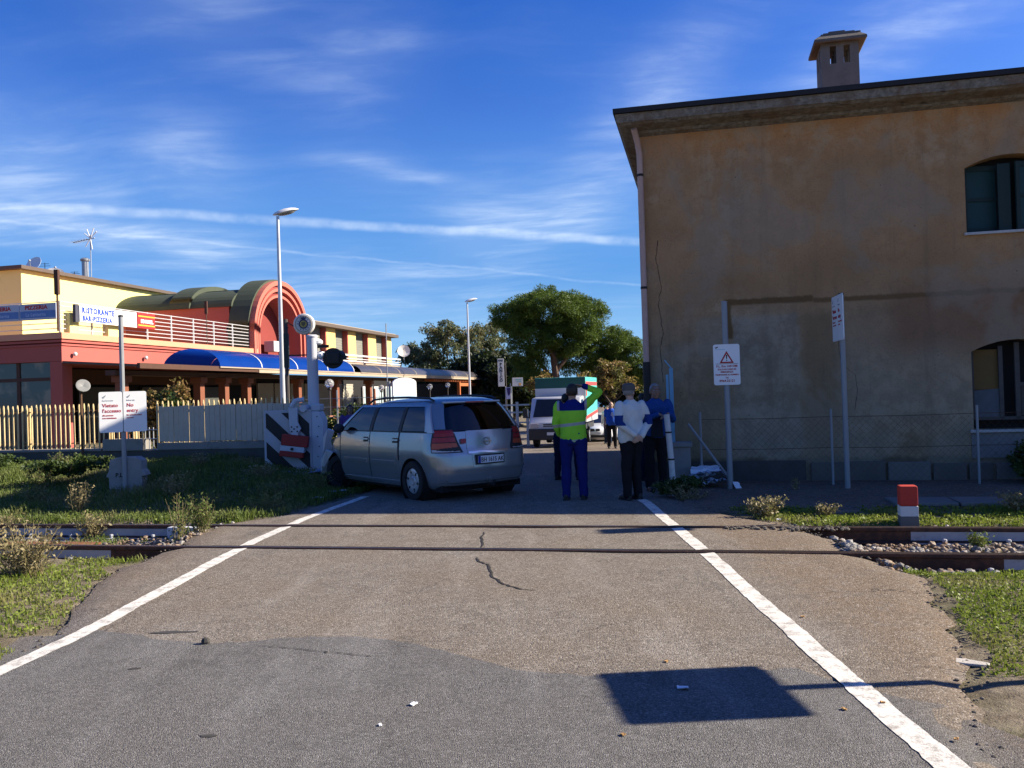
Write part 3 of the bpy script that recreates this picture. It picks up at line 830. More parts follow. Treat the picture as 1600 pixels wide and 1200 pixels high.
t._in(p.inputs['Base Color'], t.mix(t.ss(n, .45, .62), (.035, .04, .035), (.17, .13, .09))); p.inputs['Roughness'].default_value = .08; p.inputs['Specular IOR Level'].default_value = .6
# --- ground floor
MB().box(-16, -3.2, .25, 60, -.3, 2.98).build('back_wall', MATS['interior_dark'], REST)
MB().box(-.42, 0, 0, .42, -.3, 2.99).build('column', MATS['red_stucco'], REST)
fr = MB()
for i in range(8):
    x1 = -.42-i*1.25; x0 = x1-1.25
    f = MB(); f.box(x0, x0+.07, .10, .2, .2, 2.99); f.box(x1-.05, x1-.001, .10, .2, .2, 2.99); f.box(x0+.07, x1-.05, .10, .2, 2.42, 2.52); f.box(x0+.07, x1-.05, .10, .2, .2, .3)
    wf = f.build('shop_window', MATS['brown_timber'], REST)
    MB().box(x0+.07, x1-.05, .13, .15, .3, 2.42).build('pane', MATS['shop_glass'], wf)
    MB().box(x0+.07, x1-.05, .13, .15, 2.52, 2.985).build('pane', MATS['shop_glass'], wf)
MB().box(-16, -.44, .05, .30, -.3, .22).build('shop_wall', MATS['red_stucco'], REST)
# --- terrace band with its mouldings and coping
L = rp(34.0)
MB().box(-16, 0, 0, L, 3.0, 3.47).build('terrace_band', MATS['red_stucco'], REST)
def corner_trim(name, o, z0, z1, mat):
    MB().add([(-16, -o, z0), (o, -o, z0), (o, L, z0), (-16, L, z0), (-16, -o, z1), (o, -o, z1), (o, L, z1), (-16, L, z1)], [(0, 1, 5, 4), (1, 2, 6, 5), (4, 5, 6, 7), (3, 2, 1, 0), (2, 3, 7, 6), (3, 0, 4, 7)]).build(name, mat, REST)
corner_trim('moulding', .04, 3.472, 3.53, MATS['red_stucco'])
corner_trim('moulding', -.03, 3.532, 3.57, MATS['dark_red'])
corner_trim('moulding', .07, 3.572, 3.64, MATS['red_stucco'])
corner_trim('moulding', .02, 3.642, 3.67, MATS['dark_red'])
corner_trim('coping', .11, 3.672, 3.86, MATS['salmon_coping'])
# --- terrace railing: posts and thin rails
def railing(par, p0, p1, z0, z1, n, posts, r=.016):
    rg = None
    p0 = Vector(p0); p1 = Vector(p1)
    for k in range(n):
        z = lerp(z0, z1, k/(n-1)); MB().tube([p0+Vector((0, 0, z)), p1+Vector((0, 0, z))], r, 6).build('rail', MATS['white_metal'], par)
    for k in range(posts):
        q = p0.lerp(p1, k/(posts-1)); MB().tube([q+Vector((0, 0, 3.86)), q+Vector((0, 0, z1+.02))], .03, 6).build('post', MATS['white_metal'], par)
rg = thing('terrace_railing', 'white metal railing round the roof terrace of the red restaurant', 'railing', W(RU, RV, 0), -A)
railing(rg, (-.1, -.03+.1, 0), (-.1, L-.3, 0), 4.0, 4.82, 7, 9)
railing(rg, (-16, .07, 0), (-.1, .07, 0), 4.0, 4.82, 6, 8)
MB().box(-.2, .02, .35, .75, 3.86, 4.5).build('pier', MATS['yellow_stucco'], REST)
MB().box(-.2, .02, 2.1, 2.6, 3.86, 4.45).build('pier', MATS['yellow_stucco'], REST)
# --- yellow upper storey
MB().box(-22, -6.8, rp(28.4), rp(39), 3.5, 7.0).build('upper_storey', MATS['yellow_stucco'], REST)
MB().box(-22.2, -6.55, rp(28.4)-.25, rp(39.2), 7.002, 7.14).build('flat_roof', MATS['roof_brown'], REST)
# --- vaulted roof running back from the arch
CY = rp(36.3)
def vault(name, x0, x1, hw, zs, zt, mat, n=20, th=.12):
    def arc(hw, zt): return [(CY+hw*cos(pi*(1-k/n)), zs+(zt-zs)*sin(pi*k/n)) for k in range(n+1)]
    o = arc(hw, zt); i_ = arc(hw-th, zt-th)
    q = MB()
    for k in range(n):
        quad = [o[k], o[k+1], i_[k+1], i_[k]]
        q.prism(quad, x0, x1, 'X')
    return q.build(name, mat, REST, smooth=True)
vault('vaulted_roof', -7.2, -1.0, 2.50, 5.76, 6.76, MATS['green_felt'])
vault('roof_rib', -4.0, -3.0, 2.60, 5.76, 6.98, MATS['green_felt'], th=.30)
MB().box(-6.8, -1.16, CY-2.42, CY+2.42, 3.86, 5.82).build('vault_wall', MATS['red_stucco'], REST)
MB().box(-6.3, -5.3, CY-2.44, CY-2.43, 3.86, 5.2).build('door', MATS['dark_red'], REST)
# the arch: nested parabolic rings, the niche behind them in dark red
def para(hw, zt, z0=3.0, n=26):
    zs = zt-hw*.96
    return [(CY-hw, z0)]+[(CY-hw*cos(pi*k/n), zs+hw*.96*sin(pi*k/n)) for k in range(n+1)]+[(CY+hw, z0)]
def arch_ring(name, hw, zt, th, x0, x1, mat):
    o = para(hw, zt); i_ = para(hw-th, zt-th*1.05)
    q = MB()
    for k in range(len(o)-1): q.prism([o[k], o[k+1], i_[k+1], i_[k]], x0, x1, 'X')
    return q.build(name, mat, REST, smooth=True, angle=30)
arch_ring('roof_rib', 2.74, 7.16, .13, -1.05, -.10, MATS['green_felt'])
ORNG = M('arch_orange', (.50, .135, .095), .85, var=.08)
arch_ring('arch', 2.66, 7.08, .19, -.095, .16, ORNG)
arch_ring('arch', 2.47, 6.88, .14, -1.3, .02, M('arch_red', (.30, .06, .048), .85, var=.1))
arch_ring('arch', 2.33, 6.74, .13, -1.3, .10, ORNG)
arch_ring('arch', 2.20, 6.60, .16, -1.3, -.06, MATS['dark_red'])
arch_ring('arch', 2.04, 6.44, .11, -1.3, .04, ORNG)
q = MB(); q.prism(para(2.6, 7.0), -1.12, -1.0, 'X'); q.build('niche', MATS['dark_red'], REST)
MB().box(-.8, -.3, CY-.1, CY+.7, 3.86, 4.35).build('cooling_unit', MATS['white_metal'], REST, bevel=.02)
# --- row of first floor windows with yellow piers
y0, y1 = rp(38.9), rp(50.8)
MB().box(-9, -.42, y0, y1, 3.3, 5.28).build('window_storey', MATS['dark_red'], REST)
MB().box(-9.2, .35, y0-.1, y1+.35, 5.29, 5.46).build('roof_slab', MATS['roof_brown'], REST)
MB().box(-9, .18, y0-.06, y1+.28, 5.462, 5.52).build('gutter', MATS['fascia'], REST)
for a, b in ((41.3, 42.4), (44.1, 45.15), (47.0, 48.2), (50.0, 50.8)):
    MB().box(-.40, -.02, rp(a), rp(b), 3.5, 5.285).build('pier', MATS['orange_yellow'], REST)
    MB().box(-.40, -.03, rp(a)-.10, rp(a)-.002, 3.5, 5.284).build('reveal', MATS['red_stucco'], REST)
for a, b in ((38.95, 41.2), (42.42, 44.0), (45.17, 46.9), (48.22, 49.9)):
    sh = MB()
    k = 0; z = 3.75
    while z < 5.27: sh.box(-.40, -.33+.012*(k % 2), rp(a), rp(b), z, z+.062); z += .068; k += 1
    sh.build('roller_shutter', MATS['grey_shutter'], REST)
bal = MB(); bal.box(.5, .56, y0, y1, 3.55, 3.62); bal.box(.5, .56, y0, y1, 3.86, 3.95); bal.box(.5, .54, y0, y1, 3.7, 3.74)
bal.build('balcony_rail', MATS['white_metal'], REST)
MB().box(-.4, .62, y0, y1, 3.32, 3.5).build('balcony_slab', MATS['fascia'], REST)
# --- ground floor under the canopy: shutters, white windows, columns
for i in range(7):
    a = 39.6+i*1.75
    sh = MB(); z = .3; k = 0
    while z < 2.45: sh.box(-3.15, -3.06+.02*(k % 2), rp(a), rp(a)+1.6, z, z+.095); z += .1; k += 1
    sh.build('roller_shutter', MATS['cream_shutter'], REST)
for i, a in enumerate((53.4, 55.4, 57.6, 59.8)):
    f = MB().box(-3.15, -3.08, rp(a), rp(a)+1.7, .9, 2.35).build('window', MATS['white_metal'], REST)
    for j in range(2): MB().box(-3.075, -3.05, rp(a)+.1+j*.8, rp(a)+.8+j*.8, 1.0, 2.25).build('pane', M('pale_pane', (.42, .52, .54), .12, var=.2), f)
MB().box(-3.16, -3.02, 0, rp(39.4), 2.4, 2.95).build('lintel', MATS['brown_timber'], REST)
for i in range(4):
    MB().box(-3.15, -3.03, .8+i*3.6, 3.2+i*3.6, .2, 2.3).build('door', M('grille_grey', (.06, .065, .06), .6, var=.3, scale=4), REST)
for v in (22.8, 26.9, 28.5, 30.1, 34.4, 38.4, 42.6, 46.6):
    c = MB().box(1.5, 1.78, rp(v), rp(v)+.28, -.3, 2.5).build('column', M('brown_column', (.20, .066, .032), .75, var=.2, scale=4), REST, bevel=.02)
    MB().box(1.42, 1.86, rp(v)-.06, rp(v)+.34, 2.3, 2.5).build('capital', M('brown_column'), c, bevel=.02)
MB().box(1.45, 1.80, .05, rp(69), 2.505, 2.66).build('beam', MATS['brown_timber'], REST)
MB().add([(.0, .02, 2.93), (2.55, .02, 2.74), (2.55, rp(69.5), 2.74), (.0, rp(69.5), 2.93), (0, .02, 2.99), (2.55, .02, 2.80), (2.55, rp(69.5), 2.80), (0, rp(69.5), 2.99)],
         [(3, 2, 1, 0), (4, 5, 6, 7), (0, 1, 5, 4), (1, 2, 6, 5), (2, 3, 7, 6)]).build('awning_roof', MATS['roof_brown'], REST)
MB().box(2.56, 2.68, rp(29.4), rp(69.5), 2.66, 2.83).build('fascia_board', MATS['fascia'], REST)
MB().box(2.56, 2.66, .02, rp(29.4)-.01, 2.68, 2.84).build('fascia_board', MATS['brown_timber'], REST)
# --- curved plastic canopies
m, t, p = new_mat('blue_sheet'); n = t.noise(t.obj(), 2, 5, .6)
t._in(p.inputs['Base Color'], t.mix(n, (.003, .038, .25), (.006, .062, .36))); p.inputs['Roughness'].default_value = .22
tl = t.n.new('ShaderNodeBsdfTranslucent'); tl.inputs[0].default_value = (.01, .09, .55, 1); mx = t.n.new('ShaderNodeMixShader'); mx.inputs[0].default_value = .4
t.l.new(p.outputs[0], mx.inputs[1]); t.l.new(tl.outputs[0], mx.inputs[2]); t.l.new(mx.outputs[0], [x for x in t.n if x.type == 'OUTPUT_MATERIAL'][0].inputs[0])
BLUE = m
DARKC = M('smoked_sheet', (.05, .048, .055), .35, var=.3, scale=2, dirt=.2, dirtcol=(.2, .17, .14))
def canopy(name, v0, v1, mat, zt=3.49, zb=2.84, x1=2.66):
    n = 16; xc, hw_ = 1.585, 1.11; pr = [(xc-hw_*cos(pi*k/n), zb+(zt-zb)*sin(pi*k/n)) for k in range(n+1)]
    sec = max(1, round((v1-v0)/2.7))
    for s in range(sec):
        a = rp(lerp(v0, v1, s/sec)); b = rp(lerp(v0, v1, (s+1)/sec))
        q = MB(); vs = [(x, y, z) for y in (a, b-.05) for x, z in pr]
        q.add(vs, [(k, k+1, k+n+2, k+n+1) for k in range(n)])
        q.build(name, mat, REST, smooth=True)
        r = MB(); vs = [(x, y, z+.014) for y in (b-.06, b+.01) for x, z in pr]; r.add(vs, [(k, k+1, k+n+2, k+n+1) for k in range(n)])
        r.build('canopy_rib', MATS['white_metal'] if name == 'canopy_sheet' else MATS['fascia'], REST, smooth=True)
        st = MB(); st.box(x1-.03, x1+.05, a, b, zb-.05, zb-.005)
        for d in range(2): st.ball((x1*.75, lerp(a, b, .3+.4*d), zb+(zt-zb)*.68), .03, 6)
        st.build('canopy_edge', MATS['fascia'], REST)
    MB().prism(pr, rp(v1)-.03, rp(v1)+.012, 'Y').build('canopy_end', mat, REST)
canopy('canopy_sheet', 26.7, 38.4, BLUE)
canopy('smoked_canopy', 39.2, 61.5, DARKC, 3.32, 2.84)
# lattice of small beam ends and the orange glazed porch at the far end
for i in range(22):
    MB().box(1.85, 2.5, rp(51.5)+i*.42, rp(51.5)+i*.42+.12, 2.50, 2.64).build('rafter', MATS['orange_timber'], REST)
pc = MB()
for v in (57.6, 60.5, 63.5, 66.5, 69.3): MB().box(2.2, 2.4, rp(v), rp(v)+.2, -1, 2.66).build('porch_post', MATS['orange_timber'], REST)
MB().box(2.22, 2.38, rp(57.8), rp(69.3), 2.2, 2.42).build('porch_beam', MATS['orange_timber'], REST)
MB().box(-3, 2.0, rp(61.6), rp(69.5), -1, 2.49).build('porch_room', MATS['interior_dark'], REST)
for y in (.45, 3.9, 6.1): MB().ball((.10, y, 3.22), .07, 8).build('wall_lamp', MATS['white_metal'], REST, smooth=True)
# roof clutter of the yellow block
def dish(name, label, loc, r, rz, tilt, mat):
    d = thing(name, label, 'satellite dish', loc, 0)
    X = Matrix.Translation((0, 0, .55)) @ Matrix.Rotation(rz, 4, 'Z') @ Matrix.Rotation(pi/2-tilt, 4, 'X')
    MB().lathe([(1e-6, 0), (r*.5, r*.06), (r, r*.25), (r, r*.27), (r*.5, r*.09), (1e-6, .03)], 20, 0, X).build('reflector', mat, d, smooth=True)
    b = MB(); b.tube([(0, 0, 0), (0, 0, .55)], .035, 8); b.tube([X @ Vector((0, -r*.9, .1*r)), X @ Vector((0, 0, r*.9))], .015, 6); b.ball(X @ Vector((0, 0, r*.9)), .05, 8)
    b.build('mount', M('galvanised', (.36, .37, .38), .45, .6, var=.15, scale=10), d)
    return d
M('dish_white', (.78, .78, .76), .5, var=.05); M('dish_metal', (.45, .45, .45), .35, .5)
dish('satellite_dish', 'white round satellite dish on the roof of the yellow block', W(-27.0, 30.6, 7.0), .36, radians(-15), .5, MATS['dish_white'])
dish('satellite_dish', 'small grey metal dish beside the white one on the yellow block', W(-26.8, 31.5, 6.75), .34, radians(30), .9, MATS['dish_metal'])
dish('satellite_dish', 'white dish at the end of the restaurant beside the trees', W(-18.4, 51.6, 3.9), .40, radians(10), .3, MATS['dish_white'])
fl = MB(); fl.lathe([(.14, 0), (.14, .95)], 14); fl.lathe([(.18, .95), (.20, 1.0), (.20, 1.04), (.1, 1.1)], 14)
tag(fl.build('flue_pipe', M('galvanised'), None, smooth=True, loc=W(-26.6, 33.1, 7.1), rot=(0, 0, 0)), 'grey metal flue pipe on the roof of the yellow block', 'flue')
an = thing('television_antenna', 'television aerial with forked rods beside the flue pipe', 'antenna', W(-26.3, 33.1, 7.1), radians(-20))
MB().tube([(0, 0, 0), (0, 0, 2.1)], .02, 6).build('mast', M('galvanised'), an)
q = MB(); q.tube([(-1.0, 0, 1.85), (.25, 0, 1.95)], .018, 6)
for k in range(7): q.tube([(-1.0+k*.15, -.22, 1.85+.01*k), (-1.0+k*.15, .22, 1.85+.01*k)], .009, 5)
q.build('yagi', M('galvanised'), an)
q = MB()
for a in (.6, 1.1, 2.1, 2.6, 3.9, 4.9): q.tube([(0, 0, 1.95), (.42*cos(a), .02, 1.95+.5*sin(a))], .02, 6)
q.build('fork', MATS['dish_white'], an)
for i, (u, h) in enumerate(((-28.6, 1.0), (-27.9, .7), (-29.8, .4))):
    q = MB(); q.tube([(0, 0, 0), (0, 0, h)], .014, 5); q.tube([(-.25, 0, h*.85), (.25, 0, h*.85)], .01, 5); q.tube([(-.18, 0, h*.95), (.18, 0, h*.95)], .01, 5)
    tag(q.build('roof_aerial', M('black_paint'), None, loc=W(u, 33+i, 7.1)), ('tallest', 'middle', 'shortest')[i]+' thin aerial standing on the left end of the yellow roof', 'antenna', 'thin aerials on the yellow roof')
# --- signs hung on the terrace railing
M('sign_white', (.80, .80, .78), .45, var=.04); M('sign_blue', (.01, .06, .42), .5); M('sign_red', (.62, .02, .02), .5); M('sign_dark', (.05, .05, .07), .6)
M('letter_blue', (.012, .05, .33), .5); M('letter_red', (.42, .03, .03), .5); M('letter_black', (.012, .012, .012), .6); M('sign_grey', (.42, .45, .53), .5, var=.06); M('gold', (.60, .36, .04), .5); M('letter_white', (.78, .78, .76), .5)
sg = thing('restaurant_sign', 'long white sign reading ristorante bar pizzeria hung on the terrace railing', 'sign', W(RU+.12, 22.95, 0), -A)
MB().box(0, .10, 0, 2.74, 4.22, 4.73).build('panel', MATS['sign_white'], sg, bevel=.01)
MB().box(-.02, .08, -.16, -.02, 4.20, 4.75).build('side_panel', MATS['sign_dark'], sg)
X = lambda y, z: Matrix.Translation((.103, y, z)) @ Matrix.Rotation(pi/2, 4, 'Z') @ Matrix.Rotation(pi/2, 4, 'X')
text('RISTORANTE', .235, MATS['letter_blue'], sg, X(.10, 4.51), sx=.92, bold=.014, sp=1.22)
text('BAR-PIZZERIA', .215, MATS['letter_blue'], sg, X(.12, 4.27), sx=.86, bold=.013, sp=1.2)
MB().prism([(2.12, 4.42), (2.3, 4.38), (2.52, 4.45), (2.5, 4.52), (2.3, 4.49)], .101, .104, 'X').build('emblem', M('pale_blue', (.45, .62, .75), .6), sg)
rs = thing('beer_sign', 'red sign box with gold bands beside the white ristorante sign', 'sign', W(RU+.12, 25.72, 0), -A)
MB().box(0, .12, 0, .93, 4.22, 4.74).build('panel', MATS['sign_red'], rs, bevel=.01)
for z in (4.29, 4.60): MB().box(.121, .125, .01, .92, z, z+.05).build('band', MATS['gold'], rs)
text('KNOEL', .165, MATS['letter_white'], rs, Matrix.Translation((.123, .15, 4.40)) @ Matrix.Rotation(pi/2, 4, 'Z') @ Matrix.Rotation(pi/2, 4, 'X'), sx=1.25, bold=.01)
for i in range(2):
    s = thing('pizzeria_sign', 'grey and blue pizzeria sign panel on the shaded front terrace, ' + ('nearest the corner post' if i == 0 else 'second from the corner post' if i == 1 else 'further round to the left'), 'sign', W(RU-.02-1.30*(i+1), 22.36, 0), -A, 'pizzeria sign panels')
    MB().box(.008, 1.292, -.12, -.02, 4.27, 4.76).build('panel', MATS['sign_grey'], s, bevel=.008)
    MB().box(.03, 1.27, -.124, -.121, 4.33, 4.54).build('stripe', M('stripe_blue', (.10, .19, .42), .5, var=.2), s)
    text('PIZZERIA', .165, MATS['letter_red'], s, face_text(.20, -.1225, 4.59), sx=1.18, bold=.008)
    text('La Lanterna', .15, M('letter_pale', (.42, .50, .68), .6), s, face_text(.22, -.1245, 4.38), sx=1.0)
q = MB().tube([(0, 0, 3.9), (0, 0, 5.0)], .03, 6); q.box(-.06, .06, -.06, .06, 5.0, 5.75)
tag(q.build('corner_light', MATS['brown_timber'], None, loc=W(RU-.02, 22.3, 0)), 'dark narrow lantern post on the terrace corner above the signs', 'lantern')
tag(MB().tube([(0, 0, 3.9), (0, 0, 5.1)], .025, 6).box(-.05, .05, -.05, .05, 5.1, 5.6).build('corner_light', MATS['brown_timber'], None, loc=W(RU-.1, 30.4, 0)), 'dark narrow lantern post on the terrace below the vaulted roof', 'lantern')

# ------------------------------------------------------------------ boundary wall and picket fence
FV = 16.5
M('old_concrete_wall', (.24, .22, .19), .95, var=.3, scale=2.5, dirt=.5, bump=.5, bscale=25)
M('dark_retaining', (.08, .075, .065), .95, var=.4, scale=2.5, dirt=.5, bump=.6, bscale=20)
bw = thing('boundary_wall', 'low concrete wall carrying the yellow picket fence above the grass bank', 'wall', W(0, FV, 0), -A)
MB().box(-30, -7.75, -.02, .22, -.5, .60).build('wall_base', MATS['dark_retaining'], bw)
MB().box(-12.9, -11.9, -.06, .24, .602, .86).build('kerb', MATS['old_concrete_wall'], bw, bevel=.02)
MB().box(-11.55, -7.75, -.04, .24, .602, .76).build('kerb', MATS['old_concrete_wall'], bw, bevel=.02)
MB().box(-30, -12.95, -.04, .22, .602, .66).build('kerb', MATS['old_concrete_wall'], bw, bevel=.02)
M('yellow_picket', (.60, .46, .23), .7, var=.25, scale=9, dirt=.5, dirtcol=(.20, .085, .03), bump=.2)
M('rusty_post', (.10, .05, .025), .85, var=.4, scale=10)
pf = thing('picket_fence', 'yellow painted metal picket fence with rusty stains on the low wall', 'fence', W(0, FV, 0), -A)
pk = MB(); pk.tube([(0, 0, .67), (0, 0, 1.60), (0, 0, 1.66)], [.022, .022, .012], 6, flat=.8)
pme = pk.mesh('picket'); pme.materials.append(MATS['yellow_picket'])
n = 0; x = -22.0; rk = random.Random(4)
while x < -7.9:
    if not -11.9 < x < -11.55:
        link('picket', pme, None, pf, (x, 0, rk.uniform(-.01, .01)), (rk.gauss(0, .004), rk.gauss(0, .005), 0))
    x += .123
for z in (.79, 1.50): MB().tube([(-22, .03, z), (-11.9, .03, z)], .014, 5).build('rail', MATS['rusty_post'], pf); MB().tube([(-11.5, .03, z), (-7.85, .03, z)], .014, 5).build('rail', MATS['rusty_post'], pf)
for x in (-19.6, -17.1, -14.85, -12.75, -12.15, -9.62, -7.85): MB().box(x-.03, x+.03, .03, .09, .45, 1.6).build('post', MATS['yellow_picket'], pf)
M('sheet_metal', (.50, .42, .32), .75, var=.16, scale=3, dirt=.35, dirtcol=(.16, .09, .05))
for i in range(29):
    x0 = -11.5+i*.123
    MB().box(x0+.005, x0+.119, -.046-(i % 3)*.004, -.030-(i % 3)*.004, .77+rk.uniform(0, .02), 1.545+rk.uniform(-.012, .012)).build('sheet', MATS['sheet_metal'], pf)
cf = thing('wire_gate', 'narrow grey mesh gate between the yellow pickets and the sheeted fence', 'gate', W(-11.73, FV+.02, 0), -A)
q = MB()
for z in (.62, .85, 1.05): q.tube([(-.16, 0, z), (.16, 0, z)], .012, 5)
for x in (-.15, -.05, .05, .15): q.tube([(x, 0, .5), (x, 0, 1.1 if abs(x) < .1 else 1.62)], .012, 5)
q.build('mesh', M('galvanised'), cf)
# rusty pole with a round lamp, in front of the fence
rpole = thing('floodlight', 'round grey lamp on a thin rusty pole behind the left pickets', 'lamp', W(-13.35, FV-.12, 0), -A)
MB().tube([(0, 0, .2), (-.01, 0, 1.95)], .028, 8).build('pole', MATS['rusty_post'], rpole)
MB().lathe([(.03, -.14), (.09, -.10), (.145, 0), (.15, .03), (.12, .035), (1e-6, .0)], 16, 0, Matrix.Translation((.05, 0, 2.05)) @ Matrix.Rotation(radians(60), 4, 'Y') @ Matrix.Rotation(radians(35), 4, 'X')).build('reflector', M('lamp_grey', (.20, .20, .19), .5), rpole, smooth=True)

# ------------------------------------------------------------------ street lamps
M('lamp_pole', (.52, .53, .55), .4, .35, var=.1, scale=6); M('lamp_white', (.70, .70, .69), .45, var=.06); M('lamp_glass', (.30, .29, .25), .2)
def street_lamp(label, x, y, z, h, rz):
    s = thing('street_lamp', label, 'street lamp', (x, y, z), rz, 'street lamps')
    MB().tube([(0, 0, 0), (0, 0, .9), (0, 0, .92), (0, 0, h)], [.095, .09, .075, .042], 12).build('pole', MATS['lamp_pole'], s, smooth=True)
    # flattened teardrop head, tilted upward
    hd = MB(); n = 12; rows = []
    prof = [(-.14, .02, .01), (-.08, .075, .055), (.05, .125, .09), (.22, .155, .11), (.40, .14, .095), (.52, .09, .06), (.60, .02, .012)]
    vs = []
    for x_, wy, hz_ in prof:
        for k in range(n):
            th = 2*pi*k/n; vs.append((x_, wy*cos(th), (hz_ if sin(th) > 0 else hz_*.35)*sin(th)))
    fs = [(i*n+k, i*n+(k+1) % n, (i+1)*n+(k+1) % n, (i+1)*n+k) for i in range(len(prof)-1) for k in range(n)]+[tuple(range(n)), tuple(range((len(prof)-1)*n, len(prof)*n))]
    T = Matrix.Translation((0, 0, h+.06)) @ Matrix.Rotation(radians(-14), 4, 'Y')
    hd.add(vs, fs, 0, T); ho = hd.build('lamp_head', MATS['lamp_white'], s, smooth=True, angle=60)
    MB().ball((.24, 0, -.035), (.24, .115, .045), 12, 0, T).build('glass', MATS['lamp_glass'], ho, smooth=True)
    return s
street_lamp('tall street lamp rising behind the sheeted fence in front of the red arch', -6.42, 24, .3, 6.46, radians(12))
street_lamp('distant street lamp in front of the dark trees', -2.37, 48, -1.0, 7.75, radians(12))

# ------------------------------------------------------------------ round emblem sign, globe lamps, arched board, low wall
bp = thing('round_emblem_sign', 'round white sign with a yellow crest hung from a dark pole beside the red arch', 'sign', (-5.55, 21.2, 0), 0)
MB().tube([(0, 0, .2), (0, 0, 3.6)], .05, 8).build('pole', M('pole_brown', (.06, .05, .045), .7, var=.3), bp)
MB().box(-.06, .06, -.05, .05, 2.05+.35, 3.05+.2).build('control_box', M('dark_green', (.018, .03, .028), .6), bp, bevel=.01)
q = MB(); q.tube([(0, 0, 2.7), (.9, 0, 2.7)], .02, 6); q.tube([(0, 0, 3.55), (.3, 0, 3.35)], .014, 6); q.tube([(.52, 0, 2.7), (.52, 0, 3.2)], .02, 6)
for k in range(9): q.tube([(.02+.03*(k % 2), -.02, 2.3+.13*k), (.07-.03*(k % 2), -.02, 2.36+.13*k)], .012, 5)
q.build('bracket', MATS['pole_brown'] if 'pole_brown' in MATS else None, bp)
dx, dz = .46, 3.46
q = None
ds = MB().lathe([(.20, -.09), (.245, -.075), (.262, -.04), (.262, .04), (.245, .075), (.20, .09)], 36, 0, Matrix.Translation((dx, 0, dz)) @ Matrix.Rotation(pi/2, 4, 'X')).build('disc', M('disc_white', (.60, .58, .55), .5, var=.06), bp, smooth=True)
M('rim_gold', (.34, .26, .12), .5)
RX = Matrix.Translation((dx, -.092, dz)) @ Matrix.Rotation(pi/2, 4, 'X')
q = MB(); q.lathe([(.195, -.002), (.205, .003), (.20, .006), (.19, .003)], 36, 0, RX, hollow='ring'); q.build('ring', MATS['rim_gold'], bp)
q = MB(); q.lathe([(.085, 0), (.118, .001), (.118, .004), (.085, .005)], 32, 0, RX, hollow='ring'); q.build('ring', M('navy', (.02, .025, .09), .5), bp)
q = MB(); q.lathe([(1e-6, .004), (.084, .004), (.084, 0)], 24, 0, RX); q.build('crest', M('crest_yellow', (.52, .38, .07), .5, var=.3, scale=30), bp)
q = MB(); q.prism([(-.055, -.03), (.055, -.03), (.07, .035), (.03, .012), (0, .045), (-.03, .012), (-.07, .035)], -.003, .003, 'Z', 0, RX @ Matrix.Translation((0, .145, .003))); q.build('crown', MATS['navy'], bp)
q = MB(); q.prism([(-.05, .05), (.05, .05), (.05, -.01), (0, -.065), (-.05, -.01)], -.001, .002, 'Z', 0, RX @ Matrix.Translation((0, 0, .006))); q.build('shield', M('crest_dark', (.12, .11, .05), .6), bp)
for k in range(12):
    a = radians(-150+k*27-60)
    q = MB().box(-.009, .009, -.014, .014, 0, .004, 0, RX @ Matrix.Rotation(a, 4, 'Z') @ Matrix.Translation((0, .145, 0)))
    if not 60 < (math.degrees(a) % 360) or True: q.build('letter', MATS['navy'], bp)

m, t, p = new_mat('globe_glass'); p.inputs['Base Color'].default_value = (.8, .8, .8, 1); p.inputs['Transmission Weight'].default_value = .75; p.inputs['Roughness'].default_value = .12; p.inputs['IOR'].default_value = 1.2
def globe(x, y, z, h, label):
    g = thing('globe_lamp', label, 'lamp', (x, y, z), 0, 'globe lamps along the restaurant')
    MB().tube([(0, 0, 0), (0, 0, h-.2)], .028, 8).build('pole', MATS['pole_brown'], g)
    MB().lathe([(.04, h-.22), (.075, h-.2), (.06, h-.14), (.03, h-.1)], 12).build('collar', MATS['black_paint'], g)
    MB().ball((0, 0, h), .15, 18).build('globe', MATS['globe_glass'], g, smooth=True)
    MB().ball((0, 0, h-.02), .05, 8).build('bulb', MATS['lamp_white'], g, smooth=True)
globe(-6.0, 28.2, .25, 1.85, 'clear globe lamp to the right of the crossing signal mast')
globe(-6.4, 42.0, -.3, 2.35, 'clear globe lamp left of the white arched board')
globe(-3.9, 52, -.9, 3.1, 'clear globe lamp right of the white arched board')
globe(-4.6, 48, -.9, 3.0, 'clear globe lamp partly behind the post of the white arched board')
ab = thing('arched_board', 'blank white arched sign board on two posts near the restaurant', 'sign board', (-4.15, 33.0, -.5), radians(38))
pts = [(-.52, 1.95), (.52, 1.95), (.52, 2.62)]+[(.52*cos(pi*k/10), 2.62+.20*sin(pi*k/10)) for k in range(1, 10)]+[(-.52, 2.62)]
MB().prism(pts, -.05, .05, 'Y').build('board', MATS['sign_white'], ab, bevel=.008)
MB().box(-.50, .50, -.056, -.051, 1.98, 2.14).build('strip', M('pale_blue'), ab)
for s in (-.60, .45): MB().tube([(s, .08, 0), (s, .08, 2.7)], .045, 8).build('post', M('galvanised'), ab)
MB().tube([(-.70, .1, 0), (-.66, .1, 4.9)], .02, 6).build('whip_pole', M('galvanised'), ab)
lw = thing('entrance_wall', 'sunlit yellow entrance wall with a red cap behind the crashed car', 'wall', (-5.66, 27.6, -.35), radians(42))
MB().box(-.42, .40, 0, .3, 0, 1.30).build('wall', MATS['yellow_stucco'], lw)
MB().box(-.46, .44, -.04, .34, 1.302, 1.40).build('cap', MATS['salmon_coping'], lw, bevel=.01)
wf = thing('wire_fence', 'thin wire fence with posts in front of the cream restaurant shutters', 'fence', (-5.6, 25.5, -.1), radians(-6))
for z in (1.15, 1.45, 1.7): MB().tube([(-1.2, 0, z), (1.9, 0, z)], .008, 5).build('wire', M('galvanised'), wf)
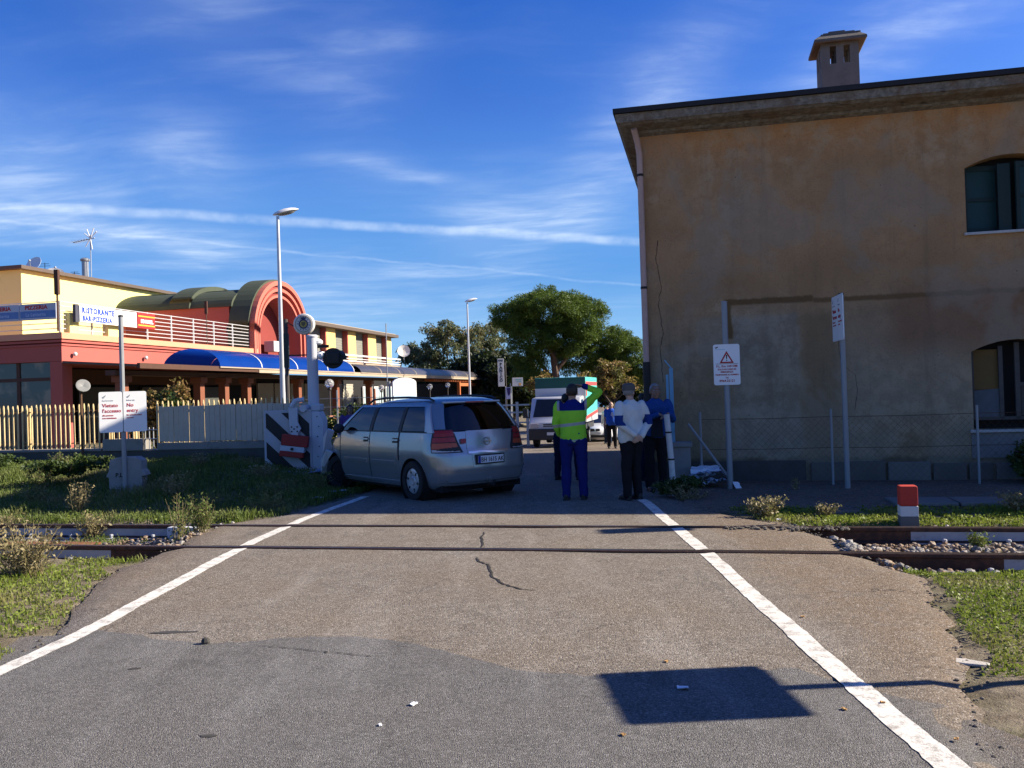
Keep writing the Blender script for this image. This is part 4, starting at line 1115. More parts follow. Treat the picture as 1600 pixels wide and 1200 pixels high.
for x in (-1.2, .4, 1.55): MB().tube([(x, 0, 0), (x, 0, 1.95)], .025, 6).build('post', MATS['orange_timber'] if x > 1 else M('galvanised'), wf)
# far signs by the trees
vs_ = thing('vertical_sign', 'tall narrow white sign with letters running down it beside the trees', 'sign', (-.55, 44, -1.0), radians(9))
MB().box(-.16, .16, -.06, .06, 2.95, 4.38).build('panel', M('sign_offwhite', (.42, .41, .43), .6), vs_, bevel=.01)
MB().tube([(.27, .1, 0), (.27, .1, 4.2)], .025, 6).build('pole', MATS['pole_brown'], vs_)
for i, ch in enumerate('PANICO'):
    text(ch, .20, MATS['letter_black'], vs_, face_text(0, -.062, 4.02-i*.165), align='CENTER', bold=.008)
text('BAR', .13, MATS['letter_black'], vs_, face_text(0, -.062, 4.24), align='CENTER', bold=.004)
ss_ = thing('small_sign', 'small pale square sign with an orange corner on a pole beside the trees', 'sign', (.28, 43, -1.0), radians(9))
MB().box(-.27, .27, -.03, .03, 2.93, 3.36).build('panel', M('sign_offwhite'), ss_, bevel=.008)
MB().box(.06, .17, -.034, -.031, 2.97, 3.09).build('patch', M('sign_orange', (.55, .28, .06), .6), ss_)
q = MB(); q.box(-.1, .2, -.034, -.031, 3.24, 3.28); q.box(-.05, .2, -.034, -.031, 3.15, 3.18); q.build('stripe', M('sign_teal', (.12, .30, .32), .6), ss_)
MB().tube([(-.35, .05, 0), (-.35, .05, 3.1)], .025, 6).build('pole', M('galvanised'), ss_)
bn = thing('banner', 'small white and violet banner between two poles under the vertical sign', 'banner', (-.18, 43.6, -1.0), 0)
MB().box(-.14, .14, -.02, .02, 2.30, 2.90).build('cloth', M('banner_white', (.55, .5, .66), .8), bn)
MB().prism([(-.10, 2.86), (.11, 2.88), (.10, 2.62), (.0, 2.45), (-.06, 2.55)], -.026, -.022, 'Y').build('print', M('violet', (.05, .03, .14), .7), bn)
for s in (-.16, .16): MB().tube([(s, 0, 0), (s, 0, 2.95)], .02, 6).build('pole', M('galvanised'), bn)
wr = thing('white_railing', 'white painted railing with posts left of the white truck', 'railing', (-.15, 38.0, -.75), radians(-8))
for x in (-.55, .0, .35, .8): MB().box(x-.06, x+.06, -.06, .06, 0, 1.95 if abs(x-.35) < .1 else 1.6).build('post', MATS['white_metal'], wr)
for z in (.5, 1.0, 1.45, 1.78): MB().box(-.9, .9, -.025, .025, z, z+.07).build('rail', MATS['white_metal'], wr)
# ================================================================== LEVEL CROSSING EQUIPMENT
M('gear_white', (.50, .51, .54), .6, var=.10, scale=3, dirt=.22, dirtcol=(.2, .17, .14), bump=.1)
M('board_black', (.015, .014, .016), .6); M('board_white', (.42, .42, .44), .55, var=.08, dirt=.15)
M('red_paint', (.30, .025, .02), .65, var=.2, scale=5, dirt=.3, dirtcol=(.12, .03, .025))
bar = thing('barrier_machine', 'white level crossing barrier machine with a black striped board knocked by the car', 'barrier', (-4.50, 17.3, .0), radians(2))
MB().box(-.50, .45, -.10, -.075, .18, 1.40).build('striped_board', MATS['board_white'], bar, bevel=.012)
sq = (-.455, .405, .235, 1.345)
def clip_poly(poly, x0, x1, z0, z1):
    for ax, lim, sgn in ((0, x0, 1), (0, x1, -1), (1, z0, 1), (1, z1, -1)):
        out = []
        for i in range(len(poly)):
            a, b = poly[i], poly[(i+1) % len(poly)]
            ia = (a[ax]-lim)*sgn >= 0; ib = (b[ax]-lim)*sgn >= 0
            if ia: out.append(a)
            if ia != ib:
                q = (lim-a[ax])/(b[ax]-a[ax]); out.append((lerp(a[0], b[0], q), lerp(a[1], b[1], q)))
        poly = out
        if not poly: return poly
    return poly
for k in range(4):
    c = -.62+k*.60                          # diagonal stripes falling to the right
    pl = clip_poly([(-1.2, c+1.2+.62), (1.2, c-1.2+.62), (1.2, c-1.2+.94), (-1.2, c+1.2+.94)], sq[0], sq[1], sq[2], sq[3])
    if len(pl) > 2: MB().prism(pl, -.105, -.1005, 'Y').build('stripe', MATS['board_black'], bar)
q = MB(); q.prism([(.42, .10), (.66, .10), (.68, 1.18), (.60, 1.36), (.42, 1.36)], -.08, .42, 'Y'); q.build('casing', MATS['gear_white'], bar, bevel=.03, smooth=True)
MB().box((.44), .62, -.06, .38, 1.365, 1.50).build('lid', MATS['gear_white'], bar, bevel=.02)
for k in range(5): MB().lathe([(.012, 0), (.012, .012)], 8, 0, Matrix.Translation((.56+.03*(k % 2), -.083, .45+.2*k)) @ Matrix.Rotation(pi/2, 4, 'X')).build('bolt', MATS['board_black'], bar)
# crank arm hanging down from the axle and its red counterweight
arm = MB(); arm.prism([(.02, 1.46), (.20, 1.44), (.20, 1.15), (.26, 1.02), (.20, .92), (.14, .50), (.04, .50), (.06, .92), (.03, 1.1)], -.22, -.14, 'Y'); arm.build('crank_arm', MATS['gear_white'], bar, bevel=.012)
for dx_, dz_ in ((.08, 1.06), (.19, 1.06), (.08, .97), (.19, .97), (.13, 1.02)): MB().lathe([(.016, 0), (.016, .015)], 8, 0, Matrix.Translation((dx_, -.221, dz_)) @ Matrix.Rotation(pi/2, 4, 'X')).build('bolt', MATS['board_black'], bar)
Xc = Matrix.Translation((.12, -.2, .66)) @ Matrix.Rotation(radians(8), 4, 'Y')
MB().box(-.25, .27, -.12, .06, .02, .24, 0, Xc).build('counterweight', MATS['red_paint'], bar, bevel=.015)
MB().box(-.26, .22, -.11, .05, -.09, .018, 0, Xc).build('clamp', MATS['gear_white'], bar, bevel=.01)
MB().box(-.26, .20, -.12, .06, -.20, -.092, 0, Xc).build('counterweight', MATS['red_paint'], bar, bevel=.015)
MB().lathe([(.03, 0), (.03, .03)], 10, 0, Xc @ Matrix.Translation((-.02, -.11, -.035)) @ Matrix.Rotation(pi/2, 4, 'X')).build('bolt', MATS['board_black'], bar)
MB().tube([(.30, -.18, 1.42), (.30, .3, 1.42)], .07, 12).build('axle', MATS['gear_white'], bar, smooth=True)
q = MB(); q.tube([(.08, -.2, 1.46), (.16, -.2, 1.58), (.30, -.1, 1.60)], .05, 8); q.build('linkage', MATS['gear_white'], bar, smooth=True)
# broken blue-grey sheet on the ground
M('bent_sheet', (.30, .36, .48), .45, .3, var=.2)
def crumpled(w_, d_, amp, seed, n=7):
    q = MB(); vs = [((i/n-.5)*w_+.02*nz(i, j, seed), (j/n-.5)*d_+.02*nz(j, i, seed), amp*abs(nz(i*.9, j*.9, seed))+amp*.4) for j in range(n+1) for i in range(n+1)]
    q.add(vs, [(j*(n+1)+i, j*(n+1)+i+1, (j+1)*(n+1)+i+1, (j+1)*(n+1)+i) for j in range(n) for i in range(n)])
    q.add([(x, y, z-.004) for x, y, z in vs], [(j*(n+1)+i, (j+1)*(n+1)+i, (j+1)*(n+1)+i+1, j*(n+1)+i+1) for j in range(n) for i in range(n)])
    return q
tag(crumpled(1.0, .35, .14, 3).build('broken_panel', MATS['bent_sheet'], None, smooth=True, loc=(-4.05, 16.75, .10), rot=(.1, 0, .15)), 'torn blue grey bumper panel lying under the striped board', 'car debris')
for i, (x, y, s_, lb) in enumerate(((-3.15, 13.6, .22, 'pale scrap of bodywork on the tarmac by the left white line'), (-3.0, 14.5, .3, 'torn plastic strip on the ground beneath the front wheel'))):
    tag(crumpled(s_, s_*.4, .04, 9+i, 4).build('debris_scrap', M('scrap_pale', (.34, .36, .40), .6, var=.3), None, loc=(x, y, .02+.0*i), rot=(0, 0, .4*i)), lb, 'car debris')
# signal mast with the black disc of the flashing light, seen from behind
mast = thing('signal_mast', 'white crossing signal mast with a black round lamp shield turned away', 'signal', (-4.08, 17.6, .05), radians(4))
MB().tube([(0, 0, 0), (0, 0, 1.5), (0, 0, 2.82)], [.115, .115, .11], 16).build('mast', MATS['gear_white'], mast, smooth=True)
MB().lathe([(.12, 2.82), (.125, 2.84), (.10, 2.87), (1e-6, 2.88)], 16).build('cap', MATS['gear_white'], mast, smooth=True)
MB().box(-.02, .34, -.03, .03, 2.60, 2.66).build('bracket', MATS['black_paint'], mast)
sh = MB().lathe([(1e-6, -.02), (.20, -.02), (.215, 0), (.20, .03), (1e-6, .03)], 28, 0, Matrix.Translation((.42, 0, 2.38)) @ Matrix.Rotation(pi/2, 4, 'X')).build('shield', MATS['black_paint'], mast, smooth=True)
hb = MB(); hb.box(.30, .56, -.12, -.021, 2.25, 2.5); hb.build('lamp_housing', MATS['black_paint'], mast, bevel=.03)
hd = MB(); n = 10
vs = [(.42+.13*cos(pi*k/n)*f, y, 2.42+.13*sin(pi*k/n)*f) for y, f in ((.03, 1), (.34, 1.05)) for k in range(n+1)]
hd.add(vs, [(k, k+1, k+n+2, k+n+1) for k in range(n)]); hd.build('hood', MATS['black_paint'], mast, smooth=True, rot=(0, 0, radians(-25)), loc=(.0, .2, 0))
MB().prism([(.52, 2.50), (.70, 2.42), (.66, 2.34), (.56, 2.36)], -.02, .15, 'Y').build('visor', MATS['black_paint'], mast, bevel=.01)
q = MB(); q.ball((.10, .04, 2.72), (.12, .1, .08), 10); q.ball((.16, .04, 2.45), (.10, .1, .09), 10); q.build('bell', MATS['dish_white'] if 'dish_white' in MATS else MATS['gear_white'], mast, smooth=True)

# ------------------------------------------------------------------ sign posts
M('post_grey', (.27, .28, .29), .55, .4, var=.12, scale=6)
def rect_panel(par, x0, x1, z0, z1, mat, th=.02, y=0.0, nm='panel'):
    r = .03; pts = []
    for cx_, cz_, a0 in ((x1-r, z0+r, -90), (x1-r, z1-r, 0), (x0+r, z1-r, 90), (x0+r, z0+r, 180)):
        for k in range(5): a = radians(a0+k*22.5); pts.append((cx_+r*cos(a), cz_+r*sin(a)))
    return MB().prism(pts, y-th, y, 'Y').build(nm, mat, par)
def no_entry(name, label, loc, rz, zc, post_top, w_=.365, h_=.68, back=None):
    s = thing(name, label, 'sign', loc, rz)
    MB().tube([(0, .05, -.1), (0, .05, post_top)], .04, 10).build('post', MATS['post_grey'], s, smooth=True)
    MB().lathe([(.042, post_top-.03), (.042, post_top), (1e-6, post_top+.01)], 10, 0, Matrix.Translation((0, .05, 0))).build('cap', MATS['black_paint'], s)
    for side, words in ((-1, ("Vietato", "l'accesso", "alle persone", "non autorizzate", "Rete Ferroviaria")), (1, ("No", "entry", "for unauthorized", "persons", "Railway Italy"))):
        x0, x1 = (-w_, -.006) if side < 0 else (.006, w_)
        rect_panel(s, x0, x1, zc-h_/2, zc+h_/2, MATS['sign_white'], .012)
        e = x0+.05; yy = -.0135
        text(words[0], .082, MATS['letter_red2'], s, face_text(e, yy, zc+.085), bold=.001)
        text(words[1], .082, MATS['letter_red2'], s, face_text(e, yy, zc-.005), bold=.001)
        text(words[2], .034, MATS['letter_red2'], s, face_text(e, yy, zc-.065), bold=.001)
        text(words[3], .034, MATS['letter_red2'], s, face_text(e, yy, zc-.11), bold=.001)
        text(words[4], .026, MATS['letter_grey'], s, face_text(e, yy, zc+.185))
        MB().prism([(e, zc+.25), (e+.06, zc+.29), (e+.05, zc+.26), (e+.02, zc+.23)], yy-.001, yy+.002, 'Y').build('emblem', MATS['letter_grey'], s)
    MB().box(-.15, .15, .001, .012, zc-.1, zc-.06).build('bracket', MATS['post_grey'], s)
    return s
M('letter_red2', (.42, .012, .015), .6); M('letter_grey', (.25, .27, .30), .6)
no_entry('no_entry_sign', 'white two part sign reading vietato accesso and no entry on the left grass bank', (-6.55, 14.42, .12), radians(24), 1.37, 3.0)
# its concrete foot, a milestone-like block with the letters P.L.
blk = thing('concrete_block', 'grey concrete marker block lettered P L at the foot of the no entry sign', 'marker block', (-6.58, 14.62, .10), radians(4))
M('weathered_concrete', (.26, .25, .235), .95, var=.28, scale=5, dirt=.35, bump=.5, bscale=30)
MB().prism([(-.27, -.2), (.27, -.2), (.27, .29), (.33, .30), (.30, .38), (.27, .40), (.27, .56), (.18, .62), (-.12, .62), (-.25, .58), (-.27, .40), (-.30, .34), (-.32, .30), (-.27, .28)], -.14, .14, 'Y').build('block', MATS['weathered_concrete'], blk, bevel=.015)
text('P.L.1', .10, MATS['letter_black'], blk, face_text(-.16, -.142, .29), bold=.003)
# emergency telephone sign in front of the house
pl_ = thing('emergency_sign', 'white emergency sign with a red warning triangle on a grey post before the house', 'sign', (3.33, 13.27, 0), radians(-6))
MB().tube([(0, .04, -.1), (0, .04, 2.92)], .045, 10).build('post', MATS['post_grey'], pl_, smooth=True)
rect_panel(pl_, -.20, .20, 1.62, 2.25, MATS['sign_white'], .012)
def tri(cx_, cz_, r): return [(cx_+r*cos(radians(90+120*k)), cz_+r*sin(radians(90+120*k))) for k in range(3)]
MB().prism(tri(0, 2.02, .125), -.0155, -.0125, 'Y').build('triangle', MATS['letter_red2'], pl_)
MB().prism(tri(0, 2.02, .082), -.0180, -.0157, 'Y').build('triangle', MATS['sign_white'], pl_)
MB().prism([(-.011, 2.085), (.011, 2.085), (.006, 2.02), (-.006, 2.02)], -.0205, -.0182, 'Y').build('exclamation_mark', MATS['letter_black'], pl_)
MB().prism([(-.008, 2.008), (.008, 2.008), (.008, 1.992), (-.008, 1.992)], -.0205, -.0182, 'Y').build('exclamation_mark', MATS['letter_black'], pl_)
for z, tx, sz in ((1.895, 'P.L. Km 144+788', .046), (1.850, 'SOLO IN CASO DI', .034), (1.810, 'EMERGENZA', .034), (1.768, 'TELEFONARE AL NUMERO', .030), (1.722, 'Tel.', .034), (1.668, '0964.22121', .050)):
    text(tx, sz, MATS['letter_red2'], pl_, face_text(0, -.0135, z), align='CENTER', bold=.001)
MB().box(-.17, .17, -.0145, -.0125, 1.945, 1.950).build('line', MATS['letter_black'], pl_)
MB().prism([(-.17, 2.205), (-.12, 2.215), (-.13, 2.20), (-.16, 2.185)], -.0145, -.0125, 'Y').build('emblem', MATS['letter_black'], pl_)
MB().box(-.17, -.02, -.0145, -.0125, 2.165, 2.175).build('line', M('pale_teal', (.45, .62, .66), .6), pl_)
no_entry('turned_sign', 'white railway notice seen almost edge on at the top of a tall grey post', (4.92, 12.85, 0), radians(-99), 2.57, 2.94)
# two signs standing to the right of the view; one throws its shadow on the tarmac
o1 = no_entry('roadside_sign', 'railway notice board right of the camera whose shadow falls on the near tarmac', (4.29, 4.70, 0), radians(-86), 1.915, 2.2, .39, .53)
o2 = thing('roadside_signal', 'slim post with a small plate standing right of the crossing', 'sign', (6.7, 10.05, -.03), radians(-85))
MB().tube([(0, .04, 0), (0, .04, 3.3)], .035, 10).build('post', MATS['post_grey'], o2)
rect_panel(o2, -.16, .16, 2.7, 3.3, MATS['sign_white'], .015)
# red and white marker
bol = thing('marker_post', 'square red and white painted marker post beside the rails', 'bollard', (4.47, 9.80, 0), radians(-14))
M('marker_red', (.42, .035, .022), .7, var=.18, scale=8, dirt=.25, dirtcol=(.2, .05, .03)); M('marker_white', (.62, .61, .58), .8, var=.12, dirt=.3); M('marker_base', (.13, .125, .12), .9, var=.2)
MB().box(-.095, .095, -.09, .09, .178, .405).build('red_top', MATS['marker_red'], bol, bevel=.018)
MB().box(-.095, .095, -.09, .09, .062, .177).build('white_band', MATS['marker_white'], bol, bevel=.004)
MB().box(-.098, .098, -.093, .093, -.15, .061).build('base', MATS['marker_base'], bol, bevel=.006)
# gate pier, pale blue gate post, white leaning post, prop, wire fence along the house
pier = thing('gate_pier', 'low concrete gate pier with a pale blue metal gate post at the house corner', 'gate pier', W(-.42, 14.22, 0), -A)
MB().box(-.11, .20, -.12, .14, -.1, .64).build('pier', MATS['weathered_concrete'], pier, bevel=.012)
MB().box(-.14, .23, -.15, .17, .642, .72).build('cap', MATS['weathered_concrete'], pier, bevel=.015)
M('pale_blue_paint', (.16, .36, .50), .6, var=.15, scale=5, dirt=.3)
q = MB(); q.box(-.10, -.04, -.03, .03, .722, 1.92); q.box(-.155, -.115, -.03, .03, .73, 1.82)
q.build('gate_post', MATS['pale_blue_paint'], pier)
MB().tube([(-.17, 0, 2.06), (-.05, 0, 1.90)], .012, 6).build('hinge_rod', MATS['pale_blue_paint'], pier)
wp = thing('white_post', 'leaning white painted iron post that the man in the blue jacket rests on', 'post', (2.36, 13.02, 0), 0)
M('peeling_white', (.58, .57, .54), .75, var=.16, scale=8, dirt=.4, dirtcol=(.2, .10, .05), bump=.3)
MB().tube([(.04, 0, -.05), (.02, 0, .5), (-.03, 0, 1.2)], .045, 12).build('shaft', MATS['peeling_white'], wp, smooth=True)
for z in (.52, .93): MB().lathe([(.05, -.012), (.05, .012)], 12, 0, Matrix.Translation((.02-.05*(z-.5)/.7, 0, z))).build('band', MATS['cast_iron'], wp)
wfe = thing('wire_mesh_fence', 'slack wire mesh fence on thin posts along the foot of the house', 'fence', W(-.05, 14.05, 0), -A)
for x in (.0, 1.98, 4.05, 6.2): MB().tube([(x, 0, -.05), (x, 0, 1.20)], .02, 8).build('post', MATS['post_grey'], wfe)
q = MB()
for z in (.08, .6, 1.08): q.tube([(0, 0, z), (1.0, 0, z-.01), (1.98, 0, z), (3.0, 0, z-.012), (4.05, 0, z), (6.2, 0, z)], .004, 4)
q.build('wire', MATS['rusty_post'], wfe)
q = MB()
for k in range(62):
    x = k*.1
    q.tube([(x, .0, .08), (x+1.0*.98, 0, 1.08)], .0013, 3, cap=False); q.tube([(x+.98, .004, .08), (x, .004, 1.08)], .0013, 3, cap=False)
me_ = q.build('wire_mesh', MATS['rusty_post'], wfe); me_['kind'] = 'stuff'
pr_ = MB().tube([(0, 0, 1.0), (.63, -.35, .02)], .022, 8)
tag(pr_.build('prop', MATS['post_grey'], None, loc=(2.80, 13.75, .02)), 'thin grey prop slanting down from the fence post to the ground', 'prop')

# ================================================================== VEHICLES
def coat_paint(name, col, metal=.35, rough=.32, dirt=.15):
    return M(name, col, rough, metal, var=.05, scale=1.5, dirt=0, dirtcol=tuple(c*.6 for c in col), coat=.6)
M('rubber', (.016, .016, .017), .85, var=.2, scale=12); M('black_plastic', (.018, .018, .02), .55, var=.15); M('hub_silver', (.42, .43, .45), .4, .5, var=.12, dirt=.3)
M('chrome', (.62, .63, .65), .18, .9); M('seat_cloth', (.035, .036, .042), .9); M('under_dark', (.008, .008, .009), .95)
M('lamp_red', (.30, .020, .022), .22, var=.12, scale=20); M('lamp_orange', (.42, .07, .03), .25); M('lamp_clear', (.50, .46, .45), .2); M('plate_white', (.66, .67, .70), .5, var=.04); M('plate_blue', (.01, .03, .28), .5)
GL = glass('car_glass', (.26, .29, .30)); GLD = glass('rear_glass', (.055, .065, .075))

def car(root, L, paint, dent=None, trim=None):
    """shell of horizontal slices; L = rows (z, rear, front, half width)"""
    def row(z):
        for a, b in zip(L, L[1:]):
            if a[0] <= z <= b[0]:
                q = (z-a[0])/(b[0]-a[0]); return [lerp(a[i], b[i], q) for i in range(4)]
        return list(L[-1] if z > L[-1][0] else L[0])
    def sidex(y, z):
        _, yr, yf, w_ = row(z); m_ = (-.1); k = abs((y-m_)/2.2)
        return w_*(1-.05*k**2.4)
    def per(z, n=10, ns=22):
        _, yr, yf, w_ = row(z); rc = .30; rf = .42 if z < 1.0 else .30
        pts = []
        rb_, fb = .11, .16
        xr = w_*(1-.05*abs((yr+.1)/2.2)**2.4); xf = w_*(1-.05*abs((yf+.1)/2.2)**2.4)
        for k in range(n): x = -(xr-rc)*k/(n-1); pts.append((x, yr+rb_*(x/xr)**2))
        y0 = pts[-1][1]
        for k in range(1, n): a = pi/2*k/n; pts.append((-(xr-rc)-rc*sin(a), y0+rc*(1-cos(a))))
        ya = y0+rc; yb = yf-fb-rf
        for k in range(ns): y = lerp(ya, yb, k/(ns-1)); pts.append((-sidex(y, z), y))
        for k in range(1, n): a = pi/2*k/n; pts.append((-(xf-rf)-rf*cos(a), yb+rf*sin(a)))
        for k in range(n): x = -(xf-rf)*(1-k/(n-1)); pts.append((x, yf-fb*(x/(xf-rf))**2))
        return pts
    zs = []
    for a, b in zip(L, L[1:]):
        k = max(1, round((b[0]-a[0])/.07)); zs += [lerp(a[0], b[0], i/k) for i in range(k)]
    zs.append(L[-1][0])
    ZB = root['belt']
    low = [z for z in zs if z <= ZB-.005]+[ZB]
    def shell(zl, cap0, cap1):
        q = MB(); vs = []; n0 = None
        for z in zl:
            h = per(z); ring_ = h+[(-x, y) for x, y in h[-2:0:-1]]; n0 = len(ring_)
            for x, y in ring_: vs.append(dent(x, y, z) if dent else (x, y, z))
        fs = [(j*n0+k, j*n0+(k+1) % n0, (j+1)*n0+(k+1) % n0, (j+1)*n0+k) for j in range(len(zl)-1) for k in range(n0)]
        if cap0: fs.append(tuple(range(n0-1, -1, -1)))
        if cap1: fs.append(tuple(range((len(zl)-1)*n0, len(zl)*n0)))
        q.add(vs, fs); return q
    body = shell(low, True, True).build('body', paint, root, smooth=True, angle=40)
    cs = []
    for ya, xa in root['wheels']:
        cs.append(MB().tube([(xa-.16 if xa > 0 else -1.2, ya, .30), (1.2 if xa > 0 else xa+.16, ya, .30)], .365, 28).build('c', None, root))
    cut(body, cs); drop(cs)
    if not body.data.materials: body.data.materials.append(paint)
    for p in body.data.polygons: p.use_smooth = True
    body.data.set_sharp_from_angle(angle=radians(40))
    for ya, xa in root['wheels']:                       # dark wheel housings
        s = 1 if xa > 0 else -1
        MB().lathe([(.362, 0), (.362, .26), (1e-6, .262)], 28, 0, Matrix.Translation((s*(abs(xa)+.09), ya, .30)) @ Matrix.Rotation(-s*pi/2, 4, 'Y'), hollow=True).build('wheel_housing', MATS['under_dark'], root)
    roof = shell([z for z in zs if z >= root['roof']-.001], False, True).build('roof', paint, root, smooth=True, angle=50)
    def sheet(poly, off, mat, name, par, side=-1, nz_=6, thick=.006):
        """panel laid on the side of the car between a lower and an upper line, both lists of (y, z)"""
        lo, hi = poly
        q = MB()
        for d in (off, off-thick):
            vs = [((side*(sidex(lerp(a[0], b[0], j/nz_), lerp(a[1], b[1], j/nz_))+d)), lerp(a[0], b[0], j/nz_), lerp(a[1], b[1], j/nz_)) for j in range(nz_+1) for a, b in zip(lo, hi)]
            if dent: vs = [dent(*v) for v in vs]
            n1 = len(lo); b0 = len(q.v)
            q.add(vs, [(j*n1+i, j*n1+i+1, (j+1)*n1+i+1, (j+1)*n1+i) for j in range(nz_) for i in range(n1-1)])
        n1 = len(lo); t_ = (nz_+1)*n1
        edge = [i for i in range(n1)]+[j*n1+n1-1 for j in range(1, nz_+1)]+[nz_*n1+i for i in range(n1-2, -1, -1)]+[j*n1 for j in range(nz_-1, 0, -1)]
        q.f += [(edge[i], edge[(i+1) % len(edge)], edge[(i+1) % len(edge)]+t_, edge[i]+t_) for i in range(len(edge))]; q.mi += [0]*len(edge)
        return q.build(name, mat, par, smooth=True, angle=40)
    def rear(z0, z1, i0, i1, off, mat, name, par, mirror=False, both=False, nz_=5, thick=.006):
        q = MB(); n1 = i1-i0
        cols = []
        for d in (off, off-thick):
            vs = []
            for j in range(nz_+1):
                z = lerp(z0, z1, j/nz_); h = per(z)
                if both: line_ = [(-x, y) for x, y in h[i1-1:0:-1]]+h[0:i1]
                else: line_ = h[i0:i1]
                for k, (x, y) in enumerate(line_):
                    a = line_[max(0, k-1)]; b = line_[min(len(line_)-1, k+1)]
                    t_ = Vector((b[0]-a[0], b[1]-a[1])).normalized(); nn = Vector((t_.y, -t_.x))
                    if nn.y > 0 and abs(nn.y) > abs(nn.x): nn = -nn
                    if both is False and nn.x > 0: nn = -nn
                    xx, yy = x+nn.x*d, y+nn.y*d
                    vs.append((-xx if mirror else xx, yy, z))
                n1 = len(line_)
            cols.append(len(q.v)); q.add(vs, [(j*n1+i, j*n1+i+1, (j+1)*n1+i+1, (j+1)*n1+i) for j in range(nz_) for i in range(n1-1)])
        t_ = (nz_+1)*n1
        edge = [i for i in range(n1)]+[j*n1+n1-1 for j in range(1, nz_+1)]+[nz_*n1+i for i in range(n1-2, -1, -1)]+[j*n1 for j in range(nz_-1, 0, -1)]
        q.f += [(edge[i], edge[(i+1) % len(edge)], edge[(i+1) % len(edge)]+t_, edge[i]+t_) for i in range(len(edge))]; q.mi += [0]*len(edge)
        return q.build(name, mat, par, smooth=True, angle=45)
    return body, roof, sheet, rear, sidex, row, per
def wheel(root, x, y, mat_hub, tilt=0.0, r=.31, holes=6):
    s = -1 if x < 0 else 1
    T = Matrix.Translation((x, y, r)) @ Matrix.Rotation(tilt, 4, 'Z') @ Matrix.Rotation(s*pi/2, 4, 'Y')
    wroot = MB().lathe([(r*.64, -.10), (r*.93, -.10), (r, -.07), (r, .07), (r*.94, .098), (r*.66, .10), (r*.64, .07)], 32, 0, T).build('wheel', MATS['rubber'], root, smooth=True, angle=50)
    MB().lathe([(1e-6, .085), (r*.18, .09), (r*.24, .078), (r*.52, .088), (r*.63, .075), (r*.65, .05), (r*.3, .0), (1e-6, .0)], 28, 0, T).build('hubcap', mat_hub, wroot, smooth=True, angle=30)
    for k in range(holes):
        a = 2*pi*k/holes+.3
        MB().lathe([(1e-6, .003), (r*.095, .002), (r*.10, 0)], 10, 0, T @ Matrix.Translation((r*.47*cos(a), r*.47*sin(a), .085)) @ Matrix.Rotation(a, 4, 'Z') @ Matrix.Diagonal((1, .75, 1, 1))).build('slot', MATS['under_dark'], wroot)
    return wroot

SILVER = coat_paint('silver_paint', (.29, .315, .335), .55, .24)
mpv = thing('silver_car', 'silver estate car with a crushed front resting against the barrier machine', 'car', (-1.74, 14.88, -.02), radians(38))
mpv['belt'] = 1.06; mpv['roof'] = 1.485
MW = [(-1.38, -.79), (-1.38, .79), (1.32, -.78), (1.32, .78)]
mpv['wheels'] = [list(q) for q in MW]
LV = [(.20, -2.06, 2.02, .80), (.27, -2.17, 2.12, .845), (.36, -2.21, 2.16, .865), (.50, -2.225, 2.17, .885), (.62, -2.215, 2.16, .895), (.74, -2.20, 2.10, .90), (.80, -2.16, 2.02, .895), (.90, -2.145, 1.82, .888), (.98, -2.13, 1.55, .878),
      (1.06, -2.11, 1.24, .862), (1.12, -2.07, 1.12, .846), (1.25, -1.985, .88, .80), (1.40, -1.885, .60, .735), (1.485, -1.82, .42, .685), (1.53, -1.76, .22, .635), (1.565, -1.60, -.02, .54), (1.588, -1.25, -.35, .40), (1.595, -.95, -.6, .25)]
def dent(x, y, z):
    if y > 1.15:
        k = ss(y, 1.15, 2.1)*ss(-x, -.7, .5)
        y = y-.55*k+.07*nz(x*5, z*6, 1)*k
        z = z+.10*k*ss(z, .5, .9)+.05*nz(x*6, y*5, 4)*k
        x = x+.07*nz(y*6, z*5, 7)*k
    return (x, y, z)
del mpv['label']; mpv['label'] = 'silver estate car with a crushed front resting against the barrier machine'
body, roof, sheet, rear, sidex, row, per = car(mpv, LV, SILVER, dent)
for k in ('belt', 'roof', 'wheels'): del mpv[k]
yy = lambda a, b, n=9: [lerp(a, b, i/(n-1)) for i in range(n)]
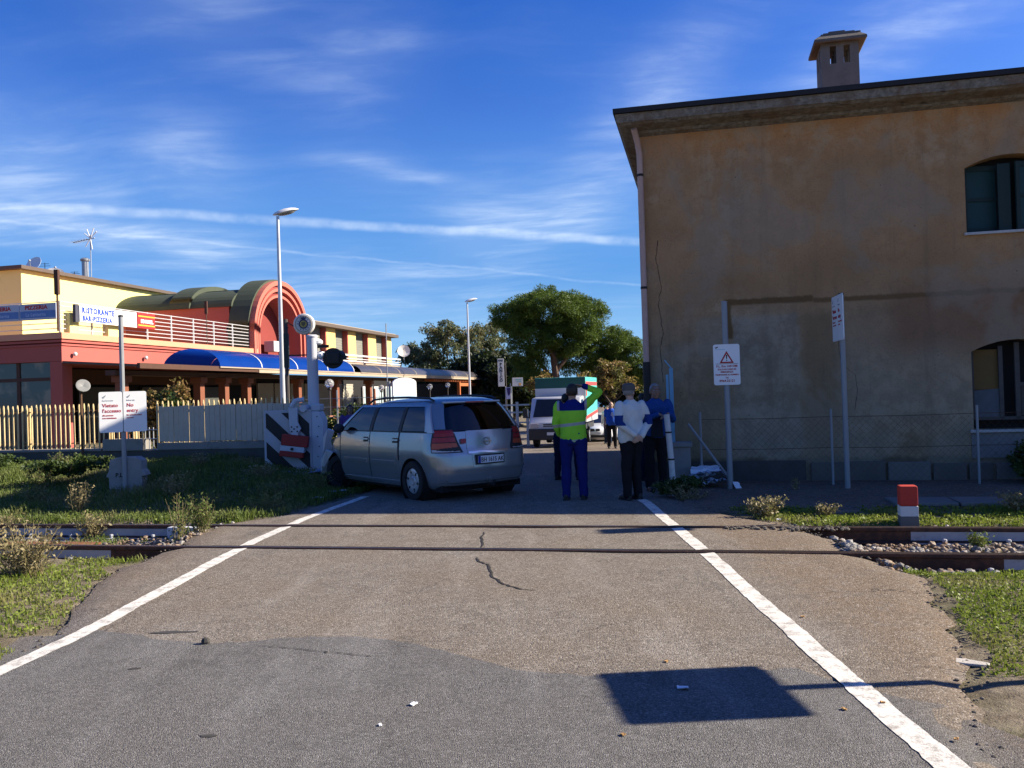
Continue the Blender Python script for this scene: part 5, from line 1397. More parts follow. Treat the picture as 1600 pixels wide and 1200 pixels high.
for s in (-1, 1):
    fd = sheet(([(y, .31) for y in yy(-.06, .98)], [(y, 1.045) for y in yy(-.06, 1.02)]), .007, SILVER, 'front_door', mpv, s)
    rd = sheet(([(y, .31) for y in yy(-.92, -.075)], [(y, 1.05) for y in yy(-.99, -.075)]), .007, SILVER, 'rear_door', mpv, s)
    for d, a in ((fd, .06), (rd, -.90)):
        hb = sheet(([(y, .885) for y in yy(a-.08, a+.08, 5)], [(y, .965) for y in yy(a-.08, a+.08, 5)]), .010, MATS['black_plastic'], 'handle_cup', d, s, 2)
        sheet(([(y, .92) for y in yy(a-.10, a+.10, 5)], [(y, .945) for y in yy(a-.10, a+.10, 5)]), .030, SILVER, 'handle', d, s, 2, .022)
        sheet(([(y, .53) for y in yy(a-.02 if d is fd else a+.02, a+.85 if d is fd else a+.78, 6)], [(y, .60) for y in yy(a-.02 if d is fd else a+.02, a+.85 if d is fd else a+.78, 6)]), .016, SILVER, 'rub_strip', d, s, 2, .01)
    sheet(([(y, .225) for y in yy(-.98, .95)], [(y, .285) for y in yy(-.98, .95)]), .012, SILVER, 'sill', mpv, s, 2, .01)
    # glass: front door, rear door, rear quarter
    sheet(([(y, 1.065) for y in yy(.0, 1.02)], [(lerp(-.0, .46, i/8), 1.48) for i in range(9)]), -.012, GL, 'side_window', mpv, s)
    sheet(([(y, 1.068) for y in yy(-.94, -.10)], [(y, 1.48) for y in yy(-.94, -.10)]), -.012, GL, 'side_window', mpv, s)
    sheet(([(y, 1.075) for y in yy(-1.72, -1.03)], [(y, 1.455) for y in yy(-1.55, -1.03)]), -.012, GLD, 'side_window', mpv, s)
    # pillars
    sheet(([(1.02, 1.06), (1.14, 1.06)], [(.44, 1.487), (.50, 1.487)]), .0, SILVER, 'pillar', mpv, s, 8, .03)
    sheet(([(-.10, 1.06), (.0, 1.06)], [(-.10, 1.487), (.0, 1.487)]), -.003, MATS['black_plastic'], 'pillar', mpv, s, 8, .03)
    sheet(([(-1.03, 1.06), (-.94, 1.06)], [(-1.03, 1.487), (-.94, 1.487)]), -.003, MATS['black_plastic'], 'pillar', mpv, s, 8, .03)
    sheet(([(-1.93, 1.055), (-1.84, 1.055), (-1.72, 1.055)], [(-1.62, 1.487), (-1.60, 1.487), (-1.55, 1.487)]), .0, SILVER, 'pillar', mpv, s, 8, .03)
    sheet(([(y, 1.452) for y in yy(-1.60, .46)], [(y, 1.490) for y in yy(-1.60, .44)]), .001, SILVER, 'roof_frame', mpv, s, 2, .03)
    sheet(([(y, 1.05) for y in yy(-1.78, 1.05)], [(y, 1.068) for y in yy(-1.76, 1.05)]), .004, MATS['black_plastic'], 'window_seal', mpv, s, 2, .01)
    for ys, za, zb_ in ((-.067, .30, 1.05), (-1.0, .62, 1.05), (1.0, .34, 1.04)):
        sheet(([(ys-.009, za), (ys+.009, za)], [(ys-.009, zb_), (ys+.009, zb_)]), .0085, MATS['under_dark'], 'seam', mpv, s, 10, .004)
    rp_ = [(-1.62, 1.535), (-1.5, 1.575), (-.9, 1.60), (-.2, 1.60), (.25, 1.575), (.40, 1.52)]
    MB().tube([(s*(sidex(y, 1.50)-.06), y, z) for y, z in rp_], .018, 8).build('roof_rail', MATS['black_plastic'], mpv, smooth=True)
    # tail lamp wrapping the corner
    M('tail_case', (.012, .012, .013), .5)
    def lamp(z0, z1, a0, a1, b0, b1, off, mat, name, par):
        """corner lamp whose inner and outer edges lean between its foot and its head"""
        N = 9; K = 3; Q = MB(); sg = -1 if s > 0 else 1
        fr_ = lambda z: ss(z, .70, 1.20)*0+(z-.755)/(1.10-.755)
        for d in (off, off-.012):
            vs = []
            for j in range(K+1):
                z = lerp(z0, z1, j/K); h = per(z); f = fr_(z)
                a = lerp(a0, a1, f); b = lerp(b0, b1, f*f)
                for k in range(N):
                    q = lerp(a, b, k/(N-1)); i0 = int(q); i0 = min(i0, len(h)-2); w_ = q-i0
                    x = lerp(h[i0][0], h[i0+1][0], w_); y = lerp(h[i0][1], h[i0+1][1], w_)
                    t_ = Vector((h[i0+1][0]-h[i0][0], h[i0+1][1]-h[i0][1])).normalized(); nn = Vector((t_.y, -t_.x))
                    if nn.x > 0 or (abs(nn.x) < .05 and nn.y > 0): nn = -nn
                    vs.append(((x+nn.x*d)*sg, y+nn.y*d, z))
            Q.add(vs, [(j*N+k, j*N+k+1, (j+1)*N+k+1, (j+1)*N+k) for j in range(K) for k in range(N-1)])
        t0 = (K+1)*N
        e = [k for k in range(N)]+[j*N+N-1 for j in range(1, K+1)]+[K*N+k for k in range(N-2, -1, -1)]+[j*N for j in range(K-1, 0, -1)]
        Q.f += [(e[k], e[(k+1) % len(e)], e[(k+1) % len(e)]+t0, e[k]+t0) for k in range(len(e))]; Q.mi += [0]*len(e)
        return Q.build(name, mat, par, smooth=True, angle=40)
    tc = lamp(.755, 1.105, 7.3, 9.6, 17.6, 16.0, .010, MATS['tail_case'], 'tail_lamp_case', mpv)
    for z0, z1, m_ in ((.768, .80, MATS['lamp_clear']), (.812, .90, MATS['lamp_orange']), (.912, .985, MATS['lamp_red']), (.997, 1.090, MATS['lamp_red'])):
        lamp(z0, z1, 7.9, 10.1, 17.0, 15.4, .017, m_, 'tail_lamp', tc)
# D pillars wrap and rear window
for s in (False, True): rear(1.055, 1.487, 12, 20, .002, SILVER, 'rear_pillar', mpv, s, nz_=8, thick=.03)
rear(1.075, 1.49, 0, 13, .006, GLD, 'rear_window', mpv, both=True, nz_=8)
MB().box(-.52, .52, -1.84, -1.60, 1.485, 1.52).build('spoiler', SILVER, mpv, bevel=.015)
MB().box(-.17, .17, -1.875, -1.855, 1.492, 1.512).build('brake_lamp', MATS['lamp_red'], mpv)
# tailgate panel, chrome bar, number plate, emblem, bumper with its crease
tg = rear(.735, 1.07, 0, 7, .008, SILVER, 'tailgate', mpv, both=True)
rear(.52, .73, 0, 6, .006, SILVER, 'tailgate', mpv, both=True)
rear(.728, .765, 0, 7, .020, MATS['chrome'], 'trim_bar', mpv, both=True, nz_=2, thick=.02)
rear(.47, .505, 0, 19, .016, SILVER, 'bumper_lip', mpv, both=True, nz_=2, thick=.02)
rear(.30, .335, 0, 19, .014, SILVER, 'bumper_lip', mpv, both=True, nz_=2, thick=.02)
rear(.205, .30, 0, 16, .004, MATS['black_plastic'], 'bumper_skirt', mpv, both=True, nz_=2)
yb = -2.24
np_ = MB().box(-.24, .24, yb-.012, yb, .575, .685).build('number_plate', MATS['plate_white'], mpv, bevel=.004)
MB().box(-.26, .26, yb-.006, yb+.04, .555, .705).build('plate_recess', MATS['black_plastic'], mpv)
MB().box(-.239, -.195, yb-.0135, yb-.012, .577, .683).build('country_band', MATS['plate_blue'], np_)
text('BH 1615 AK', .096, MATS['letter_black'], np_, face_text(-.188, yb-.0135, .594), sx=.86, bold=.001)
MB().lathe([(.052, -.004), (.062, -.004), (.062, .004), (.052, .004)], 24, 0, Matrix.Translation((0, -2.166, .90)) @ Matrix.Rotation(pi/2, 4, 'X'), hollow='ring').build('emblem', MATS['chrome'], tg)
MB().box(-.075, .075, -2.172, -2.166, .893, .907).build('emblem', MATS['chrome'], tg)
MB().box(-.47, -.39, -2.151, -2.130, .885, .955).build('sticker', M('sticker_red', (.35, .06, .08), .5), mpv)
MB().tube([(0, -2.1, .24), (0, -2.30, .24), (0, -2.31, .31)], .02, 8).build('tow_hook', MATS['black_plastic'], mpv)
# mirror, wiper, inside
mm = MB(); mm.ball((-.98, .86, 1.10), (.11, .06, .085), 12); mm.build('mirror', MATS['black_plastic'], mpv, smooth=True)
mm = MB(); mm.ball((.98, .86, 1.10), (.11, .06, .085), 12); mm.build('mirror', MATS['black_plastic'], mpv, smooth=True)
MB().box(-.76, .76, -1.9, 1.0, 1.0, 1.062).build('interior_floor', MATS['under_dark'], mpv)
for x in (-.38, .38):
    for y in (.18, -.72):
        sb = MB().box(x-.24, x+.24, y-.10, y+.05, 1.02, 1.24).build('seat', MATS['seat_cloth'], mpv, bevel=.05)
        MB().box(x-.13, x+.13, y-.08, y+.02, 1.27, 1.42).build('headrest', MATS['seat_cloth'], sb, bevel=.03)
MB().box(-.7, .7, .75, 1.15, 1.02, 1.09).build('dashboard', MATS['seat_cloth'], mpv, bevel=.02)
# windscreen
q = MB(); vs = []
for j in range(7):
    z = lerp(1.07, 1.487, j/6); _, yr, yf, w_ = row(z)
    for i in range(9): x = lerp(-1, 1, i/8)*(w_-.07); vs.append((x, yf-.02-.16*(x/w_)**2, z))
q.add(vs, [(j*9+i, j*9+i+1, (j+1)*9+i+1, (j+1)*9+i) for j in range(6) for i in range(8)]); q.build('windscreen', GL, mpv, smooth=True)
MB().box(-.06, .12, -.52, -.46, 1.36, 1.44).build('air_freshener', M('freshener', (.2, .5, .25), .6), mpv)
wheel(mpv, -.79, -1.38, MATS['hub_silver']); wheel(mpv, .79, -1.38, MATS['hub_silver'])
wheel(mpv, -.74, 1.22, MATS['under_dark'], .45, holes=0); wheel(mpv, .78, 1.32, MATS['hub_silver'], .2)
MB().box(-.75, .75, -2.0, 1.9, .16, .25).build('underbody', MATS['under_dark'], mpv)
# torn wing and bumper standing up at the crushed corner
for k, (pts, nm) in enumerate((([(-.86, 1.62, .30), (-.95, 1.58, .62), (-.98, 1.50, .92), (-.93, 1.40, 1.08), (-.80, 1.40, 1.03), (-.82, 1.52, .84), (-.76, 1.60, .60), (-.68, 1.68, .34)], 'torn_wing'),
                               ([(-.93, 1.22, .66), (-.97, 1.40, .70), (-1.0, 1.58, .52), (-.95, 1.68, .28), (-.84, 1.70, .24), (-.90, 1.46, .54)], 'torn_bumper'))):
    q = MB(); n_ = len(pts); q.add([(x, y, z) for x, y, z in pts]+[(x+.02, y+.03, z+.01) for x, y, z in pts], [tuple(range(n_)), tuple(range(2*n_-1, n_-1, -1))]+[(i, i+n_, (i+1) % n_+n_, (i+1) % n_) for i in range(n_)])
    q.build(nm, M('bumper_pale', (.66, .69, .74), .4, .2, var=.1), mpv)

# ---- white truck with a teal box
trk = thing('box_truck', 'white delivery truck with a green box body and red stripes on the sunny road', 'truck', (1.62, 34.6, zr(34.6)), radians(-13))
TW = coat_paint('truck_white', (.55, .56, .58), .0, .4); M('truck_green', (.010, .075, .060), .5, var=.1); M('truck_teal', (.07, .42, .36), .5, var=.08); M('stripe_red', (.50, .05, .04), .5); M('truck_dark', (.03, .03, .032), .6)
cab = MB(); cab.prism([(0, .38), (0, 1.02), (.22, 1.22), (.75, 2.02), (1.75, 2.08), (1.75, .38)], -1.02, 1.02, 'X')
cab.build('cab', TW, trk, bevel=.06, smooth=True)
q = MB(); q.add([(-.88, .245, 1.245), (.88, .245, 1.245), (.80, .715, 1.96), (-.80, .715, 1.96)], [(0, 1, 2, 3)]); q.add([(-.88, .225, 1.25), (.88, .225, 1.25), (.80, .695, 1.965), (-.80, .695, 1.965)], [(0, 1, 2, 3)])
q.build('windscreen', M('dark_screen', (.012, .014, .018), .08, spec=.6), trk)
for s in (-1, 1):
    MB().prism([(.55, 1.28), (1.45, 1.28), (1.45, 1.92), (.90, 1.92)], s*1.021, s*1.03, 'X').build('side_window', MATS['dark_screen'], trk)
    MB().box(s*.80-.17, s*.80+.17, -.035, .0, .82, 1.0).build('headlight', MATS['lamp_clear'], trk, bevel=.02)
    MB().tube([(s*1.03, .4, 1.2), (s*1.22, .32, 1.3)], .02, 6).build('mirror_arm', MATS['truck_dark'], trk)
    MB().box(s*1.22-.10, s*1.22+.10, .28, .36, 1.22, 1.60).build('mirror', MATS['truck_dark'], trk, bevel=.02)
    for yw, xw in ((.75, .86), (3.6, .86)):
        wheel(trk, s*xw, yw, MATS['hub_silver'], r=.35)
for k, z in enumerate((.86, .93)): MB().box(-.42, .42, -.012, .0, z, z+.04).build('grille_slot', MATS['truck_dark'], trk)
MB().lathe([(.05, 0), (.07, 0), (.07, .02), (.05, .02)], 16, 0, Matrix.Translation((0, -.001, .93)) @ Matrix.Rotation(pi/2, 4, 'X'), hollow='ring').build('emblem', MATS['chrome'], trk)
MB().box(-1.02, 1.02, -.09, .15, .33, .78).build('bumper', MATS['truck_dark'], trk, bevel=.04)
MB().box(-.26, .26, -.10, -.092, .52, .64).build('number_plate', MATS['plate_white'], trk)
bx = MB().box(-1.08, 1.08, 1.85, 5.6, .95, 2.86).build('box_body', MATS['truck_teal'], trk, bevel=.02)
MB().box(-1.082, 1.082, 1.84, 1.849, 2.42, 2.85).build('front_panel', MATS['truck_green'], bx)
MB().box(-1.082, 1.082, 1.84, 1.849, .95, 2.41).build('front_panel', TW, bx)
for s in (-1, 1):
    x0, x1 = sorted((s*1.081, s*1.087))
    MB().box(x0, x1, 1.95, 5.5, 2.50, 2.66).build('stripe', MATS['stripe_red'], bx)
    MB().box(x0, x1, 1.95, 2.25, 2.05, 2.50).build('stripe', MATS['stripe_red'], bx)
    MB().prism([(1.87, 1.06), (5.58, 1.26), (5.58, 1.40), (1.87, 1.20)], x0, x1, 'X').build('stripe', MATS['stripe_red'], bx)
    MB().prism([(1.87, .955), (5.58, .955), (5.58, 1.255), (1.87, 1.055)], x0, x1, 'X').build('lower_panel', TW, bx)
MB().box(-.9, .9, 1.75, 5.5, .62, .94).build('chassis', MATS['truck_dark'], trk)

# ---- white parked car far behind
WHITE = coat_paint('white_paint', (.66, .67, .69), .0, .3)
wc = thing('white_car', 'white car parked facing us behind the truck on the sunny road', 'car', (4.45, 43.0, zr(43)), radians(165))
wc['belt'] = .92; wc['roof'] = 1.30; wc['wheels'] = [[-1.3, -.74], [-1.3, .74], [1.3, -.74], [1.3, .74]]
body, roof, sheet, rear, sidex, row, per = car(wc, [(.18, -2.0, 2.0, .76), (.3, -2.12, 2.14, .82), (.5, -2.13, 2.16, .85), (.66, -2.1, 2.10, .86), (.78, -2.05, 1.9, .855), (.92, -1.95, 1.05, .82), (1.12, -1.7, .55, .74), (1.30, -1.35, .15, .64), (1.36, -1.1, -.1, .52), (1.39, -.8, -.3, .3)], WHITE)
for k in ('belt', 'roof', 'wheels'): del wc[k]
for s in (-1, 1):
    sheet(([(y, .925) for y in yy(-1.5, .6)], [(y, 1.30) for y in yy(-1.1, .0)]), -.004, MATS['dark_screen'], 'side_window', wc, s, 6, .02)
    for xx in (.50, .68): MB().lathe([(1e-6, .03), (.08, .02), (.085, 0)], 14, 0, Matrix.Translation((s*xx, 2.10-(xx-.5)*.45, .64)) @ Matrix.Rotation(-pi/2, 4, 'X')).build('headlight', MATS['lamp_clear'] if xx > .6 else MATS['dark_screen'], wc, smooth=True)
q = MB(); vs = []
for j in range(5):
    z = lerp(.93, 1.32, j/4); _, yr, yf, w_ = row(z)
    for i in range(9): x = lerp(-1, 1, i/8)*(w_-.05); vs.append((x, yf+.012-.16*(x/w_)**2, z))
q.add(vs, [(j*9+i, j*9+i+1, (j+1)*9+i+1, (j+1)*9+i) for j in range(4) for i in range(8)]); q.build('windscreen', MATS['dark_screen'], wc, smooth=True)
for s in (-1, 1): MB().box(s*.13-.10, s*.13+.10, 2.14, 2.175, .58, .70).build('grille', MATS['truck_dark'], wc, bevel=.03)
MB().box(-.55, .55, 2.12, 2.175, .28, .40).build('air_intake', MATS['truck_dark'], wc)
MB().box(-.26, .26, 2.165, 2.18, .44, .54).build('number_plate', MATS['plate_white'], wc)
for x, y in ((-.74, -1.3), (.74, -1.3), (-.74, 1.3), (.74, 1.3)): wheel(wc, x, y, MATS['hub_silver'], r=.3)
# ================================================================== PEOPLE
def remeshed(mb, name, mat, parent, voxel, seed=0.0, fold=0.0, smooth=4, relief=None):
    """fuse overlapping forms into one continuous skin"""
    me = mb.mesh(name); o = bpy.data.objects.new(name, me); COL.objects.link(o)
    r = o.modifiers.new('fuse', 'REMESH'); r.mode = 'VOXEL'; r.voxel_size = voxel; r.use_smooth_shade = True
    s_ = o.modifiers.new('soft', 'SMOOTH'); s_.iterations = smooth; s_.factor = .5
    m2 = evaluated(o); bpy.data.objects.remove(o)
    if fold:
        n = len(m2.vertices); co = np.empty(n*3, np.float32); m2.vertices.foreach_get('co', co); co = co.reshape(-1, 3)
        no = np.empty(n*3, np.float32); m2.vertices.foreach_get('normal', no); no = no.reshape(-1, 3)
        d = np.array([mnoise.noise((c[0]*7+seed, c[1]*7, c[2]*4.5))*.6+.5*mnoise.noise((c[0]*16, c[1]*16+seed, c[2]*11)) for c in co], np.float32)
        co += no*(d*fold)[:, None]; m2.vertices.foreach_set('co', co.ravel()); m2.update()
    for p in m2.polygons: p.use_smooth = True
    m2.materials.clear()
    return link(name, m2, mat, parent)
def limb(mb, a, b, ra, rb, n=12):
    a = Vector(a); b = Vector(b)
    pts = [a.lerp(b, k/6) for k in range(7)]
    rs = [lerp(ra, rb, k/6)*(1+.10*sin(pi*min(1, k/3.2)) if k < 4 else 1) for k in range(7)]
    mb.tube(pts, rs, n); mb.ball(a, ra, n); mb.ball(b, rb, n)
def hand(mb, wrist, d, palm, s=1.0, curl=.5):
    """palm, four unequal curled fingers and a thumb; d points along the hand, palm is the palm normal"""
    w_ = Vector(wrist); d = Vector(d).normalized(); pn = Vector(palm); pn = (pn-d*pn.dot(d)).normalized(); side = d.cross(pn)
    c = w_+d*.045*s
    F = Matrix((side, d, pn)).transposed().to_4x4(); F.translation = c
    mb.ball((0, 0, 0), (.040*s, .055*s, .018*s), 12, 0, F)
    for k, (off, ln) in enumerate(((-.030, .062), (-.010, .074), (.011, .070), (.029, .055))):
        p0 = c+side*off*s+d*.045*s
        p1 = p0+(d*cos(curl*.5)+pn*sin(curl*.5))*ln*.5*s
        p2 = p1+(d*cos(curl*1.4)+pn*sin(curl*1.4))*ln*.5*s
        mb.tube([p0-d*.02*s, p0, p1, p2], [.010*s, .0095*s, .009*s, .0075*s], 7)
        mb.ball(p2, .0078*s, 6); mb.ball(p1, .009*s, 6)
    t0 = c-side*.034*s-d*.012*s
    t1 = t0-side*.022*s+d*.028*s+pn*.012*s; t2 = t1-side*.004*s+d*.028*s+pn*.012*s
    mb.tube([t0+side*.015*s, t0, t1, t2], [.013*s, .012*s, .0105*s, .008*s], 7); mb.ball(t2, .0085*s, 6)
SKIN = {}
def skin(name, col):
    if name not in MATS:
        m, t, p = new_mat(name); n = t.noise(t.obj(), 14, 5, .6)
        t._in(p.inputs['Base Color'], t.mix(t.ss(n, .3, .7), tuple(c*.85 for c in col), col)); p.inputs['Roughness'].default_value = .55
        p.inputs['Subsurface Weight'].default_value = .08; p.inputs['Subsurface Radius'].default_value = (.01, .004, .002)
    return MATS[name]
def cloth(name, col, bands=(), yoke=None, sleeve=None, cuffs=None):
    """woven cloth; bands are (z0, z1, colour) printed round the garment, sleeve adds a band only on the arms"""
    if name in MATS: return MATS[name]
    m, t, p = new_mat(name); co = t.obj(); s = t.xyz(co); n = t.noise(co, 9, 6, .6); wv = t.noise(co, 260, 2, .5)
    f = t.m('ADD', .86, t.m('MULTIPLY', n, .28))
    c = col
    for z0, z1, cc in bands:
        zz = t.m('ADD', s[2], t.m('MULTIPLY', s[0], .10))
        c = t.mix(t.m('MULTIPLY', t.m('GREATER_THAN', zz, z0), t.m('LESS_THAN', zz, z1)), c, cc)
    if yoke:
        k = t.m('MULTIPLY', t.m('GREATER_THAN', s[2], yoke[0]), t.m('LESS_THAN', t.m('ABSOLUTE', s[0]), yoke[1]))
        c = t.mix(k, c, yoke[2])
        k = t.m('MULTIPLY', t.m('GREATER_THAN', s[2], yoke[0]), t.m('MULTIPLY', t.m('GREATER_THAN', t.m('ABSOLUTE', s[0]), yoke[1]), t.m('LESS_THAN', t.m('ABSOLUTE', s[0]), yoke[1]+.035)))
        c = t.mix(k, c, (.3, .31, .36))
    if cuffs:
        c = t.mix(t.m('MULTIPLY', t.m('GREATER_THAN', s[2], cuffs[0]-.02), t.m('LESS_THAN', t.m('ABSOLUTE', s[0]), cuffs[1])), c, cuffs[2])
    if sleeve:
        z0, z1, cc, xm = sleeve
        k = t.m('MULTIPLY', t.m('MULTIPLY', t.m('GREATER_THAN', s[2], z0), t.m('LESS_THAN', s[2], z1)), t.m('GREATER_THAN', t.m('ABSOLUTE', s[0]), xm))
        c = t.mix(k, c, cc)
    c = t.mix(1.0, c, t.comb(f, f, f), 'MULTIPLY')
    t._in(p.inputs['Base Color'], c); p.inputs['Roughness'].default_value = .9; p.inputs['Specular IOR Level'].default_value = .15
    t.l.new(t.bump(t.m('ADD', n, t.m('MULTIPLY', wv, .3)), .4, .01), p.inputs['Normal'])
    return m
M('hair_dark', (.022, .016, .012), .6, var=.3, scale=40, bump=.5, bscale=90); M('hair_grey', (.20, .195, .19), .65, var=.3, scale=40, bump=.5, bscale=90); M('hair_pale', (.42, .39, .34), .65, var=.25, scale=40)
M('shoe_dark', (.018, .016, .015), .5); M('eye_white', (.55, .54, .52), .3); M('eye_dark', (.012, .009, .008), .3); M('lip', (.28, .11, .09), .5)
def person(label, loc, rz, h, skn, top, legs, hair, arms, lean=0.0, turn=0.0, voxel=.011, stance=.10, step=0.0, belly=0.0, hairstyle='short', cuff=1.0, top_len=.86, group=None, hat=None, extra=None, wide=1.0, face=True):
    """arms: ((elbow, wrist, hand direction, palm normal) right, left) in metres for a 1.70 m figure facing -Y"""
    k = h/1.70
    P = thing('person', label, 'person', loc, rz, group)
    P.scale = (k, k, k)
    ly = -lean                                              # forward lean of the chest
    hips = [(-stance*.9, 0, .88), (stance*.9, 0, .88)]
    knees = [(-stance*1.0, -.015-step*.4, .47), (stance*1.0, -.015+step*.4, .47)]
    ank = [(-stance*1.1, .01-step, .085), (stance*1.1, .01+step, .085)]
    sh = [(-.185*wide, .015+ly*.9, 1.395), (.185*wide, .015+ly*.9, 1.395)]
    neck = Vector((0, .012+ly, 1.44)); hc = Vector((0, -.012+ly*1.15, 1.585))
    def torso(mb, g, z0):
        prof = [(.84, .150, .105, 0), (.92, .165, .118, 0), (1.02, .158, .112, .15), (1.12, .158, .108, .35), (1.22, .172, .112, .6), (1.32, .182, .112, .85), (1.39, .160, .092, .95), (1.43, .095, .068, 1.0), (1.46, .056, .055, 1.0)]
        rows = []; N = 20
        for z, rx, ry, q in prof:
            if z < z0-.03: continue
            b = belly*exp(-((z-1.03)/.14)**2)
            rows.append([(cos(2*pi*i/N)*(rx*wide+g+b*.4), sin(2*pi*i/N)*(ry+g+(b if sin(2*pi*i/N) < 0 else b*.2))+ly*q, z) for i in range(N)])
        vs = [p for r in rows for p in r]
        fs = [(j*N+i, j*N+(i+1) % N, (j+1)*N+(i+1) % N, (j+1)*N+i) for j in range(len(rows)-1) for i in range(N)]+[tuple(range(N-1, -1, -1)), tuple(range((len(rows)-1)*N, len(rows)*N))]
        mb.add(vs, fs)
    HT = Matrix.Translation(hc) @ Matrix.Rotation(turn, 4, 'Z')
    b = MB(); torso(b, 0, .84)
    for i in (0, 1):
        limb(b, hips[i], knees[i], .082, .055); limb(b, knees[i], ank[i], .054, .036)
        b.ball((ank[i][0], ank[i][1]-.06, .045), (.042, .11, .036), 10)
        el, wr, hd_, pn = arms[i]
        limb(b, sh[i], el, .050, .038); limb(b, el, wr, .039, .026)
        hand(b, wr, hd_, pn, 1.0)
    b.tube([neck-Vector((0, 0, .03)), neck+Vector((0, -.005, .05)), hc+Vector((0, .015, -.07))], [.062, .054, .055], 14)
    b.ball((0, .008, .018), (.077, .095, .100), 18, 0, HT); b.ball((0, -.022, -.05), (.058, .066, .072), 14, 0, HT); b.ball((0, -.05, -.092), (.033, .030, .026), 10, 0, HT)
    b.tube([HT @ Vector((0, -.078, .022)), HT @ Vector((0, -.100, -.018)), HT @ Vector((0, -.092, -.026))], [.010, .015, .014], 8)
    b.ball((0, -.082, .038), (.055, .016, .012), 10, 0, HT)
    for s in (-1, 1): b.ball((s*.078, .012, -.012), (.012, .022, .034), 8, 0, HT); b.ball((s*.036, -.066, -.028), (.022, .018, .02), 8, 0, HT)
    remeshed(b, 'body', skn, P, voxel*.72, smooth=2)
    if face:
        for s in (-1, 1):
            MB().ball((s*.032, -.088, .012), (.0135, .008, .008), 10, 0, HT).build('eye', MATS['eye_white'], P, smooth=True)
            MB().ball((s*.032, -.0945, .012), (.0065, .004, .0065), 8, 0, HT).build('iris', MATS['eye_dark'], P, smooth=True)
            MB().tube([HT @ Vector((s*.014, -.098, .034)), HT @ Vector((s*.034, -.098, .040)), HT @ Vector((s*.052, -.086, .034))], [.005, .006, .004], 6).build('eyebrow', hair, P, smooth=True)
        MB().tube([HT @ Vector((-.026, -.083, -.062)), HT @ Vector((0, -.093, -.060)), HT @ Vector((.026, -.083, -.062))], [.003, .0065, .003], 6).build('mouth', MATS['lip'], P, smooth=True)
    # clothes
    t_ = MB(); torso(t_, .018, top_len)
    for i in (0, 1):
        el, wr, _, _ = arms[i]
        if cuff > 0:
            limb(t_, sh[i], el, .066, .055)
            e = Vector(el).lerp(Vector(wr), .93 if cuff >= 1 else cuff)
            if cuff > .05: limb(t_, el, e, .054, .042)
        else:
            limb(t_, sh[i], Vector(sh[i]).lerp(Vector(el), .72), .064, .060)
    t_.lathe([(.066, -.01), (.068, .03), (.060, .035)], 14, 0, Matrix.Translation(neck))
    remeshed(t_, 'jacket' if cuff >= 1 else 'shirt', top, P, voxel, seed=loc[0]*3, fold=.017)
    l_ = MB()
    for i in (0, 1):
        limb(l_, hips[i], knees[i], .102, .078); limb(l_, knees[i], (ank[i][0], ank[i][1], .075), .074, .066)
    l_.lathe([(.10, .78), (.162*wide, .84), (.166*wide, .93), (.162*wide, 1.0)], 20, 0, None, 1.0, .74)
    remeshed(l_, 'trousers', legs, P, voxel, seed=loc[0]*5+2, fold=.017)
    for i in (0, 1):
        q = MB(); x, y = ank[i][0], ank[i][1]
        q.ball((x, y-.075, .04), (.048, .145, .045), 14); q.ball((x, y+.02, .055), (.044, .055, .055), 12); q.box(x-.044, x+.044, y-.20, y+.065, 0, .022)
        remeshed(q, 'shoe', MATS['shoe_dark'], P, .010, smooth=2)
    if hairstyle:
        q = MB(); q.ball((0, .012, .026), (.087, .104, .104), 26, 0, HT)
        if hairstyle == 'long': q.ball((0, .045, -.08), (.092, .065, .15), 20, 0, HT)
        me = q.mesh('hair'); bm = bmesh.new(); bm.from_mesh(me); inv = HT.inverted()
        dele = []
        for f in bm.faces:
            c = inv @ f.calc_center_median()
            low = -.055 if hairstyle == 'short' else -.3
            if (c.y < -.045 and c.z < .075) or c.z < low or (hairstyle == 'short' and c.y < .0 and c.z < .02) or (hairstyle == 'bald' and c.z > .05):
                dele.append(f)
        bmesh.ops.delete(bm, geom=dele, context='FACES')
        for v in bm.verts: v.co += v.co.normalized()*.0+Vector((nz(v.co.x*60, v.co.y*60, v.co.z*60)*.004,)*3)
        bmesh.ops.solidify(bm, geom=bm.faces[:], thickness=.006)
        bm.to_mesh(me); bm.free()
        for p in me.polygons: p.use_smooth = True
        link('hair', me, hair, P)
    if hat:
        q = MB(); q.lathe([(.094, .02), (.098, .06), (.090, .105), (.06, .128), (1e-6, .135)], 22, 0, HT @ Matrix.Translation((0, .012, 0)), 1.0, 1.12, hollow=True)
        hb = q.build('cap', hat, P, smooth=True)
        MB().prism([(-.062, -.075), (-.05, -.135), (0, -.155), (.05, -.135), (.062, -.075)], .034, .044, 'Z', 0, HT).build('peak', hat, hb, bevel=.003)
    if extra: extra(P, HT)
    return P
R_, L_ = 0, 1
HANG = lambda s, y=0.0: ((s*.245, .03+y, 1.13), (s*.25, -.03+y, .89), (0, -.12, -1), (-s, 0, 0))
SK1 = skin('skin_tan', (.34, .19, .125)); SK2 = skin('skin_olive', (.28, .155, .10)); SK3 = skin('skin_pale', (.46, .29, .21))
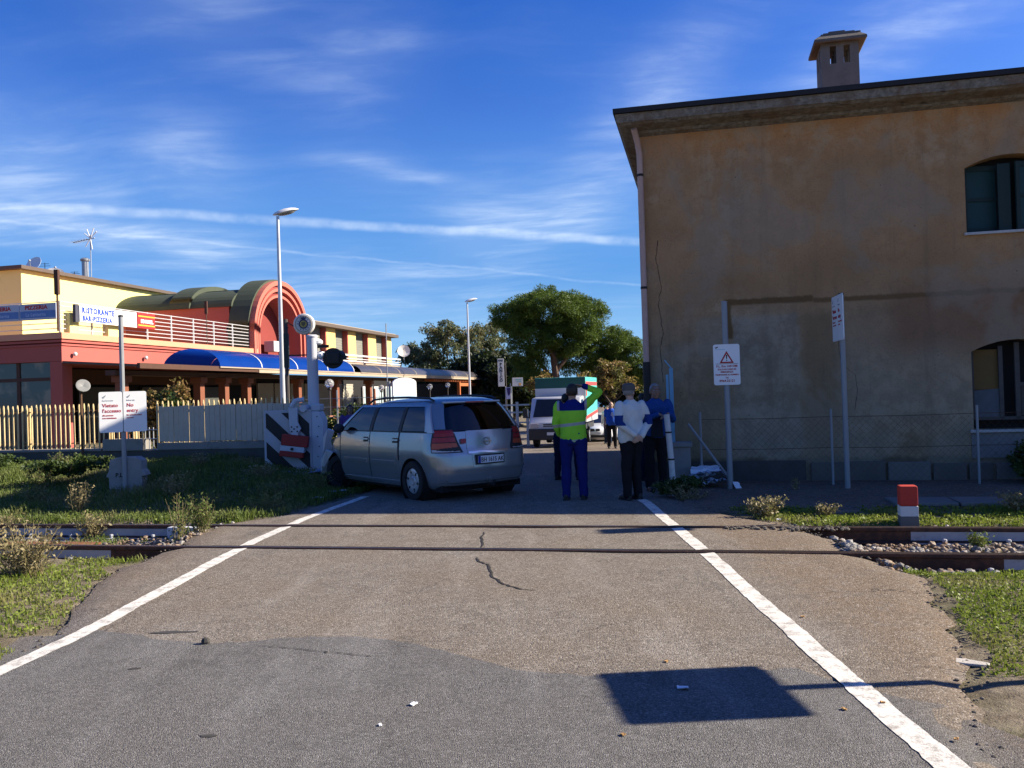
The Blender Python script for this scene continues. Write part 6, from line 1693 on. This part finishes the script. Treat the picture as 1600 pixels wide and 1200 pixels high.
# man in high visibility jacket, back to us, right forearm raised over the forehead
HIVIS = cloth('hivis_cloth', (.26, .62, .045), bands=((1.09, 1.135, (.34, .35, .34)), (.86, .885, (.32, .34, .33))), yoke=(1.315, .185, (.008, .014, .13)), cuffs=(1.64, .235, (.008, .014, .13)))
person('man in a lime green work jacket seen from behind with one arm raised', (.88, 12.66, .0), radians(170), 1.70, SK1, HIVIS, cloth('royal_blue_cloth', (.010, .016, .115)), MATS['hair_dark'],
       (((-.40, -.06, 1.575), (-.155, -.12, 1.675), (1, -.05, .12), (0, .3, -1)), ((.26, -.02, 1.12), (.22, -.15, .95), (-.3, -.5, -.8), (-1, 0, 0))), stance=.115, voxel=.011, wide=1.08, step=.02, face=False, top_len=.85)
# man in a white jacket, hands clasped behind his back
WJ = cloth('white_jacket_cloth', (.56, .58, .55), sleeve=(1.10, 1.25, (.012, .035, .16), .195))
person('elderly man in a white jacket with blue sleeve bands holding his hands behind his back', (1.70, 12.45, .0), radians(-152), 1.675, SK3, WJ, cloth('black_cloth', (.012, .012, .014)), MATS['hair_grey'],
       (((-.27, .09, 1.13), (-.055, .175, .93), (.8, .1, -.4), (0, -1, 0)), ((.27, .09, 1.13), (.055, .185, .95), (-.8, .1, -.4), (0, -1, 0))), stance=.085, turn=radians(-58), belly=.035, hat=M('cap_grey', (.09, .085, .078), .85, var=.2), wide=1.08, top_len=.80)
# man in a blue jacket leaning with folded hands on the white post, looking at us
BJ = cloth('blue_jacket_cloth', (.016, .060, .22))
def vest(P, HT): MB().prism([(-.07, 1.36), (.07, 1.36), (.10, .86), (-.10, .86)], -.185, -.15, 'Y').build('shirt_front', cloth('dark_shirt', (.018, .02, .028)), P, bevel=.01)
person('grey haired man in a blue jacket resting both hands on the white post', (2.22, 13.50, .0), radians(4), 1.67, SK2, BJ, cloth('black_cloth', None), MATS['hair_grey'],
       (((-.27, -.17, 1.13), (-.01, -.37, 1.225), (.9, -.3, -.35), (0, 0, -1)), ((.26, -.16, 1.13), (.13, -.40, 1.23), (-.9, -.3, -.35), (0, 0, -1))), stance=.10, lean=.09, belly=.03, wide=1.10, extra=vest)
# man in a blue printed shirt further down the road, hand on hip
def tprint(P, HT): MB().prism([(.0, 1.33), (.07, 1.32), (.085, 1.22), (.07, 1.02), (.03, .98), (.04, 1.16), (-.03, 1.22)], -.158, -.142, 'Y').build('shirt_print', M('print_white', (.42, .52, .68), .8), P)
person('man in a bright blue printed shirt on the sunny road, hand on hip', (3.70, 32.3, zr(32.3)), radians(-4), 1.74, SK3, cloth('blue_tshirt', (.02, .085, .42)), cloth('black_cloth', None), MATS['hair_pale'],
       (HANG(-1), ((.36, .05, 1.17), (.19, -.07, 1.02), (-.8, -.4, -.3), (0, 1, 0))), voxel=.016, cuff=0, belly=.05, wide=1.08, extra=tprint, stance=.11, hairstyle='bald')
person('person in a red top standing among the group behind the blue shirted man', (4.62, 36.6, zr(36.6)), radians(20), 1.74, SK2, cloth('red_cloth', (.45, .015, .02)), cloth('dark_denim', (.02, .03, .06)), MATS['hair_dark'], (HANG(-1), HANG(1)), voxel=.018, face=False)
person('person in a pale shirt half hidden behind the red topped one', (4.15, 37.8, zr(37.8)), radians(-25), 1.68, SK3, cloth('pale_cloth', (.45, .45, .48)), cloth('dark_denim', None), MATS['hair_dark'], (HANG(-1), HANG(1)), voxel=.018, face=False)
person('person in dark clothes hidden behind the man in the lime green jacket', (1.03, 16.6, zr(16.6)), radians(160), 1.66, SK1, cloth('charcoal_cloth', (.02, .02, .024)), cloth('navy_cloth', (.012, .016, .04)), MATS['hair_dark'], (((-.36, .04, 1.12), (-.2, -.10, 1.0), (.8, -.4, -.3), (0, 1, 0)), ((.15, -.10, 1.12), (.08, -.25, 1.05), (-.4, -.6, 0), (0, 0, 1))), voxel=.014, stance=.20, wide=.86, face=False)
person('dark haired person standing at the house corner between the two older men', (2.42, 15.9, zr(15.9)), radians(60), 1.60, SK1, cloth('charcoal_cloth', None), cloth('navy_cloth', None), MATS['hair_dark'], (HANG(-1), HANG(1)), voxel=.014, face=False)
person('woman with long dark hair in a violet top behind the front of the crashed car', (-3.72, 19.6, -.12), radians(10), 1.56, SK1, cloth('violet_cloth', (.10, .06, .22), bands=((1.0, 1.2, (.25, .2, .36)),)), cloth('navy_cloth', None), MATS['hair_dark'], (HANG(-1), HANG(1)), voxel=.014, hairstyle='long')
# ================================================================== TREES
M('pine_bark', (.10, .062, .042), .95, var=.35, scale=6, bump=.8, bscale=18); M('dark_bark', (.045, .036, .03), .95, var=.3, scale=6, bump=.6, bscale=18); M('pale_bark', (.30, .27, .23), .9, var=.25, scale=4)
def leaf_cloud(name, lobes, n, size, mat, parent, seed, clump=.45, per=60, aspect=.45, droop=0.0, shell=.62):
    """leaf-sized faces gathered in clumps through the crown's volume"""
    rg = np.random.default_rng(seed)
    vol = np.array([l[1][0]*l[1][1]*l[1][2] for l in lobes])**.75; vol /= vol.sum()
    nc = max(4, n//per)
    li = rg.choice(len(lobes), nc, p=vol)
    d = rg.normal(size=(nc, 3)); d /= np.linalg.norm(d, axis=1)[:, None]
    r = (shell+(1-shell)*rg.random(nc))**.6*rg.uniform(.72, 1.06, nc)
    C0 = np.array([l[0] for l in lobes], float)[li]; R0 = np.array([l[1] for l in lobes], float)[li]
    cc = C0+d*R0*r[:, None]
    cs = clump*rg.uniform(.55, 1.25, nc)
    k = rg.integers(0, nc, n)
    g = rg.normal(size=(n, 3)); gl = np.linalg.norm(g, axis=1)[:, None]; g = g/gl*np.minimum(gl, 1.7)
    p = cc[k]+g*cs[k][:, None]*np.array([.62, .62, .46])
    a = rg.normal(size=(n, 3))*.8+(p-cc[k])/cs[k][:, None]+np.array([0, 0, -droop]); a /= np.linalg.norm(a, axis=1)[:, None]
    b = np.cross(a, rg.normal(size=(n, 3))); b /= np.linalg.norm(b, axis=1)[:, None]
    s = size*rg.uniform(.6, 1.3, n)[:, None]
    v = np.empty((n, 4, 3)); v[:, 0] = p-a*s*.5; v[:, 1] = p+b*s*aspect*.5; v[:, 2] = p+a*s*.5; v[:, 3] = p-b*s*aspect*.5
    return quads(name, v.reshape(-1, 3), mat, parent)
def quads(name, v, mat, parent=None):
    n = len(v)//4
    me = bpy.data.meshes.new(name); me.vertices.add(4*n); me.vertices.foreach_set('co', np.asarray(v, np.float32).ravel())
    me.loops.add(4*n); me.loops.foreach_set('vertex_index', np.arange(4*n, dtype=np.int32))
    me.polygons.add(n); me.polygons.foreach_set('loop_start', np.arange(0, 4*n, 4, dtype=np.int32))
    me.update(calc_edges=True); me.validate()
    return link(name, me, mat, parent)
PINE = leafmat('pine_needles', (.040, .074, .012), (.095, .150, .024), (.065, .105, .016), .22)
EUC = leafmat('grey_green_leaves', (.075, .092, .045), (.145, .150, .075), (.16, .125, .055), .2)
DARKL = leafmat('dark_leaves', (.008, .016, .007), (.020, .034, .012), None, .08)
BROWNL = leafmat('withered_leaves', (.16, .085, .03), (.26, .17, .06), (.12, .12, .04), .25)
BUSHL = leafmat('bush_leaves', (.022, .040, .010), (.055, .085, .018), None, .15)
def tree(name, label, loc, trunk, lobes, n, size, mat, bark, seed, group=None, **kw):
    t = thing(name, label, 'tree', loc, 0, group)
    q = MB()
    for pts, r0, r1 in trunk: q.tube(pts, [lerp(r0, r1, i/(len(pts)-1)) for i in range(len(pts))], 9)
    q.build('trunk', bark, t, smooth=True)
    leaf_cloud('crown', lobes, n, size, mat, t, seed, **kw)
    return t
tree('umbrella_pine', 'large umbrella pine with a broad rounded crown beyond the truck', (2.9, 55, -1.05),
     [([(0, 0, 0), (.05, 0, 2.0), (-.1, 0, 4.0), (-.3, 0, 6.0), (-.4, 0, 7.5)], .34, .12), ([(0, 0, 3.0), (-1.1, .2, 4.6), (-2.2, .3, 6.8)], .16, .06), ([(-.1, 0, 3.9), (1.0, 0, 5.2), (1.9, -.2, 6.6)], .15, .05), ([(0, 0, 4.6), (-.8, -.6, 6), (-1.2, -.8, 7.6)], .12, .05)],
     [((-.5, 0, 7.9), (3.2, 2.8, 1.35)), ((-2.5, 0, 7.6), (1.75, 1.8, 1.15)), ((1.6, 0, 7.3), (1.9, 2.0, 1.35)), ((-1.3, 0, 5.9), (2.0, 1.9, 1.2)), ((.8, -.2, 6.0), (2.2, 2.0, 1.1)), ((-1.5, .5, 4.6), (1.4, 1.0, .9)), ((-2.2, .3, 3.7), (1.0, 1.0, .6))], 80000, .27, PINE, MATS['pine_bark'], 11, clump=.46, per=170, aspect=.16)
tree('umbrella_pine', 'second pine leaning right beside the house corner with a lower crown', (4.3, 57, -1.1),
     [([(0, 0, 0), (.3, 0, 1.6), (1.2, 0, 3.0), (2.3, 0, 4.6)], .22, .08), ([(.4, 0, 1.8), (-.6, 0, 3.0), (-1.4, 0, 3.6)], .12, .05), ([(1.2, 0, 3.0), (3.2, 0, 4.0), (4.0, 0, 4.6)], .10, .05)],
     [((2.3, 0, 5.7), (1.9, 1.9, 1.3)), ((3.6, 0, 4.9), (1.6, 1.6, 1.1)), ((.3, 0, 4.7), (2.0, 1.8, 1.0)), ((1.9, -.3, 4.3), (1.7, 1.4, .8)), ((4.4, 0, 4.0), (1.2, 1.2, .9))], 46000, .27, PINE, MATS['pine_bark'], 12, clump=.42, per=170, aspect=.16)
for i, (px_, Y, hgt, wdt, lb) in enumerate(((-8.3, 78, 7.2, 1.7, 'slender grey green eucalyptus left of the group by the restaurant end'), (-5.6, 76, 9.0, 3.4, 'tall broad eucalyptus with pale airy foliage behind the dark trees'), (-2.5, 80, 9.4, 2.0, 'eucalyptus with a rounded pale crown right of the far street lamp'))):
    rg = random.Random(20+i)
    lob = [((rg.uniform(-.75, .75)*wdt, rg.uniform(-1, 1), hgt*rg.uniform(.55, .9)), (wdt*.55, wdt*.5, hgt*.13)) for _ in range(9)]+[((0, 0, hgt*.88), (wdt*.7, wdt*.6, hgt*.13)), ((0, 0, hgt*.45), (wdt*.9, wdt*.7, hgt*.2))]
    tree('eucalyptus_tree', lb, (px_, Y, -1.0), [([(0, 0, 0), (.1, 0, hgt*.4), (-.2, 0, hgt*.9)], .2, .05), ([(0, 0, hgt*.3), (wdt*.5, 0, hgt*.75)], .1, .03), ([(0, 0, hgt*.3), (-wdt*.6, 0, hgt*.7)], .1, .03)], lob, 15000, .26, EUC, MATS['pale_bark'], 30+i, 'eucalyptus trees behind the restaurant', clump=.45, per=70, aspect=.35, droop=.8)
for i, (px_, Y, hgt, wdt, lb) in enumerate(((-5.6, 68, 5.2, 2.6, 'low dark evergreen at the left of the dark row behind the restaurant'), (-2.9, 66, 6.2, 2.9, 'dense dark evergreen in the middle of the row behind the far lamp'), (.0, 64, 5.6, 2.4, 'dark evergreen behind the tall narrow sign'), (1.9, 66, 4.4, 2.0, 'low dark shrubby tree beneath the umbrella pine'), (8.0, 64, 4.6, 1.6, 'dark tree against the house corner below the pine branches'))):
    rg = random.Random(50+i)
    lob = [((rg.uniform(-.6, .6)*wdt, rg.uniform(-.8, .8), hgt*rg.uniform(.3, .82)), (wdt*.5, wdt*.5, hgt*.17)) for _ in range(9)]+[((0, 0, hgt*.5), (wdt*.9, wdt*.8, hgt*.36))]
    tree('evergreen_tree', lb, (px_, Y, -1.0), [([(0, 0, 0), (.1, 0, hgt*.4), (0, 0, hgt*.8)], .2, .06)], lob, 13000, .36, DARKL, MATS['dark_bark'], 60+i, 'dark evergreens beyond the restaurant', clump=.5, per=60, aspect=.5)
def bare(label, loc, hgt, seed, leaves, tilt=0.0):
    rg = random.Random(seed); t = thing('bare_tree', label, 'tree', loc, 0, 'half bare trees at the seafront'); q = MB(); tips = []
    def br(p, d, ln, r, lvl):
        pts = [p]; 
        for k in range(4):
            d = (d+Vector((rg.uniform(-.22, .22), rg.uniform(-.22, .22), rg.uniform(-.05, .16)))).normalized(); pts.append(pts[-1]+d*ln/4)
        q.tube(pts, [lerp(r, r*.6, i/4) for i in range(5)], 6)
        if lvl == 0: tips.append(pts[-1]); return
        for k in range(3 if lvl > 1 else 4):
            a = rg.uniform(0, 6.3); br(pts[-1] if k else pts[3], (d*.8+Vector((cos(a)*.8, sin(a)*.8, .35))).normalized(), ln*rg.uniform(.6, .8), r*.58, lvl-1)
    br(Vector((0, 0, 0)), Vector((tilt, 0, 1)).normalized(), hgt*.38, .15, 3)
    q.build('trunk', MATS['dark_bark'], t, smooth=True)
    lob = [(tuple(rg.choice(tips)), (.5, .5, .35)) for _ in range(26)]
    leaf_cloud('crown', lob, leaves, .16, BROWNL, t, seed, clump=.28, per=24, aspect=.6)
bare('half bare tree with withered leaves left of the blue shirted man', (4.35, 47, -1.0), 3.9, 5, 2600, -.1)
bare('half bare tree with orange leaves behind the white jacketed man', (5.35, 49.5, -1.0), 4.4, 9, 2800, .12)
bare('half bare tree partly hidden by the green truck', (1.9, 52, -1.0), 3.8, 14, 2600)
# hedge, brown bush by the gate, shrubs
def bush(name, label, loc, rad, n, size, mat, seed, cat='bush', clump=.2, stems=7):
    b = thing(name, label, cat, loc, 0); rg = random.Random(seed)
    lob = [((rg.uniform(-.6, .6)*rad[0], rg.uniform(-.5, .5)*rad[1], rad[2]*rg.uniform(.6, 1.5)), (rad[0]*.5, rad[1]*.5, rad[2]*.45)) for _ in range(8)]
    q = MB()
    for l in lob[:stems]: q.tube([(0, 0, 0), (l[0][0]*.5, l[0][1]*.5, l[0][2]*.5), l[0]], [.02, .014, .006], 5)
    q.build('stems', MATS['dark_bark'], b)
    leaf_cloud('foliage', lob, n, size, mat, b, seed, clump=clump, per=50, aspect=.6, shell=.3)
bush('withered_bush', 'tall brown withered bush with a few green leaves above the sheeted fence', (-9.0, 21.8, .35), (.75, .5, .95), 4200, .10, BROWNL, 71)
bush('green_shrub', 'leafy green shrub top beside the withered bush', (-8.45, 21.6, .35), (.35, .3, .85), 1100, .11, BUSHL, 72)
bush('hedge', 'low green hedge in front of the cream shutters behind the car', (-4.9, 27.0, .0), (2.0, .5, .72), 6000, .10, BUSHL, 73, 'hedge', .25)
bush('brown_shrub', 'small shrub with yellow leaves under the globe lamp', (-5.5, 38, -.4), (.6, .4, 1.0), 1500, .14, BROWNL, 74)
bush('dark_shrub', 'dark green shrub at the foot of the house by the right edge', (7.75, 12.75, .0), (.62, .45, .34), 5200, .065, BUSHL, 75, clump=.12)
bush('dark_weed_bush', 'straggly dark weed clump at the base of the white post', (2.42, 12.55, -.02), (.42, .3, .17), 2400, .05, BUSHL, 76, clump=.09)
for i, (x, y, z, r) in enumerate(((-12.6, 15.3, .42, .8), (-9.8, 15.6, .45, .7), (-8.0, 15.4, .38, .7), (-11.2, 15.8, .5, .6))):
    bush('weed_bush', ['leafy weed clump below the pickets at the far left', 'leafy weed clump behind the no entry sign', 'low weed clump beneath the sheeted fence', 'leafy weed clump between the lamp pole and the sign'][i], (x, y, z), (r, .5, .16), 2600, .07, BUSHL, 80+i, clump=.12)

# ================================================================== GRASS AND WEEDS
G1 = leafmat('bright_grass', (.10, .145, .018), (.22, .27, .045), (.22, .20, .075), .35)
G2 = leafmat('weed_green', (.058, .090, .020), (.150, .185, .046), (.18, .165, .072), .32)
DRY = leafmat('dry_stalks', (.16, .125, .06), (.30, .25, .13), None, .2)
rgn = np.random.default_rng(5)
def zgv(u, v): return zg(u, v)
def grow(name, n, ur, vr, accept, hgt, width, mat, label, lean=.5, leafy=.0):
    """short blades and small leaves scattered over a patch of ground"""
    vs = []
    u = rgn.uniform(*ur, n); v = rgn.uniform(*vr, n)
    for a, b in zip(u, v):
        if not accept(a, b): continue
        hs = hgt(a, b)
        if hs <= 0: continue
        h_ = hs*rgn.uniform(.45, 1.2); p = W(a, b, zg(a, b)-.005)
        th = rgn.uniform(0, 6.283); wd_ = width*rgn.uniform(.6, 1.3)
        ax = np.array([cos(th), sin(th), 0]); dr = np.array([cos(th+1.57+rgn.uniform(-.6, .6)), sin(th+1.57), 0])*lean*rgn.uniform(.2, 1.0)*h_
        P0 = np.array(p)
        if rgn.random() < leafy:
            c = P0+np.array([0, 0, h_*rgn.uniform(.3, 1.0)]); t1 = rgn.normal(size=3); t1[2] = abs(t1[2])*.5; t1 /= np.linalg.norm(t1); t2 = np.cross(t1, rgn.normal(size=3)); t2 /= np.linalg.norm(t2)
            L_ = wd_*2.6; vs += [c-t1*L_*.5, c+t2*L_*.36, c+t1*L_*.5, c-t2*L_*.36]
        else:
            m_ = P0+np.array([0, 0, h_*.62])+dr*.45; tp = P0+np.array([0, 0, h_])+dr
            vs += [P0-ax*wd_*.5, P0+ax*wd_*.5, m_+ax*wd_*.42, tp]
    o = quads(name, np.array(vs), mat)
    return stuff(o, label, 'grass')
def patchy(u, v, s=1.3, lo=-.15): return nz(u*s, v*s, 2.7)+.5*nz(u*s*3, v*s*3, 5)
grow('grass', 90000, (1.2, 5.5), (3.0, 8.15), lambda u, v: u > poly_at(R_EDGE, v)+.10+.15*nz(u*3, v*3) and not (3.9 < v < 5.15 and patchy(u, v) < .35 and u < 2.9) and patchy(u, v) > (-.8 if v > 5.3 else -.25) and v < 7.95-.1*nz(u*2, v),
     lambda u, v: .035+.03*max(0, patchy(u, v)), .009, G1, 'bright short grass and clover on the near right verge', leafy=.5)
grow('grass', 42000, (-9, -4.2), (3.0, 8.0), lambda u, v: u < poly_at(L_EDGE, v)-.05+.2*nz(u*3, v*3) and patchy(u, v) > -.35,
     lambda u, v: .05+.05*max(0, patchy(u, v)), .010, G1, 'green grass and weeds on the near left verge', leafy=.45)
grow('grass', 80000, (-17, -5.8), (10.45, 16.3), lambda u, v: u < poly_at(L_EDGE, v)-.05+.2*nz(u*2, v*2), lambda u, v: .10+.16*max(0, patchy(u, v, .8)), .013, G2, 'dark weedy grass on the left bank below the fence', leafy=.4)
grow('grass', 9000, (-16, -6.2), (10.2, 11.0), lambda u, v: patchy(u, v) > -.3, lambda u, v: .05+.02*patchy(u, v), .014, G1, 'thin strip of bright grass along the far left rail', leafy=.4)
grow('grass', 30000, (.3, 8.5), (10.2, 11.75), lambda u, v: u > poly_at(R_EDGE, v)+.15+.15*nz(u*3, v*3) and patchy(u, v) > -.42, lambda u, v: .05+.035*max(0, patchy(u, v)), .014, G1, 'bright grass strip between the far rail and the house', leafy=.5)
grow('grass', 3500, (-9.5, -6.3), (8.65, 9.9), lambda u, v: patchy(u, v) > .05, lambda u, v: .10+.05*patchy(u, v), .014, G2, 'tufts of grass growing between the left rails', leafy=.5)
grow('grass', 900, (3.4, 7), (8.65, 9.9), lambda u, v: patchy(u, v) > .25, lambda u, v: .10, .014, G2, 'few weeds growing between the right rails', leafy=.6)
grow('grass', 60000, (-60, -7.5), (17, 60), lambda u, v: not (-22 < u < -16.3 and v > 22) and u < poly_at(L_EDGE, v)-.3 and v < 60 and patchy(u, v, .5) > -.1 and u > -17, lambda u, v: .10, .05, G2, 'weedy ground beside the restaurant', leafy=.4)
grow('grass', 5000, (1.25, 2.4), (3.2, 3.95), lambda u, v: u > poly_at(R_EDGE, v)+.12+.3*(v-3.2), lambda u, v: .07, .008, G2, 'darker grass tuft in the bottom right corner', leafy=.3)
def weed(label, loc, n, hgt, spread, dry, seed, leaves=1.0):
    """one weed plant: thin branching stems with small leaves"""
    rg = random.Random(seed); b = thing('weed', label, 'weed', loc, 0); q = MB(); lv = []
    for _ in range(n):
        a = rg.uniform(0, 6.3); d = Vector((cos(a)*spread*rg.uniform(.1, 1), sin(a)*spread*rg.uniform(.1, 1)*.7, hgt*rg.uniform(.55, 1.1)))
        b0 = Vector((rg.uniform(-.3, .3)*spread, rg.uniform(-.25, .25)*spread, 0)); pts = [b0, b0+d*.5+Vector((0, 0, .03)), b0+d]
        q.tube(pts, [.004, .003, .0015], 4, cap=False)
        for k in range(int(9*leaves)):
            t_ = rg.uniform(.25, 1.0); p = b0+d*t_; s = rg.uniform(.012, .03)
            tw = p+Vector((rg.uniform(-.05, .05), rg.uniform(-.05, .05), rg.uniform(0, .05)))
            if k % 3 == 0: q.tube([p, tw], .0015, 3, cap=False)
            e1 = Vector((rg.uniform(-1, 1), rg.uniform(-1, 1), rg.uniform(-.2, 1))).normalized(); e2 = e1.cross(Vector((rg.uniform(-1, 1), rg.uniform(-1, 1), .4))).normalized()
            lv += [tw-e1*s, tw+e2*s*.45, tw+e1*s, tw-e2*s*.45]
    q.build('stems', DRY, b)
    quads('leaves', np.array([tuple(p) for p in lv]), DRY if dry else G2, b)
    return b
gz_ = lambda x, y: zg(*UV(x, y))-.01
for i, (x, y, n, h_, sp, dry, lb, lf) in enumerate((
    (-4.75, 8.30, 90, .46, .48, True, 'dry brown weed beside the near rail at the left, closest to the road', 1.2), (-5.35, 8.40, 90, .50, .50, True, 'dry brown weed in the middle of the left rail side clump', 1.2), (-5.95, 8.45, 80, .42, .48, True, 'dry weed at the left edge of the frame beside the rail', 1.1),
    (-5.1, 7.75, 40, .24, .34, False, 'greenish weed in front of the dry clump at the left', 1.4),
    (-3.95, 10.75, 36, .46, .26, False, 'tall green weed with thin stalks by the left white line beyond the rails', 1.6), (-4.3, 10.95, 22, .60, .22, False, 'tall thin stalked weed beside the crossing on the left', .8),
    (-5.65, 11.45, 34, .32, .26, True, 'pale bushy weed in front of the concrete marker block', 1.5), (-7.2, 11.9, 40, .30, .36, True, 'pale weed patch at the far left beyond the rails', 1.5),
    (3.05, 10.55, 44, .24, .28, True, 'pale grey green weed beyond the far rail right of the white line', 1.7), (3.75, 10.5, 26, .16, .2, True, 'small pale weed between the white line and the red marker', 1.4), (6.05, 10.3, 40, .24, .3, True, 'pale weed at the right edge behind the rails', 1.6),
    (5.6, 8.75, 30, .18, .22, False, 'green weed between the rails near the right edge', 1.6), (4.75, 8.85, 16, .16, .14, False, 'small yellow green weed between the right rails', 1.5),
    (2.45, 12.25, 40, .26, .34, True, 'dry straggling weed near the end of the right white line', .8), (4.2, 12.9, 10, .25, .12, True, 'single thin weed in front of the grey posts', .6))):
    weed(lb, (x, y, gz_(x, y)), n, h_, sp, dry, 100+i, lf)

rw = random.Random(77)
for i, (u, v, lb) in enumerate(((-9.2, 11.2, 'dry seedy weed near the rails between the marker block and the far left'), (-10.6, 11.9, 'scruffy weed on the lit left bank near the frame edge'), (-7.4, 11.4, 'scruffy weed right of the marker block near the rails'), (-8.3, 12.2, 'weed growing just in front of the marker block'), (-6.9, 12.6, 'shaded weed midway between the block and the car'),
    (-6.6, 13.8, 'shaded weed below the striped board'), (-7.8, 14.2, 'shaded tall weed left of the striped board'), (-10.2, 13.4, 'weed on the lit slope left of the marker block'), (-11.4, 13.0, 'tall scruffy weed on the lit slope at the far left'), (-9.4, 14.6, 'weed on the slope above the marker block'), (-6.3, 11.6, 'low weed at the tarmac edge beyond the left rail'), (-12.2, 14.4, 'weed high on the lit slope near the pickets'))):
    p = W(u, v, zg(u, v)-.01); weed(lb, tuple(p), 34, rw.uniform(.26, .5), rw.uniform(.22, .4), i % 3 == 0, 300+i, 1.4)

# ================================================================== LITTER AND LEAVES ON THE ROAD
M('paper_white', (.72, .73, .76), .8, var=.06); M('plastic_film', (.42, .48, .58), .4, var=.3); M('leaf_orange', (.42, .24, .085), .8, var=.2); M('stain_dark', (.045, .042, .038), .9)
def rz_(x, y): u, v = UV(x, y); return zr(v)+.012*nz(u*.7, v*.7, 7)+(.007 if y < poly_at(PE, x) else 0)
def scrap(name, label, cat, x, y, s, mat, seed, amp=.25):
    return tag(crumpled(s, s*.7, s*amp, seed, 4).build(name, mat, None, loc=(x, y, rz_(x, y)+.004), rot=(0, 0, seed)), label, cat)
scrap('paper_scrap', 'small white square of paper on the near grey tarmac', 'litter', -.56, 4.44, .04, MATS['paper_white'], 1)
scrap('paper_scrap', 'tiny white scrap left of the paper square in the foreground', 'litter', -.69, 4.17, .022, MATS['paper_white'], 2)
scrap('paper_scrap', 'white scrap lying inside the shadow of the sign', 'litter', .85, 4.54, .06, MATS['paper_white'], 3)
scrap('paper_scrap', 'small white scrap at the right end of the rails ballast', 'litter', 3.1, 10.15, .07, MATS['paper_white'], 4)
for i, (x, y, lb) in enumerate(((.85, 5.02, 'orange leaf just above the shadow of the sign'), (1.57, 4.2, 'orange leaf left of the right white line, nearest the shadow'), (1.79, 4.27, 'orange leaf on the right white line'), (1.91, 3.8, 'orange leaf right of the white line in the bottom corner'), (.46, 3.96, 'orange leaf below the shadow of the sign'), (1.94, 5.89, 'brown leaf beside the right white line farther off'))):
    scrap('fallen_leaf', lb, 'leaf', x, y, .026, MATS['leaf_orange'], 20+i, .35)
for i, (x, y, a, b_) in enumerate(((-1.5, 4.11, .045, .016), (-2.33, 5.19, .04, .014), (-2.45, 6.02, .16, .03))):
    z = rz_(x, y)+.003
    pts = [(x+a*cos(k*pi/7)*(1+.8*nz(k*.9, i+.3, 1)), y+b_*sin(k*pi/7)*(1+.9*nz(k*.8, i+.7, 4)), z) for k in range(14)]
    struct(MB().add(pts, [tuple(range(14))]).build('tarmac_stain', MATS['stain_dark']))
tag(MB().ball((0, 0, .02), (.03, .025, .03), 8).build('stone', MATS['stain_dark'], None, loc=(-2.08, 5.69, 0)), 'dark pebble on the seam of the tarmac at the left', 'stone')
rub = thing('rubbish_heap', 'heap of crumpled plastic film and paper at the foot of the house fence', 'rubbish', (3.0, 13.62, .02), 0)
for i in range(7):
    rg = random.Random(i); crumpled(rg.uniform(.25, .5), rg.uniform(.18, .3), .10, 40+i, 6).build('sheet', MATS['plastic_film'] if i % 3 else MATS['paper_white'], rub, smooth=True, loc=(rg.uniform(-.2, .25), rg.uniform(-.12, .1), .02+.035*i), rot=(rg.uniform(-.3, .3), rg.uniform(-.3, .3), rg.uniform(0, 6)))
tag(crumpled(.13, .12, .03, 61, 4).build('paper_cup', MATS['paper_white'], None, loc=(3.42, 13.28, .06), rot=(.9, .1, .6)), 'small white carton at the end of the slanting prop', 'litter')
kb = MB().prism([(0, 0), (.10, -.07), (.22, -.13), (.25, -.08), (.15, .01), (.04, .06)], 0, .016, 'Z')
tag(kb.build('concrete_fragment', M('fragment_pale', (.42, .39, .34), .95, var=.25, scale=12, bump=.4), None, loc=(2.42, 4.98, -.035), bevel=.006), 'pale concrete fragment at the edge of the tarmac on the near right', 'concrete')
